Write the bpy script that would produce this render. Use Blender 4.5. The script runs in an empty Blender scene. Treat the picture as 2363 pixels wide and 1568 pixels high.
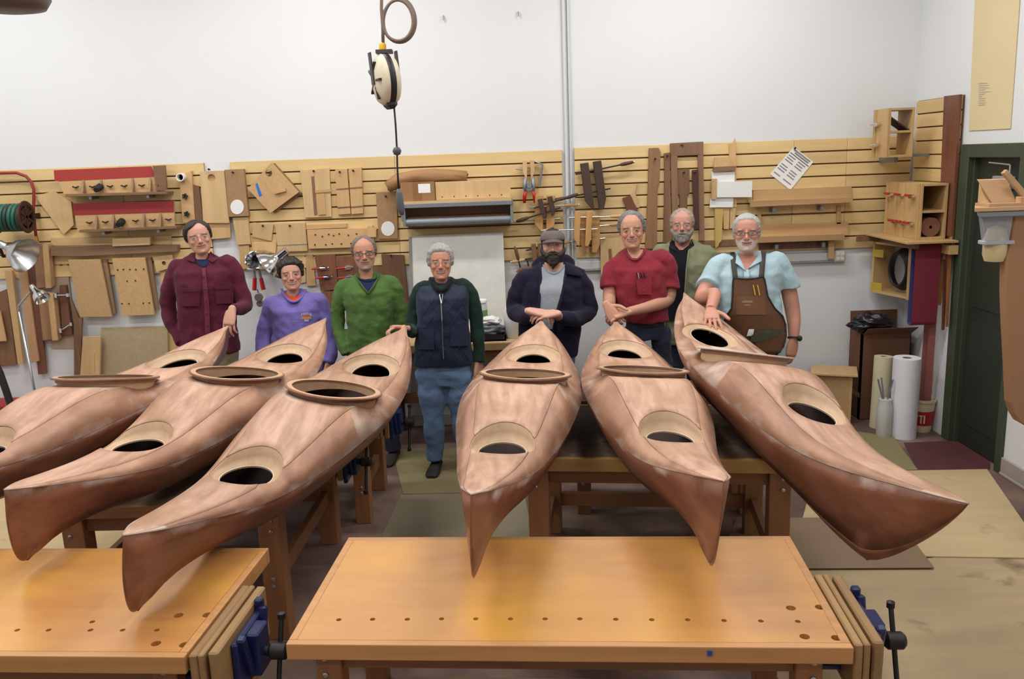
import bpy, bmesh, math, random
import numpy as np
from mathutils import Vector, Matrix, noise as mnoise
from mathutils.geometry import delaunay_2d_cdt
random.seed(7); rng = np.random.default_rng(7)
sc = bpy.context.scene
COL = sc.collection

# ---------------------------------------------------------------- camera
FPX, PITCH, ROLL, HC = 1969.0, math.radians(12.0), 0.0365, 2.37
_f = np.array([0, math.cos(PITCH), -math.sin(PITCH)])
_r0 = np.array([1.0, 0, 0]); _u0 = np.cross(_r0, _f)
_r = _r0*math.cos(ROLL) - _u0*math.sin(ROLL)
_u = _u0*math.cos(ROLL) + _r0*math.sin(ROLL)
CAM = np.array([0, 0, HC])
cam_d = bpy.data.cameras.new('camera'); cam = bpy.data.objects.new('camera', cam_d); COL.objects.link(cam)
cam_d.sensor_width = 36.0; cam_d.lens = 36.0*FPX/2363.0; cam_d.clip_start = .05
cam.matrix_world = Matrix(((_r[0], _u[0], -_f[0], 0), (_r[1], _u[1], -_f[1], 0), (_r[2], _u[2], -_f[2], HC), (0, 0, 0, 1)))
sc.camera = cam
# ---------------------------------------------------------------- world, exposure
w = bpy.data.worlds.new('world'); sc.world = w; w.use_nodes = True
w.node_tree.nodes['Background'].inputs[0].default_value = (1, .97, .93, 1)
w.node_tree.nodes['Background'].inputs[1].default_value = .25
vs = sc.view_settings
vs.view_transform = 'Standard'; vs.look = 'None'; vs.gamma = 1.0; vs.use_curve_mapping = False
vs.exposure = 0.0
LAMP_W = 38.0     # watts of each ceiling fixture
LAMP_C = (1.0, .99, .97)

# measured picture positions turned into places: on a plane Y = const, Z = const or X = const
def _ray(x, y): return _f + _r*((x-1181.5)/FPX) - _u*((y-784)/FPX)
def aY(x, y, Y): d = _ray(x, y); return CAM + d*(Y/d[1])
def aZ(x, y, Z): d = _ray(x, y); return CAM + d*((Z-HC)/d[2])
def aX(x, y, X): d = _ray(x, y); return CAM + d*(X/d[0])

# ---------------------------------------------------------------- object helpers
def wloc(o):
    v = np.zeros(3)
    while o is not None: v = v + np.array(o.location); o = o.parent
    return v
def tag(o, label=None, cat=None, group=None, kind=None):
    if label: o['label'] = label
    if cat: o['category'] = cat
    if group: o['group'] = group
    if kind: o['kind'] = kind
    return o
def thing(name, label, cat, loc=(0, 0, 0), group=None, rz=0):
    o = bpy.data.objects.new(name, None); COL.objects.link(o); o.empty_display_size = .1
    o.location = Vector([float(v) for v in loc]); o.rotation_euler.z = rz
    return tag(o, label, cat, group)
def mesh_of(name, V, F, mat=None, smooth=False):
    me = bpy.data.meshes.new(name)
    me.from_pydata([tuple(float(c) for c in v) for v in V], [], [tuple(int(i) for i in f) for f in F])
    if mat is not None:
        for m in (mat if isinstance(mat, (list, tuple)) else [mat]): me.materials.append(m)
    if smooth: me.shade_smooth()
    return me
def mk(name, vf, mat, parent=None, smooth=False, bevel=0, local=False, seg=1, auto=None):
    """one mesh object; coordinates are world ones unless local"""
    V, F = vf
    V = np.asarray(V, float)
    loc = np.zeros(3)
    if parent is None:
        if not local:
            loc = np.array([(V[:, 0].min()+V[:, 0].max())/2, (V[:, 1].min()+V[:, 1].max())/2, V[:, 2].min()]); V = V - loc
    elif not local: V = V - wloc(parent)
    me = mesh_of(name, V, F, mat, smooth)
    o = bpy.data.objects.new(name, me); COL.objects.link(o)
    o.location = Vector(loc.tolist())
    if parent is not None: o.parent = parent
    if bevel:
        b = o.modifiers.new('bevel', 'BEVEL'); b.width = bevel; b.segments = seg; b.limit_method = 'ANGLE'
    if auto is not None: me.set_sharp_from_angle(angle=math.radians(auto))
    return o
def dup(o, parent=None):
    c = o.copy(); COL.objects.link(c); c.parent = parent
    for ch in [x for x in bpy.data.objects if x.parent == o]: dup(ch, c)
    return c
def struct(o): o['kind'] = 'structure'; return o
# ---------------------------------------------------------------- shapes: each returns (verts, faces)
def J(*parts):
    V, F, n = [], [], 0
    for v, f in parts:
        V.append(np.asarray(v, float)); F += [tuple(i+n for i in q) for q in f]; n += len(v)
    return np.concatenate(V), F
def box(x0, x1, y0, y1, z0, z1):
    V = [(x, y, z) for z in (z0, z1) for y in (y0, y1) for x in (x0, x1)]
    return V, [(0, 2, 3, 1), (4, 5, 7, 6), (0, 1, 5, 4), (2, 6, 7, 3), (0, 4, 6, 2), (1, 3, 7, 5)]
def xf(vf, M):
    V = np.asarray(vf[0], float); M = np.array(M)
    return V @ M[:3, :3].T + M[:3, 3], vf[1]
def rotm(axis, a): return np.array(Matrix.Rotation(a, 4, axis))
def trm(x, y, z): return np.array(Matrix.Translation((x, y, z)))
def obox(c, size, rx=0, ry=0, rz=0):
    sx, sy, sz = [v/2 for v in size]
    return xf(box(-sx, sx, -sy, sy, -sz, sz), trm(*c) @ rotm('Z', rz) @ rotm('Y', ry) @ rotm('X', rx))
def prism(poly, vec):
    P = np.asarray(poly, float); n = len(P); v = np.asarray(vec, float)
    nrm = np.zeros(3)
    for i in range(n): nrm += np.cross(P[i], P[(i+1) % n])
    F = [tuple(range(n)), tuple(range(2*n-1, n-1, -1))]
    F += [(i, n+i, n+(i+1) % n, (i+1) % n) for i in range(n)]
    if nrm @ v > 0: F = [f[::-1] for f in F]
    return np.concatenate([P, P+v]), F
def ring_path(pts, closed=False):
    P = np.asarray(pts, float); n = len(P)
    if closed: T = np.roll(P, -1, 0) - np.roll(P, 1, 0)
    else: T = np.gradient(P, axis=0) if n > 2 else np.repeat((P[1]-P[0])[None], n, 0)
    T = T/np.maximum(np.linalg.norm(T, axis=1, keepdims=True), 1e-9)
    a = np.array([0, 0, 1.0]) if abs(T[0][2]) < .9 else np.array([1.0, 0, 0])
    N = []
    u = np.cross(T[0], a); u /= np.linalg.norm(u)
    for i in range(n):
        u = u - T[i]*(u @ T[i]); u = u/max(np.linalg.norm(u), 1e-9); N.append(u)
    N = np.array(N); return P, T, N, np.cross(T, N)
def tube(pts, r, n=8, closed=False, cap=True, sq=None):
    """round tube along pts; r a number or one per point; sq = (a, b) factors for an oval section"""
    P, T, N, B = ring_path(pts, closed); m = len(P)
    r = np.full(m, r, float) if np.isscalar(r) else np.asarray(r, float)
    a, b = sq or (1, 1)
    th = np.arange(n)*2*math.pi/n
    V = (P[:, None] + r[:, None, None]*(a*np.cos(th)[None, :, None]*N[:, None] + b*np.sin(th)[None, :, None]*B[:, None])).reshape(-1, 3)
    F = []
    for i in range(m if closed else m-1):
        j = (i+1) % m
        for k in range(n):
            l = (k+1) % n; F.append((i*n+k, i*n+l, j*n+l, j*n+k))
    if cap and not closed: F += [tuple(range(n-1, -1, -1)), tuple((m-1)*n+k for k in range(n))]
    return V, F
def lathe(prof, c=(0, 0, 0), axis='z', n=20, M=None):
    """(radius, height) profile turned about an axis through c"""
    V, F = [], []
    m = len(prof)
    for (r, h) in prof:
        for k in range(n):
            t = 2*math.pi*k/n; V.append((r*math.cos(t), r*math.sin(t), h))
    for i in range(m-1):
        for k in range(n):
            l = (k+1) % n; F.append((i*n+k, i*n+l, (i+1)*n+l, (i+1)*n+k))
    if prof[0][0] > 1e-6: F.append(tuple(range(n-1, -1, -1)))
    if prof[-1][0] > 1e-6: F.append(tuple((m-1)*n+k for k in range(n)))
    V = np.array(V)
    if axis == 'x': V = V[:, [2, 0, 1]]
    if axis == 'y': V = V[:, [1, 2, 0]]
    if M is not None: V = V @ np.array(M)[:3, :3].T
    return V + np.asarray(c, float), F
def cyl_between(p, q, r, n=10): return tube([p, q], r, n)
def quadstrip(A, B, closed=False):
    n = len(A); V = np.concatenate([np.asarray(A, float), np.asarray(B, float)])
    return V, [(i, (i+1) % n, n+(i+1) % n, n+i) for i in range(n if closed else n-1)]
def grid(P, closed=False):
    """P: rows x cols x 3"""
    P = np.asarray(P, float); m, n = P.shape[:2]
    F = [(i*n+j, i*n+(j+1) % n, (i+1)*n+(j+1) % n, (i+1)*n+j) for i in range(m-1) for j in range(n if closed else n-1)]
    return P.reshape(-1, 3), F
def pchip(xk, yk, x):
    xk = np.asarray(xk, float); yk = np.asarray(yk, float); x = np.atleast_1d(np.asarray(x, float))
    h = np.diff(xk); d = np.diff(yk)/h; m = np.zeros(len(xk))
    m[1:-1] = (d[:-1]*h[1:]+d[1:]*h[:-1])/(h[:-1]+h[1:]); m[0] = d[0]; m[-1] = d[-1]
    i = np.clip(np.searchsorted(xk, x)-1, 0, len(xk)-2); s = (x-xk[i])/h[i]
    return (2*s**3-3*s**2+1)*yk[i]+(s**3-2*s**2+s)*h[i]*m[i]+(-2*s**3+3*s**2)*yk[i+1]+(s**3-s**2)*h[i]*m[i+1]
def smooth01(a, b, x): t = np.clip((np.asarray(x, float)-a)/(b-a), 0, 1); return t*t*(3-2*t)

# ---------------------------------------------------------------- materials
def lin(h):
    v = [int(h[i:i+2], 16)/255 for i in (0, 2, 4)]
    return tuple(c/12.92 if c <= .04045 else ((c+.055)/1.055)**2.4 for c in v) + (1.0,)
_mats = {}
def newmat(name):
    m = bpy.data.materials.new(name); m.use_nodes = True
    return m, m.node_tree.nodes, m.node_tree.links, m.node_tree.nodes['Principled BSDF']
def plain(name, c, rough=.6, metal=0, var=.0, scale=6, bump=0, spec=.5, sheen=0, bscale=None):
    if name in _mats: return _mats[name]
    m, N, L, b = newmat(name); _mats[name] = m
    b.inputs['Roughness'].default_value = rough; b.inputs['Metallic'].default_value = metal
    b.inputs['Specular IOR Level'].default_value = spec
    if sheen: b.inputs['Sheen Weight'].default_value = sheen
    col = lin(c)
    if var or bump:
        tc = N.new('ShaderNodeTexCoord'); nz = N.new('ShaderNodeTexNoise'); nz.inputs['Scale'].default_value = scale; nz.inputs['Detail'].default_value = 5
        L.new(tc.outputs['Object'], nz.inputs['Vector'])
        mx = N.new('ShaderNodeMix'); mx.data_type = 'RGBA'
        mx.inputs[6].default_value = tuple(max(0, x*(1-var)) for x in col[:3])+(1,); mx.inputs[7].default_value = tuple(min(1, x*(1+var)) for x in col[:3])+(1,)
        L.new(nz.outputs['Fac'], mx.inputs[0]); L.new(mx.outputs[2], b.inputs['Base Color'])
        if bump:
            n2 = nz
            if bscale:
                n2 = N.new('ShaderNodeTexNoise'); n2.inputs['Scale'].default_value = bscale; n2.inputs['Detail'].default_value = 3; L.new(tc.outputs['Object'], n2.inputs['Vector'])
            bp = N.new('ShaderNodeBump'); bp.inputs['Strength'].default_value = bump; bp.inputs['Distance'].default_value = .01
            L.new(n2.outputs['Fac'], bp.inputs['Height']); L.new(bp.outputs[0], b.inputs['Normal'])
    else: b.inputs['Base Color'].default_value = col
    return m
def wood(name, c1, c2, axis='z', fine=40, rough=.55, stretch=9, figure=.5, coat=0, knots=False, bump=.08, edge=False, blot=None, pos=(.32, .68), warp=1.4):
    """grain runs along axis; each object gets its own offset and tone"""
    if name in _mats: return _mats[name]
    m, N, L, b = newmat(name); _mats[name] = m
    b.inputs['Roughness'].default_value = rough; b.inputs['Coat Weight'].default_value = coat; b.inputs['Coat Roughness'].default_value = .18
    tc = N.new('ShaderNodeTexCoord'); oi = N.new('ShaderNodeObjectInfo')
    off = N.new('ShaderNodeVectorMath'); off.operation = 'MULTIPLY_ADD'
    L.new(oi.outputs['Random'], off.inputs[0]); off.inputs[1].default_value = (13, 7, 5); L.new(tc.outputs['Object'], off.inputs[2])
    mp = N.new('ShaderNodeMapping'); s = [1.0, 1.0, 1.0]; s['xyz'.index(axis)] = 1.0/stretch
    mp.inputs['Scale'].default_value = s; L.new(off.outputs[0], mp.inputs['Vector'])
    n1 = N.new('ShaderNodeTexNoise'); n1.inputs['Scale'].default_value = fine; n1.inputs['Detail'].default_value = 6; n1.inputs['Distortion'].default_value = .6
    n2 = N.new('ShaderNodeTexNoise'); n2.inputs['Scale'].default_value = fine*.13; n2.inputs['Detail'].default_value = 3; n2.inputs['Distortion'].default_value = warp
    L.new(mp.outputs[0], n1.inputs['Vector']); L.new(mp.outputs[0], n2.inputs['Vector'])
    mm = N.new('ShaderNodeMix'); mm.data_type = 'FLOAT'; mm.inputs[0].default_value = figure
    L.new(n1.outputs['Fac'], mm.inputs[2]); L.new(n2.outputs['Fac'], mm.inputs[3])
    rp = N.new('ShaderNodeValToRGB'); rp.color_ramp.elements[0].position = pos[0]; rp.color_ramp.elements[1].position = pos[1]
    rp.color_ramp.elements[0].color = lin(c1); rp.color_ramp.elements[1].color = lin(c2)
    L.new(mm.outputs[0], rp.inputs[0])
    hs = N.new('ShaderNodeHueSaturation'); L.new(rp.outputs[0], hs.inputs['Color'])
    mr = N.new('ShaderNodeMapRange'); mr.inputs[3].default_value = .9; mr.inputs[4].default_value = 1.1
    L.new(oi.outputs['Random'], mr.inputs[0]); L.new(mr.outputs[0], hs.inputs['Value']); hs.inputs['Saturation'].default_value = .88
    out = hs.outputs[0]
    if blot:      # worn or dusty patches with a shape of their own: (colour, scale, low, high)
        nb = N.new('ShaderNodeTexNoise'); nb.inputs['Scale'].default_value = blot[1]; nb.inputs['Detail'].default_value = 6; nb.inputs['Distortion'].default_value = .4; L.new(off.outputs[0], nb.inputs['Vector'])
        rb = N.new('ShaderNodeMapRange'); rb.inputs[1].default_value = blot[2]; rb.inputs[2].default_value = blot[3]; L.new(nb.outputs['Fac'], rb.inputs[0])
        mb = N.new('ShaderNodeMix'); mb.data_type = 'RGBA'; mb.inputs[7].default_value = lin(blot[0]); L.new(rb.outputs[0], mb.inputs[0]); L.new(out, mb.inputs[6]); out = mb.outputs[2]
    if edge:      # pale sanding dust and glue along the seams: mesh attribute "edge"
        at = N.new('ShaderNodeAttribute'); at.attribute_name = 'edge'
        nb = N.new('ShaderNodeTexNoise'); nb.inputs['Scale'].default_value = 5; nb.inputs['Detail'].default_value = 7; L.new(off.outputs[0], nb.inputs['Vector'])
        ml = N.new('ShaderNodeMath'); ml.operation = 'MULTIPLY'; L.new(at.outputs['Fac'], ml.inputs[0]); L.new(nb.outputs['Fac'], ml.inputs[1])
        rb = N.new('ShaderNodeMapRange'); rb.inputs[1].default_value = .42; rb.inputs[2].default_value = .72; rb.inputs[4].default_value = .7; L.new(ml.outputs[0], rb.inputs[0])
        mb = N.new('ShaderNodeMix'); mb.data_type = 'RGBA'; mb.inputs[7].default_value = lin('e3d6cc'); L.new(rb.outputs[0], mb.inputs[0]); L.new(out, mb.inputs[6]); out = mb.outputs[2]
    L.new(out, b.inputs['Base Color'])
    if bump:
        bp = N.new('ShaderNodeBump'); bp.inputs['Strength'].default_value = bump; bp.inputs['Distance'].default_value = .004
        L.new(n1.outputs['Fac'], bp.inputs['Height']); L.new(bp.outputs[0], b.inputs['Normal'])
    return m
def glass(name, tint='ffffff', rough=.05, alpha=.25):
    if name in _mats: return _mats[name]
    m, N, L, b = newmat(name); _mats[name] = m
    b.inputs['Base Color'].default_value = lin(tint); b.inputs['Roughness'].default_value = rough
    b.inputs['Alpha'].default_value = alpha; b.inputs['IOR'].default_value = 1.2
    return m
M_wall = plain('white_wall', 'dcdee0', .85, var=.03, scale=1.2, bump=.05, bscale=60)
M_metal = plain('bright_steel', 'b9bcc0', .3, 1)
M_chrome = plain('chrome', 'dcdcdc', .12, 1)
M_alu = plain('spun_aluminium', 'd2d3d4', .28, 1)
M_iron = plain('dark_iron', '3b3838', .5, .8)
M_black = plain('black_plastic', '1b1b1d', .5)
M_blue = plain('blue_enamel', '18214f', .35)
M_red = plain('red_handle', 'b3201c', .4)
M_white = plain('white_paint', 'e8e8e6', .6)
M_paper = plain('white_paper', 'ecebea', .7)
M_greymetal = plain('grey_metal', '8b9096', .45, .6)
M_mdf = wood('mdf_board', 'b48a4e', 'c29a60', 'z', 60, .7, 1.3, .3)
M_ply = wood('birch_ply', 'c09a5e', 'd2ad72', 'z', 30, .6, 10, .45)
M_plyx = wood('birch_ply_across', 'bd975c', 'cfaa70', 'x', 30, .6, 10, .45)
M_pine = wood('pine_board', 'bb8f52', 'd3a866', 'z', 22, .55, 12, .5)
M_pinex = wood('pine_board_across', 'b98d52', 'cda364', 'x', 22, .55, 12, .5)
M_maho = wood('mahogany_board', '5a2d18', '7d4526', 'z', 30, .4, 12, .5)
M_walnut = wood('brown_board', '6e4a2c', '8a6038', 'z', 30, .5, 12, .5)
M_brownx = wood('brown_board_across', '73502f', '8d6740', 'x', 30, .5, 12, .5)
M_oldwood = wood('old_dark_wood', '35251d', '503528', 'z', 30, .6, 12, .5)
M_hard = wood('hardboard', '84633f', '95734c', 'z', 70, .7, 1.2, .3)
M_slat = wood('slatwall_board', 'd0ac66', 'e0bf7c', 'x', 26, .6, 10, .5)
M_bench = wood('varnished_bench_top', 'b67215', 'cd8b28', 'x', 14, .33, 5, .65, coat=.35, bump=.03, blot=('d9a044', 1.6, .45, .72))
M_benchedge = wood('varnished_bench_edge', 'b27427', 'cb8d3a', 'x', 26, .42, 12, .5, coat=.15)
M_leg = wood('bench_leg', '8a5420', 'a2682c', 'z', 26, .5, 12, .5)
M_legx = wood('bench_rail', '835020', '9b632b', 'x', 26, .5, 12, .5)
M_worntop = wood('worn_bench_top', '5b4736', '7e6650', 'x', 20, .6, 9, .5, blot=('9f8d78', 7, .5, .75))
M_kraft = plain('kraft_paper', 'a07850', .8, var=.12, scale=9, bump=.2)
M_card = plain('cardboard', '96704a', .8, var=.06, scale=8)

# ---------------------------------------------------------------- the room
YW, XR, XL, YF, ZC = 7.5, 3.52, -6.2, -4.5, 4.7
m_floor = wood('red_concrete_floor', '553a33', '755a50', 'x', 5, .6, 1.2, .5, blot=('9a8470', 1.3, .46, .68), bump=.1)
struct(mk('floor', box(XL-.2, XR+1.1, YF-.2, YW+.2, -.1, 0), m_floor))
struct(mk('wall_back', box(XL-.2, XR+.12, YW, YW+.2, 0, ZC), M_wall))
# right wall with the door opening cut out of it
DY0, DY1, DZ = 5.90, 6.58, 2.26
struct(mk('wall_right', J(box(XR, XR+.12, DY1, YW, 0, ZC), box(XR, XR+.12, YF, DY0, 0, ZC), box(XR, XR+.12, DY0, DY1, DZ, ZC)), M_wall))
struct(mk('wall_left', box(XL-.2, XL, YF, YW, 0, ZC), M_wall))
struct(mk('wall_front', box(XL, XR, YF-.2, YF, 0, ZC), M_wall))
struct(mk('ceiling', box(XL-.2, XR+.12, YF-.2, YW+.2, ZC, ZC+.15), plain('ceiling_paint', 'd9d8d4', .9)))
struct(mk('baseboard_right', J(box(XR-.018, XR, YF, DY0-.07, 0, .13), box(XR-.026, XR, YF, DY0-.07, 0, .02)), plain('grey_baseboard', 'a79c92', .6), bevel=.004))
struct(mk('baseboard_back', box(XL, XR, YW-.014, YW, 0, .1), plain('white_baseboard', 'b9b5b0', .6), bevel=.003))

# ceiling strip lights: the room's lamps
m_tube = newmat('lit_tube'); _tb = m_tube[3]; _tb.inputs['Emission Color'].default_value = LAMP_C+(1,); _tb.inputs['Emission Strength'].default_value = 6
_pl = [(x, y) for y in (-1.6, 1.3, 3.9, 6.0) for x in (-4.3, -1.4, 1.6)]
for i, (x, y) in enumerate(_pl):
    t = thing('ceiling_light', 'white strip light fixed high under the ceiling above the workshop', 'light', (x, y, ZC-.12), 'ceiling strip lights')
    mk('housing', box(x-.75, x+.75, y-.11, y+.11, ZC-.06, ZC), M_white, t)
    for s in (-.06, .06): mk('tube', tube([(x-.72, y+s, ZC-.1), (x+.72, y+s, ZC-.1)], .019, 8), m_tube[0], t)
    ld = bpy.data.lights.new('ceiling_light_lamp', 'AREA'); ld.shape = 'RECTANGLE'; ld.size = 1.45; ld.size_y = .2; ld.energy = LAMP_W*{-1.6: .4, 1.3: .85, 3.9: 1.05, 6.0: 1.2}[y]; ld.color = LAMP_C
    lo = bpy.data.objects.new('lamp_light', ld); COL.objects.link(lo); lo.parent = t; lo.location = (0, 0, -.015)

# slat walls: every slat its own board
YS = YW - .026
def slatwall(name, label, x0, x1, z0, z1, n=8, seams=()):
    t = thing(name, label, 'slat wall', ((x0+x1)/2, YW-.013, z0), 'slat wall panels')
    mk('backing', box(x0+.002, x1-.002, YW-.012, YW-.001, z0, z1), plain('slat_groove', '6b4d2c', .8), t)
    h = (z1-z0)/n; cuts = [x0]+list(seams)+[x1]
    for k in range(n):
        for a, b in zip(cuts[:-1], cuts[1:]):
            mk('slat', box(a+.001, b-.001, YS, YW-.012, z0+k*h+(.006 if k else 0), z0+(k+1)*h-.006*(k < n-1)), M_slat, t, bevel=.003)
    return t
def X_(px, py): return aY(px, py, YS)[0]
ZT, ZB = 2.425, 1.49
slatwall('slat_wall', 'yellow slat wall panel behind the hose reel and red-backed racks', -4.9, X_(470, 385), ZB, ZT, 9, (-3.3,))
slatwall('slat_wall', 'yellow slat wall panel above the whiteboard with the rolling shelf', X_(530, 375), X_(1297, 350), ZB, ZT, 9, (-.95,))
slatwall('slat_wall', 'yellow slat wall panel with the tilted notice and long rails', X_(1325, 347), XR-.03, ZB, ZT+.012, 9, (X_(1833, 330), X_(1956, 330)))
# side panel on the right wall
_y0, _y1 = 6.72, YS-.03
_t = thing('slat_wall', 'tall slat wall panel on the right wall beside the green door', 'slat wall', (XR-.02, (_y0+_y1)/2, 1.5), 'slat wall panels')
_z1 = 2.72
mk('backing', box(XR-.014, XR-.001, _y0, _y1, 1.5, _z1), plain('slat_groove', '6b4d2c', .8), _t)
for k in range(11):
    h = (_z1-1.5)/11
    mk('slat', box(XR-.03, XR-.014, _y0, _y1, 1.5+k*h+.005, 1.5+(k+1)*h-.005), wood('slatwall_side', 'd0ac66', 'e0bf7c', 'y', 26, .6, 10, .5), _t, bevel=.003)
# vertical cable pipe between the panels, and the low socket channel
_x = aY(1311, 300, YW)[0]
tag(mk('cable_pipe', J(tube([(_x-.02, YW-.02, 0.12), (_x-.02, YW-.02, ZC)], .014, 10), tube([(_x+.017, YW-.012, 1.2), (_x+.017, YW-.012, ZC)], .009, 8)), plain('painted_pipe', 'cfd4d6', .5), smooth=True, auto=40),
    'white painted cable pipe running up the wall between slat wall panels', 'pipe')
def Zw(px, py, Y=YW): return aY(px, py, Y)[2]
_t = thing('cable_channel', 'white metal cable channel with a square socket box under the right slat wall', 'cable channel', (2.6, YW-.02, 1.4))
_a, _b = aY(1335, 615, YW-.03), aY(1940, 578, YW-.03)
_zc = 1.425
mk('channel', box(_a[0], _b[0], YW-.04, YW, _zc-.035, _zc+.035), plain('channel_paint', 'c9cbcb', .5), _t, bevel=.004)
mk('channel_lip', box(_a[0], _b[0], YW-.045, YW, _zc-.045, _zc-.036), plain('channel_lip', '9fa2a3', .5), _t)
_c = aY(1939, 587, YW-.05)
_sb = mk('socket_box', box(_c[0]-.05, _c[0]+.05, YW-.055, YW, _zc-.052, _zc+.052), plain('socket_cream', 'd8d2c4', .5), _t, bevel=.02, seg=3)
for dx in (-.021, .021):
    for dz in (-.021, .021): mk('socket_face', lathe([(.016, 0), (.016, .004), (.010, .005)], (_c[0]+dx, YW-.055, _zc+dz), 'y', 12, rotm('Z', math.pi)), M_white, _sb)

# ---------------------------------------------------------------- door with its green frame
m_green = plain('dark_green_paint', '3d4735', .5, var=.12, scale=3)
m_greend = plain('door_green_paint', '272d24', .5, var=.15, scale=2)
_d = mk('door_1', J(box(XR+.05, XR+.09, DY0+.005, DY1-.005, .01, DZ-.01)), m_greend); struct(_d)
for (a, b) in ((.18, 1.0), (1.12, 2.1)): mk('door_panel', box(XR+.042, XR+.051, DY0+.1, DY1-.1, a, b), m_greend, _d, bevel=.006)
mk('door_frame', J(box(XR-.022, XR+.1, DY1-.01, DY1+.10, 0, DZ+.09), box(XR-.022, XR+.1, DY0-.07, DY0+.01, 0, DZ+.09), box(XR-.022, XR+.1, DY0+.011, DY1-.011, DZ-.01, DZ+.09)), m_green, _d, bevel=.005)
mk('door_stop', J(box(XR+.02, XR+.05, DY1-.035, DY1-.011, 0, DZ), box(XR+.02, XR+.05, DY0+.011, DY0+.03, 0, DZ)), m_green, _d)
_c = mk('door_closer', box(XR-.0, XR+.05, 6.05, 6.27, 2.03, 2.12), plain('closer_grey', '9c9aa0', .5, .3), _d, bevel=.006)
mk('closer_arm', J(cyl_between((XR+.02, 6.08, 2.2), (XR-.01, 6.3, 2.215), .008), cyl_between((XR+.02, 6.08, 2.12), (XR+.02, 6.08, 2.2), .01)), M_metal, _c)

# ---------------------------------------------------------------- sheets lying on the floor
m_psheet = wood('plywood_floor_sheet', 'a18a62', 'b89f74', 'x', 9, .7, 4, .6, blot=('6e5a40', 3.2, .60, .74))
m_psheet2 = wood('clean_plywood_floor_sheet', 'b59b69', 'c7ad7c', 'x', 9, .7, 4, .6, blot=('8a7350', 5, .64, .8))
m_hmat = plain('hardboard_floor_sheet', '877059', .75, var=.08, scale=5)
m_omat = plain('olive_floor_sheet', '8a7f5a', .75, var=.1, scale=4)
def sheet(name, label, pts, z, t, mat):
    P = [aZ(x, y, z+t) if len(q) == 2 else np.array(q) for q in pts for x, y in [q[:2]]]
    P = [np.array((p[0], p[1], z+t)) for p in P]
    return tag(mk(name, prism(P, (0, 0, -t)), mat, bevel=.0015), label, 'floor sheet', 'floor sheets')
sheet('plywood_sheet', 'large stained plywood sheet filling the floor right of the front bench', [(1700, 1330), (2200, 1283), (2362, 1288), (3.35, 3.2, 0), (3.35, 1.2, 0), (1.15, 1.2, 0), (1.15, 3.4, 0)], 0, .006, m_psheet)
sheet('plywood_sheet', 'clean pale plywood sheet on the floor in front of the door', [(1880, 1090), (2278, 1083), (2420, 1288), (1830, 1279)], .0062, .009, m_psheet2)
sheet('hardboard_sheet', 'brown hardboard sheet on the floor under the raked kayak bow', [(1700, 1195), (2068, 1195), (2156, 1310), (1650, 1313)], .0154, .006, m_hmat)
sheet('hardboard_sheet', 'olive hardboard sheet on the floor beside the white paper roll', [(1900, 985), (2062, 1008), (2118, 1084), (1905, 1092)], .0154, .004, m_omat)
sheet('hardboard_sheet', 'olive hardboard sheet on the floor under the man in the blue quilted vest', [(905, 1036), (1190, 1032), (1190, 1135), (930, 1140)], 0, .004, m_omat)
sheet('hardboard_sheet', 'grey hardboard sheet on the floor behind the front bench', [(925, 1143), (1210, 1138), (1240, 1290), (850, 1300)], 0, .005, plain('grey_floor_sheet', '8d836c', .75, var=.1, scale=4))
sheet('plywood_sheet', 'pale plywood sheet on the floor under the two left kayaks', [(-260, 1120), (420, 1140), (290, 1300), (-300, 1310)], 0, .008, m_psheet2)
sheet('painted_floor_patch', 'dark red painted patch of floor before the green door', [(2085, 1022), (2235, 1016), (2285, 1062), (2285, 1084), (2116, 1084)], 0, .003, plain('maroon_floor_paint', '5a3033', .7, var=.25, scale=5))  # thin sheet added to stand in for maroon paint on the concrete
# ---------------------------------------------------------------- benches
def frame2(o, rz):      # local -> world for things standing at o, turned by rz
    return trm(*o) @ rotm('Z', rz)
def slab_holes(x0, x1, y0, y1, z0, z1, holes, nseg=12):
    """slab with real round holes (x, y, r) through its top, .03 deep"""
    pts = [(x0, y0), (x1, y0), (x1, y1), (x0, y1)]; edges = [(0, 1), (1, 2), (2, 3), (3, 0)]
    for (hx, hy, hr) in holes:
        n = len(pts)
        pts += [(hx+hr*math.cos(2*math.pi*k/nseg), hy+hr*math.sin(2*math.pi*k/nseg)) for k in range(nseg)]
        edges += [(n+k, n+(k+1) % nseg) for k in range(nseg)]
    v2, _, f2 = delaunay_2d_cdt([Vector(p) for p in pts], edges, [], 1, 1e-6)[:3]
    V = [(p[0], p[1], z1) for p in v2]; F = []
    for f in f2:
        c = np.mean([v2[i] for i in f], axis=0)
        if any((c[0]-hx)**2+(c[1]-hy)**2 < (hr*.97)**2 for hx, hy, hr in holes): continue
        F.append(tuple(f))
    parts = [(V, F)]
    b = box(x0, x1, y0, y1, z0, z1); parts.append((b[0], [q for q in b[1] if set(q) != {4, 5, 7, 6}]))
    for hx, hy, hr in holes:
        A = [(hx+hr*math.cos(2*math.pi*k/nseg), hy+hr*math.sin(2*math.pi*k/nseg), z1) for k in range(nseg)]
        B = [(p[0], p[1], z1-.03) for p in A]
        q = quadstrip(B, A, True); parts.append((q[0], q[1]+[tuple(range(nseg))]))
    return J(*parts)
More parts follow.
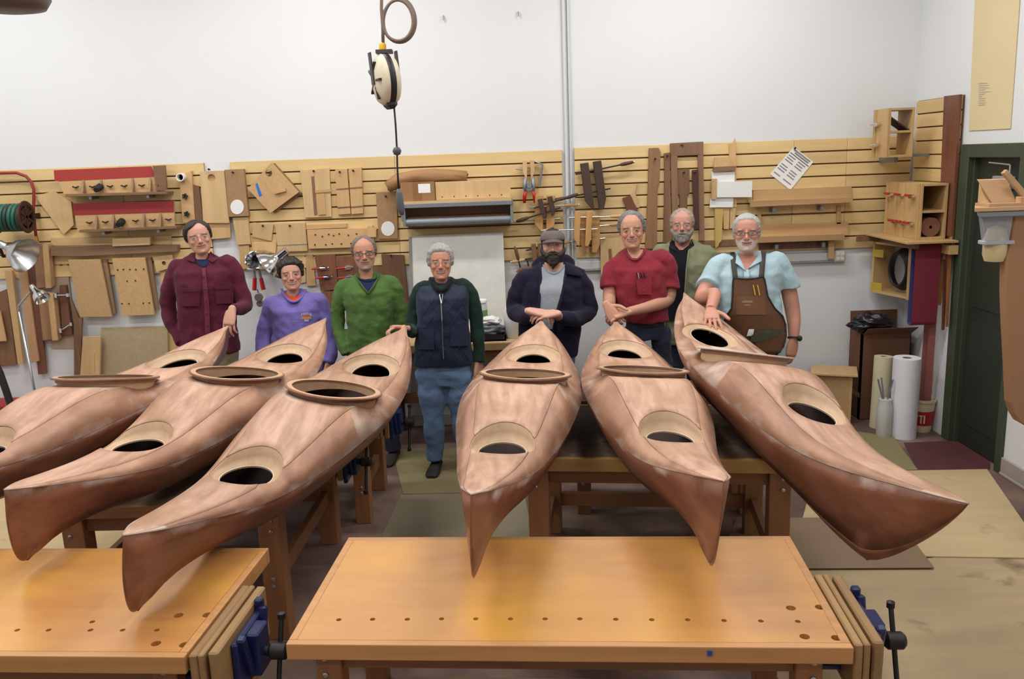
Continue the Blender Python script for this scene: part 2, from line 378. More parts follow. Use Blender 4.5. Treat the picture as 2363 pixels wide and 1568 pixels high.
def bench(label, o, rz, wd, dp, h, top_t, holes=(), top=None, edge=None, leg=.085, rails=(.18,), overhang=.07, apron=.1, group='workbenches', leg_mat=None, trimmed=True):
    t = thing('workbench', label, 'workbench', (o[0], o[1], 0), group, rz)
    W, D = wd/2, dp/2
    lm = leg_mat or M_leg
    mk('bench_top', slab_holes(-W+.03, W-.03, -D+.03, D-.03, h-top_t, h, holes), top or M_bench, t, local=True)
    e = edge or M_benchedge
    for nm, b in (('front_edge', (-W, W, -D, -D+.03)), ('back_edge', (-W, W, D-.03, D)), ('left_edge', (-W, -W+.03, -D+.03, D-.03)), ('right_edge', (W-.03, W, -D+.03, D-.03))):
        mk(nm, box(*b, h-top_t-.012, h+.001), e, t, local=True, bevel=.004, seg=2)
    a, d = W-overhang-leg/2, D-overhang-leg/2
    for sx in (-1, 1):
        for sy in (-1, 1):
            l = mk('leg', box(sx*a-leg/2, sx*a+leg/2, sy*d-leg/2, sy*d+leg/2, 0, h-top_t), lm, t, local=True, bevel=.004)
            for z in (h-top_t-.05, h-top_t-.11, rails[0]+.02, rails[0]+.06): mk('bolt', lathe([(.011, 0), (.011, .006), (.006, .009)], (sx*a+sx*.012*((z*100) % 2 > 1), -leg/2+sy*d, z), 'y', 8, rotm('Z', math.pi)), M_metal, l, local=True)
    for sy in (-1, 1): mk('apron', box(-a+leg/2, a-leg/2, sy*d-.018, sy*d+.018, h-top_t-apron, h-top_t), M_legx, t, local=True, bevel=.002)
    for sx in (-1, 1): mk('side_apron', box(sx*a-.018, sx*a+.018, -d+leg/2, d-leg/2, h-top_t-apron, h-top_t), M_legx, t, local=True, bevel=.002)
    for z in rails:
        for sx in (-1, 1): mk('side_rail', box(sx*a-.02, sx*a+.02, -d+leg/2, d-leg/2, z, z+.085), M_legx, t, local=True, bevel=.002)
        mk('long_rail', box(-a+leg/2, a-leg/2, d-.02, d+.02, z, z+.085), M_legx, t, local=True, bevel=.002)
    return t
def vise(label, o, rz, L=.46, h=.86):
    """woodworking vise clamped to a bench end: jaws along local y, screw along local x"""
    t = thing('bench_vise', label, 'vise', (o[0], o[1], h-.3), 'bench vises', rz)
    z1 = .295
    mj = wood('vise_jaw_board', '8a6232', 'a9803f', 'y', 24, .5, 10, .5)
    mk('fixed_jaw', box(.006, .034, -L/2, L/2, z1-.2, z1-.005), mj, t, local=True, bevel=.005)
    mk('fixed_jaw_facing', box(.036, .056, -L/2, L/2, z1-.19, z1-.004), mj, t, local=True, bevel=.004)
    mk('moving_jaw', box(.066, .10, -L/2+.01, L/2-.01, z1-.2, z1-.002), mj, t, local=True, bevel=.006)
    bl = J(box(.10, .125, -.13, .13, z1-.22, z1-.03), obox((.14, 0, z1-.12), (.05, .1, .16)), obox((.115, .11, z1-.02), (.03, .03, .06)),
           obox((.13, -.08, z1-.1), (.03, .03, .17), rx=.3), obox((.13, .08, z1-.1), (.03, .03, .17), rx=-.3), tube([(.1, -.1, z1-.16), (-.2, -.1, z1-.16)], .016, 8), tube([(.1, .1, z1-.16), (-.2, .1, z1-.16)], .016, 8))
    mk('iron_body', bl, M_blue, t, local=True, bevel=.006)
    s = mk('screw', J(tube([(-.2, 0, z1-.13), (.24, 0, z1-.13)], .017, 10), lathe([(.02, .18), (.03, .19), (.03, .24), (.02, .25)], (0, 0, z1-.13), 'x', 12)), M_iron, t, local=True, smooth=True, auto=40)
    mk('handle', J(tube([(.215, -.06, z1-.3), (.215, .05, z1-.03)], .009, 8), lathe([(.0, -.016), (.014, -.01), (.014, .01), (.0, .016)], (.215, .052, z1-.026), 'z', 10), lathe([(.0, -.016), (.014, -.01), (.014, .01), (.0, .016)], (.215, -.062, z1-.304), 'z', 10)), M_iron, s, local=True, smooth=True, auto=40)
    return t
# front bench in the middle, dog holes placed along its front edge
RZ = math.atan2(3.163-3.299, 1.762)
_c = np.array([(-.694+1.068-.764+1.014)/4, (3.299+3.163+2.515+2.391)/4])
_inv = np.linalg.inv(frame2((_c[0], _c[1], 0), RZ))
def to_local(px, py, z, inv): p = aZ(px, py, z); return (inv @ np.append(p, 1))[:2]
_h = [tuple(to_local(x, y, .85, _inv))+(.0095,) for x, y in ((782, 1431), (860, 1430), (940, 1430), (1019, 1429), (1098, 1429), (1178, 1429), (1258, 1429), (1338, 1429), (1421, 1430), (1504, 1431), (1587, 1431), (1671, 1433), (1756, 1434), (1841, 1435))]
_h += [tuple(to_local(x, y, .85, _inv))+(.0165,) for x, y in ((1825, 1404), (1892, 1402), (1857, 1470), (1930, 1473))]
bench('yellow varnished workbench with dog holes at the front centre', _c, RZ, 1.80, .80, .85, .045, _h)
_v = frame2((_c[0], _c[1], 0), RZ) @ np.array([.902, -.15, 0, 1])
vise('blue iron vise with wooden jaws on the front centre workbench', _v[:2], RZ)
tag(mk('blue_tape_scrap', obox(tuple((frame2((_c[0], _c[1], 0), RZ) @ np.array([.46, -.4015, .83, 1]))[:3]), (.016, .003, .016), rz=RZ), plain('blue_tape', '1e4fa0', .7)), 'small square of blue tape on the front bench edge', 'tape')
# front bench at the left
_p = np.array([-1.03, 3.225]); _q = np.array([-1.075, 2.47]); RZ2 = RZ
_wd2 = 1.8
_ax = np.array([math.cos(RZ2), math.sin(RZ2)])
_c2 = (_p+_q)/2 - _ax*_wd2/2
_inv2 = np.linalg.inv(frame2((_c2[0], _c2[1], 0), RZ2))
_h = [tuple(to_local(x, y, .85, _inv2))+(.0095,) for x, y in ((40, 1455), (112, 1455), (209, 1455), (213, 1436), (283, 1455), (362, 1455))]
_h += [tuple(to_local(x, y, .85, _inv2))+(.0165,) for x, y in ((412, 1421), (478, 1420), (360, 1486), (425, 1489))]
bench('yellow varnished workbench in the front left corner under the kayak stems', _c2, RZ2, _wd2, .78, .85, .05, _h)
_v = frame2((_c2[0], _c2[1], 0), RZ2) @ np.array([.902, -.15, 0, 1])
vise('blue iron vise with wooden jaws on the front left workbench', _v[:2], RZ2)
# benches carrying the kayaks
bench('old workbench with a worn dark top under the three right kayaks', (.79, 4.66), -.13, 1.42, 1.0, .825, .06, (), M_worntop, wood('old_bench_edge', 'a8792f', 'c0903c', 'x', 24, .5, 10, .5), leg=.11, overhang=.03)
_lw = [(-1.62, 4.58, .97, .770), (-1.5, 5.72, .97, .775)]
bench('brown workbench under the middle of the left kayaks', (-1.72, 4.58), -.03, 1.14, 1.25, .755, .05, (), M_worntop, M_legx, leg=.11, overhang=.02, rails=(.28,))
bench('brown workbench under the far ends of the left kayaks', (-1.56, 5.72), -.03, 1.2, .72, .775, .05, (), M_worntop, M_legx, leg=.1, overhang=.02, rails=(.2,))
bench('brown workbench behind the right kayaks at the men in red and olive', (1.0, 5.56), -.1, 1.2, .5, .80, .05, (), M_worntop, M_legx, leg=.09, overhang=.02, rails=(.2,))
vise('blue iron vise hanging on the brown bench under the nearest left kayak', (-1.135, 4.97), -.05, .3, .72)
vise('blue iron vise on the brown bench beside the man in the quilted vest', (-.945, 5.66), -.05, .3, .745)
# bench along the back wall with plastic tubs on it
bench('pale wooden bench against the back wall below the whiteboard', (-.35, 7.13), 0, 1.5, .66, .9, .05, (), M_plyx, M_pinex, leg=.09, overhang=.02, rails=(.25,), leg_mat=M_oldwood)

# ---------------------------------------------------------------- kayaks
TK = [0, .03, .08, .16, .28, .42, .56, .7, .82, .92, .97, 1]
BK = [.002, .0451, .0809, .1326, .201, .2836, .322, .2976, .2171, .1063, .030, .002]
SK = [0, -.1899, -.1696, -.1465, 0]
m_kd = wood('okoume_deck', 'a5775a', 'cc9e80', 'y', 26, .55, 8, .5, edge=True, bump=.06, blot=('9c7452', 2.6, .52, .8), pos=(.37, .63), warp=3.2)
m_ks = wood('okoume_side_deck', '946548', 'b98765', 'y', 20, .55, 5, .55, edge=True, bump=.04, blot=('865c3c', 3, .5, .78), pos=(.37, .63), warp=3.2)  # okoume darkened to carry the shade of the steeper side panels
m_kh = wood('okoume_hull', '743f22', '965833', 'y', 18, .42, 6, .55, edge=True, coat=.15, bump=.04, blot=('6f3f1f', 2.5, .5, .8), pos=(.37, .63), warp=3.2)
m_kb = wood('okoume_bottom', '743f22', '965833', 'y', 18, .42, 6, .55, coat=.15, bump=.04, pos=(.37, .63), warp=3.2)
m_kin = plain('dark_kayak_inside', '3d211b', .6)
m_kr = wood('hatch_recess_wood', 'b8946a', 'cda983', 'y', 30, .5, 6, .5, bump=.04)
m_kc = wood('coaming_wood', '7c5138', '9c6e4e', 'y', 30, .5, 6, .5, bump=.04)
m_kcl = wood('coaming_riser_wood', 'bb8c60', 'd0a57c', 'y', 30, .5, 6, .5, bump=.04)
m_dust = wood('dusty_rim_wood', 'd2bda6', 'e6d8c8', 'y', 30, .7, 6, .5, bump=.04)
def set_edge(o, vals):
    a = o.data.attributes.new('edge', 'FLOAT', 'POINT'); a.data.foreach_set('value', np.asarray(vals, np.float32))
def kayak(label, a, e, heel, tc, th1, th2, latc=0.0, lath=(0, 0), rt=.03, pw=2.6, Dn=.31, tilt=1.0, dust=False, bscale=1.0, rk=(.014, -.006), far=1.0, kdk=None):
    a = np.array(a, float); e = np.array(e, float); d = e-a; L = np.linalg.norm(d); ax = d/L
    side = np.cross(ax, [0, 0, 1.0]); side /= np.linalg.norm(side); upv = np.cross(side, ax)
    sd = side*math.cos(heel)-upv*math.sin(heel); uv = upv*math.cos(heel)+side*math.sin(heel)
    sag = lambda t: pchip([0, .25, .5, .75, 1], SK, t)
    B = lambda t: np.maximum(pchip(TK, BK, t), .0015)*bscale
    kb = lambda t: B(t)*pchip([0, .08, .25, .5, .7, .85, 1], [.88, .76, .67, .655, .67, .72, .9], t)
    ku = lambda t: pchip([0, .05, .16, .28, .46, .6, .75, .92, 1], [0, .008, .036, .075, .140, .072/tilt, .04, .014, 0], t)
    cu = lambda t: ku(t)+pchip([0, .05, .16, .28, .46, .6, .75, .92, 1], [0, .003, .010, .014, .016, .01, .006, .003, 0], t)
    fcr = lambda t: 1-(1-far)*smooth01(.55, .68, t)
    def deck_u(t, lat):
        return deck_0(t, lat)*fcr(np.atleast_1d(t))
    def deck_0(t, lat):
        t = np.atleast_1d(t); lat = np.abs(np.atleast_1d(lat)); k = kb(t); b = B(t)
        inner = ku(t)+(cu(t)-ku(t))*(1-np.minimum(lat/k, 1)**2)
        outer = ku(t)*(1-np.clip((lat-k)/np.maximum(b-k, 1e-4), 0, 1))
        return np.where(lat <= k, inner, outer)
    def W(t, lat, u):
        t = np.atleast_1d(np.asarray(t, float)); lat = np.broadcast_to(lat, t.shape); u = np.broadcast_to(u, t.shape)
        return a+np.outer(t, d)+np.outer(lat, sd)+np.outer(u+sag(t), uv)
    th = thing('kayak', label, 'kayak', tuple((a+e)/2-np.array([0, 0, .42])), 'plywood kayaks')
    # deck: planform triangulated around its openings, then lifted
    ell = lambda c, l, A, Bb, n=36: [(c+A*math.cos(2*math.pi*k/n), l+Bb*math.sin(2*math.pi*k/n)) for k in range(n)]
    hol = [(tc*L, latc, .30, .222), (th1*L, lath[0], .20, .14), (th2*L, lath[1], .22, min(.175, .76*float(B(th2)[0])))]
    opn = [None, (.15, .104), (.165, .115)]
    ts = np.concatenate([np.linspace(0, .06, 10), np.linspace(.08, .92, 43), np.linspace(.94, 1, 8)])
    pts, edges = [], []
    def poly(ps, closed=False):
        n = len(pts); pts.extend(ps); m = len(ps)
        edges.extend([(n+i, n+(i+1) % m) for i in range(m if closed else m-1)])
    bb, kk = B(ts), kb(ts)
    poly([(t*L, -v) for t, v in zip(ts, bb)] + [(t*L, v) for t, v in zip(ts[::-1], bb[::-1])], True)
    inh = lambda s, l, g=1.06: any(((s-c)/(A*g))**2+((l-l0)/(Bb*g))**2 < 1 for c, l0, A, Bb in hol)
    for sg in (-1, 1):
        run = []
        for t, v in zip(ts[1:-1], kk[1:-1]):
            if inh(t*L, sg*v, 1.0):
                if len(run) > 1: poly(run)
                run = []
            else: run.append((t*L, sg*v))
        if len(run) > 1: poly(run)
    for h in hol: poly(ell(*h), True)
    for t, k in zip(ts[2:-2], kk[2:-2]):
        for fr in (-.75, -.4, 0, .4, .75):
            if not inh(t*L, fr*k): pts.append((t*L, fr*k))
    v2, _, f2 = delaunay_2d_cdt([Vector(p) for p in pts], edges, [], 1, 1e-6)[:3]
    v2 = np.array([tuple(v) for v in v2]); T = np.clip(v2[:, 0]/L, 0, 1)
    V3 = W(T, v2[:, 1], deck_u(T, v2[:, 1]))
    groups = {'deck_center_panel': [], 'deck_side_panel_l': [], 'deck_side_panel_r': []}
    for f in f2:
        c = v2[list(f)].mean(0)
        if inh(c[0], c[1], .998): continue
        t = c[0]/L
        if abs(c[1]) > B(t)[0]*1.001: continue
        g = 'deck_center_panel' if abs(c[1]) < kb(t)[0] else ('deck_side_panel_r' if c[1] > 0 else 'deck_side_panel_l')
        groups[g].append(f)
    for g, fs in groups.items():
        used = sorted({i for f in fs for i in f}); mp = {i: n for n, i in enumerate(used)}
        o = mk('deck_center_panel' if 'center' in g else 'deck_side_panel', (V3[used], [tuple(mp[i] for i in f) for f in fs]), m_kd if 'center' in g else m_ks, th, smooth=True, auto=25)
        ed = []
        for i in used:
            t = T[i]; lat = abs(v2[i, 1]); b = B(t)[0]
            ed.append(max(1.0 if b-lat < .012 else 0.0, .75 if t < .04 else 0, .9*float(any(abs(math.hypot((v2[i, 0]-c)/A, (v2[i, 1]-l0)/Bb)-1) < .35 for c, l0, A, Bb in hol[:1])), (.75 if dust and t > .62 else 0)))
        set_edge(o, ed)
        so = o.modifiers.new('thickness', 'SOLIDIFY'); so.thickness = .005; so.offset = -1
    # hull panels
    tn = np.unique(np.concatenate([rt*(1-np.cos(np.linspace(0, math.pi/2, 12))), np.linspace(rt, .95, 46), 1-.05*(1-np.cos(np.linspace(0, math.pi/2, 9)))]))
    kd = pchip([0, .03, .08, .15, .3, .5, .75, .93, 1], kdk or [Dn, Dn, .245, .2, .215, .235, .215, .21, .21], tn)
    en = np.where(tn < rt, (1-np.clip(1-tn/rt, 0, 1)**pw)**(1/pw), 1.0)
    ef = np.where(tn > .95, (1-np.clip((tn-.95)/.05, 0, 1)**2.2)**(1/2.2), 1.0)
    kd = np.maximum(kd*en*ef, .0015)
    b = B(tn); cb = b*np.interp(tn, [0, .06, .3, .6, .85, 1], [.12, .22, .70, .78, .62, .4]); ch = kd*np.interp(tn, [0, .06, .3, .6, .85, 1], [.98, .95, .66, .62, .66, .7])
    for sg in (-1, 1):
        rows = [W(tn, sg*(b*(1-f)+cb*f+.012*math.sin(math.pi*f)*np.minimum(1, b/.15)), -ch*f) for f in (0, .25, .5, .75, 1)]
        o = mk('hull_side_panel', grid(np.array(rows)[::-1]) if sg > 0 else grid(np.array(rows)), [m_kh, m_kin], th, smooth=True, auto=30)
        e5 = [np.where(tn < .05, .8, 1.0), np.full(len(tn), .55)+(tn > .6)*(.3 if dust else 0), np.zeros(len(tn)), np.zeros(len(tn)), np.zeros(len(tn))]
        set_edge(o, np.concatenate(e5[::-1] if sg > 0 else e5))
        so = o.modifiers.new('thickness', 'SOLIDIFY'); so.thickness = .004; so.offset = -1; so.material_offset = 1; so.material_offset_rim = 0
    rows = [W(tn, cb*f, -(ch+(kd-ch)*(1-abs(f)**1.25))) for f in (-1, -.66, -.33, 0, .33, .66, 1)]
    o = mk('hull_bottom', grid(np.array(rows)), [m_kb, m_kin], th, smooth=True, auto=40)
    so = o.modifiers.new('thickness', 'SOLIDIFY'); so.thickness = .004; so.offset = -1; so.material_offset = 1; so.material_offset_rim = 0
    # hatch recesses: dished ring down to the opening
    for hi in (1, 2):
        c, l0, A, Bb = hol[hi]; oa, ob = opn[hi]; n = 40
        ang = np.arange(n)*2*math.pi/n
        def band(fa, fb, drop, flat):
            s = c+fa*np.cos(ang); l = l0+fb*np.sin(ang); t = s/L
            u = deck_u(t, l)
            base = float(deck_u(c/L, l0)[0])
            pl = base-(.052 if far == 1 or hi == 1 else .012)
            return W(t, l, u*(1-flat)+pl*flat-drop)
        rows = [band(A*1.012, Bb*1.012, -.0015, 0), band(A*.99, Bb*.99, .002, 0), band(A*.9+oa*.1, Bb*.9+ob*.1, 0, .5), band(A*.5+oa*.5, Bb*.5+ob*.5, 0, .86), band(oa, ob, 0, 1), band(oa-.002, ob-.002, .008, 1), band(oa+.012, ob+.012, .010, 1)]
        o = mk('hatch_recess', grid(np.array(rows), True), m_kr, th, smooth=True)
        mk('hatch_rim', tube(band(oa, ob, -.0005, 1), .0022, 6, closed=True), m_dust, o, smooth=True)
    # cockpit: riser wall and flat rim
    c, l0, A, Bb = hol[0]; n = 56; ang = np.arange(n)*2*math.pi/n
    zn = float(deck_u((c-A)/L, l0)[0])+.016+rk[0]; zf = float(deck_u((c+A)/L, l0)[0])+.014+rk[1]
    zs = lambda s: zn+(zf-zn)*(s-(c-A))/(2*A)
    def rw(fa, fb, du, onplane):
        s = c+fa*np.cos(ang); l = l0+fb*np.sin(ang); t = s/L
        dk = deck_u(t, l)
        return W(t, l, np.where(onplane, np.maximum(zs(s), dk+.005)+du, dk+du))
    T_ = np.array([True]); F_ = np.array([False])
    mk('coaming_riser', grid(np.array([rw(A*1.0, Bb*1.0, -.012, F_), rw(A*1.0, Bb*1.0, 0, T_), rw(A*.985, Bb*.98, 0, T_), rw(A*.985, Bb*.98, -.03, F_)]), True), m_kcl, th, smooth=True, auto=50)
    rim = mk('coaming_spacer', grid(np.array([rw(A+.008, Bb+.008, -.02, T_), rw(A+.008, Bb+.008, 0, T_), rw(A-.004, Bb-.004, 0.001, T_)]), True), m_kc, th, smooth=True, auto=50)
    mk('coaming_rim', grid(np.array([rw(A-.008, Bb-.008, -.001, T_), rw(A-.008, Bb-.008, .008, T_), rw(A+.028, Bb+.03, .008, T_), rw(A+.030, Bb+.032, .004, T_), rw(A+.028, Bb+.03, -.001, T_), rw(A-.008, Bb-.008, -.001, T_)]), True), m_dust if dust else m_kc, th, smooth=True, auto=40)
    if dust is False:
        mk('rim_top', grid(np.array([rw(A-.006, Bb-.006, .009, T_), rw(A+.02, Bb+.02, .009, T_)]), True), m_kcl, th)
    return th
KN = {}
def kk_(n, label, a, e, heel, tc, t1, t2, **k): KN[n] = kayak(label, a, e, heel, tc, t1, t2, **k)
kk_(1, 'leftmost plywood kayak, its bow cut off by the left picture edge', (-2.56, 2.741, 1.34), (-2.075, 6.165, 1.238), .02, .565, .27, .78, rk=(.018, -.006), tilt=1.2, bscale=.95)
kk_(2, 'second plywood kayak from the left, its far tip before the purple sweatshirt', (-1.909, 3.004, 1.227), (-1.408, 6.403, 1.227), .12, .552, .267, .767, latc=.02, lath=(-.02, .0))
kk_(3, 'third plywood kayak from the left, its blunt bow over the front left bench', (-1.298, 2.612, 1.203), (-.753, 6.012, 1.212), .175, .56, .268, .773, latc=.02)
kk_(4, 'plywood kayak pointing straight at the viewer before the bearded man in the cap', (-.151, 2.598, 1.307), (.218, 6.027, 1.221), .053, .556, .272, .778, latc=.015, rk=(.002, -.004))
kk_(5, 'plywood kayak with its tip under the hands of the man in the red shirt', (.672, 2.612, 1.315), (.753, 6.068, 1.187), .065, .568, .288, .804, rk=(.002, -.004))
kk_(6, 'rightmost dusty plywood kayak with a raked bow beside the man in the apron', (1.482, 2.626, 1.2), (1.254, 6.097, 1.37), .17, .594, .353, .768, lath=(.02, -.03), latc=-.03, rt=.135, pw=1.25, Dn=.29, dust=True, rk=(.03, -.008), tilt=1.3, far=.45, kdk=[.36, .36, .36, .345, .27, .24, .215, .21, .21])
# ---------------------------------------------------------------- things hung on the walls
def plate(poly, Yf, t, holes=(), nseg=14):
    """board parallel to the back wall: outline measured on its front face (plane Y = Yf), with real round holes"""
    P = [aY(x, y, Yf) for x, y in poly]; n = len(P)
    if not holes: return prism(P, (0, t, 0))
    pts = [(p[0], p[2]) for p in P]; edges = [(i, (i+1) % n) for i in range(n)]; H = []
    for x, y, r in holes:
        c = aY(x, y, Yf); rr = np.linalg.norm(aY(x+r, y, Yf)-c); k0 = len(pts)
        pts += [(c[0]+rr*math.cos(2*math.pi*k/nseg), c[2]+rr*math.sin(2*math.pi*k/nseg)) for k in range(nseg)]
        edges += [(k0+k, k0+(k+1) % nseg) for k in range(nseg)]; H.append((c[0], c[2], rr))
    v2, _, f2 = delaunay_2d_cdt([Vector(p) for p in pts], edges, [], 1, 1e-6)[:3]
    F = [tuple(f) for f in f2 if not any((np.mean([v2[i][0] for i in f])-h[0])**2+(np.mean([v2[i][1] for i in f])-h[1])**2 < (h[2]*.97)**2 for h in H)]
    parts = [([(v[0], Yf, v[1]) for v in v2], F), ([(v[0], Yf+t, v[1]) for v in v2], [f[::-1] for f in F])]
    parts.append(quadstrip(P, [p+np.array([0, t, 0]) for p in P], True))
    for h in H:
        A = [(h[0]+h[2]*math.cos(2*math.pi*k/nseg), Yf, h[1]+h[2]*math.sin(2*math.pi*k/nseg)) for k in range(nseg)]
        parts.append(quadstrip([(a[0], Yf+t, a[2]) for a in A], A, True))
    return J(*parts)
def board(name, label, mat, poly, t=.02, off=0.0, holes=(), pegs=(), cat='board', group='boards and jigs on the wall', base=None, bevel=.002):
    Yb = (YS if base is None else base)-off
    o = mk(name, plate(poly, Yb-t, t, holes), mat, bevel=bevel if not holes else 0)
    tag(o, label, cat, group)
    for x, y in pegs: peg(o, x, y, Yb-t)
    return o
def peg(o, x, y, Y, l=.022, r=.006, mat=None):
    c = aY(x, y, Y); mk('peg', J(tube([c+np.array([0, .004, 0]), c+np.array([0, -l, .004])], r, 8), lathe([(r*1.6, 0), (r*1.6, .004), (r, .006)], c+np.array([0, -l, .004]), 'y', 8, rotm('Z', math.pi))), mat or M_iron, o)
def part_plate(name, o, poly, Yf, t, mat, **k): return mk(name, plate(poly, Yf, t, **k), mat, o)
def disc_px(c, rx, ry, n=20): return [(c[0]+rx*math.cos(2*math.pi*k/n), c[1]+ry*math.sin(2*math.pi*k/n)) for k in range(n)]

# two long fence jigs with red upper strips
m_redp = plain('red_painted_strip', 'a53530', .55, var=.08, scale=5)
m_red2 = plain('darker_red_painted_strip', '8f2728', .55, var=.08, scale=5)
def fence(label, red, face, knob, mr, base_l, base_r, end=None):
    Yf = YS-.085
    P0 = aY(*face[3], Yf)
    t = thing('fence_jig', label, 'jig', (P0[0], Yf, P0[2]), 'red-topped fence jigs')
    bd = part_plate('back_board', t, face, Yf, .02, M_pinex)
    part_plate('red_strip', t, red, Yf-.003, .003, mr)
    A, B = aY(*base_l, Yf-.07), aY(*base_r, Yf-.07)
    za = aY(*face[3], Yf)[2]; zb = aY(*face[2], Yf)[2]
    mk('base_board', prism([(A[0], Yf-.07, za-.022), (B[0], Yf-.07, zb-.022), (B[0], Yf-.07, zb), (A[0], Yf-.07, za)], (0, .155, 0)), M_brownx, t, bevel=.002)
    x0, x1 = A[0]+.05, B[0]-.06
    kx = aY(*knob, Yf)
    zz = lambda x: za+(zb-za)*(x-A[0])/(B[0]-A[0])
    for f in (.12, .32, .68, .88):
        x = x0+(x1-x0)*f
        mk('fin', prism([(x-.008, Yf, zz(x)), (x-.008, Yf-.06, zz(x)), (x-.008, Yf, zz(x)+.12)], (.016, 0, 0)), M_hard, t)
    for f in (.03, .22, .42, .58, .78, .97):
        x = x0+(x1-x0)*f; c = np.array([x, Yf-.006, zz(x)+.05])
        mk('wing_nut', J(tube([c+np.array([0, .006, 0]), c+np.array([0, -.02, 0])], .006, 8), obox(c+np.array([-.016, -.01, .006]), (.024, .006, .01), ry=.35), obox(c+np.array([.016, -.01, .006]), (.024, .006, .01), ry=-.35)), M_iron, t)
    mk('dust_port', J(lathe([(.03, 0), (.03, .05), (.022, .06), (.022, .09)], (kx[0], Yf-.005, kx[2]-.01), 'y', 16, rotm('Z', math.pi) @ rotm('X', -.3))), M_black, t, smooth=True, auto=40)
    if end is not None: part_plate('end_block', t, end, Yf-.025, .03, M_brownx)
    for f in (.2, .85):
        x = x0+(x1-x0)*f; mk('bracket', J(box(x-.012, x+.012, Yf-.05, YS, zz(x)-.05, zz(x)-.023)), M_greymetal, t)
    return t
fence('upper long fence jig with a bright red strip and fins', [(124, 393), (349, 384), (358, 408), (126, 419)], [(124, 393), (358, 384), (361, 443), (147, 448)], (232, 428), m_redp, (150, 452), (384, 441), [(352, 383), (380, 382), (384, 438), (361, 441)])
fence('lower long fence jig with a dark red strip and fins', [(168, 470), (401, 464), (401, 490), (171, 497)], [(168, 470), (401, 464), (403, 521), (178, 530)], (282, 508), m_red2, (182, 532), (407, 523))
# boards left of the gap
board('plank', 'pale plank hanging tilted beside the red-topped fence jigs', M_ply, [(80, 453), (122, 442), (164, 466), (170, 520), (147, 542), (132, 523)], .03, .0)
_o = board('long_rail', 'long brown rail below the lower fence jig', M_brownx, [(117, 570), (409, 566), (409, 581), (188, 592), (117, 591)], .07)
board('backing_strip', 'thin pale strip above the long brown rail', M_plyx, [(117, 549), (395, 544), (395, 565), (117, 568)], .012)
board('jig_block', 'small pale shelf block sitting on the long brown rail', M_plyx, [(259, 551), (346, 548), (346, 566), (259, 569)], .095, .0)
board('mdf_panel', 'square-holed plain particleboard panel, left of the two hanging panels', M_mdf, [(157, 600), (231, 599), (258, 732), (184, 732)], .022, .07, base=YW)
board('mdf_panel', 'brown panel half hidden behind the left particleboard panel', M_hard, [(190, 601), (246, 600), (267, 725), (215, 727)], .03, .03, base=YW)
_o = board('mdf_panel', 'particleboard panel with rows of small pilot holes, right hanging panel', M_mdf, [(258, 597), (334, 595), (356, 727), (282, 730)], .022, .07, base=YW)
for x, y in ((272, 624), (285, 623), (300, 623), (314, 623), (332, 622), (294, 650), (313, 649), (282, 702), (298, 702), (331, 701), (345, 700)): peg(_o, x, y, YW-.092, .002, .004)
board('mdf_panel', 'brown panel half hidden behind the right particleboard panel', M_hard, [(300, 597), (348, 595), (366, 716), (320, 720)], .03, .03, base=YW)
board('plywood_square', 'small pale plywood square with one round hole', M_ply, [(353, 594), (397, 588), (402, 616), (361, 628)], .012, .05, [(378, 608, 5)], base=YW)
board('stick', 'short pine stick below the small square with a hole', M_pine, [(370, 630), (382, 628), (386, 675), (374, 677)], .02, .02, base=YW)
# mouldings and planks at the far left
board('plank', 'broad brown plank at the far left behind the pale moulding', M_walnut, [(-40, 690), (16, 667), (38, 842), (-40, 848)], .02, .02, base=YW)
board('plank', 'short pale plank cut off by the left picture edge', M_pine, [(-30, 719), (0, 719), (14, 788), (-30, 790)], .02, .06, base=YW)
board('moulding', 'long pale moulding left of the chrome lamp pole', M_pine, [(10, 625), (27, 625), (53, 840), (41, 842)], .035, .05, base=YW)
board('moulding', 'long tan moulding right behind the chrome lamp pole', wood('tan_moulding', 'a8794a', 'bd8e5c', 'z', 26, .5, 12, .5), [(41, 620), (59, 610), (90, 834), (71, 838)], .035, .04, base=YW)
_o = board('plank', 'dark red-brown plank with two strips of blue tape', M_maho, [(59, 604), (80, 603), (107, 863), (88, 865)], .025, .03, base=YW)
M_tape = plain('blue_masking_tape', '2b3f9a', .7)
part_plate('tape_strip', _o, [(64, 708), (75, 707), (76, 714), (65, 715)], YW-.057, .002, M_tape); part_plate('tape_strip', _o, [(73, 760), (79, 759), (82, 789), (76, 790)], YW-.057, .002, M_tape)
for lb, pl in (('upper piece of the thick rounded brown moulding', [(74, 564), (117, 564), (124, 664), (83, 668)]), ('lower piece of the thick rounded brown moulding', [(85, 672), (129, 678), (140, 785), (97, 789)])):
    o = board('moulding', lb, M_brownx if 0 else wood('thick_moulding', '8d6238', 'a87c4c', 'z', 26, .5, 12, .5), pl, .05, .03, base=YW, bevel=.012)
    q = [np.array(p, float) for p in pl]; m = lambda a, b, f: tuple(a*(1-f)+b*f)
    part_plate('bead', o, [m(q[0], q[1], .55), m(q[0], q[1], .85), m(q[3], q[2], .85), m(q[3], q[2], .55)], YW-.10, .022, M_pine)
board('plywood_board', 'greyish plywood panel with a peg hole behind the thick moulding', wood('grey_ply', 'a78e72', 'b8a085', 'z', 26, .6, 10, .5), [(118, 604), (154, 604), (171, 747), (171, 804), (118, 804)], .02, .0, [(141, 612, 4)], base=YW)
_o = board('clamped_block', 'dark red-brown block held by two small chrome clamps', M_maho, [(137, 659), (151, 659), (167, 774), (143, 774)], .04, .022, base=YW)
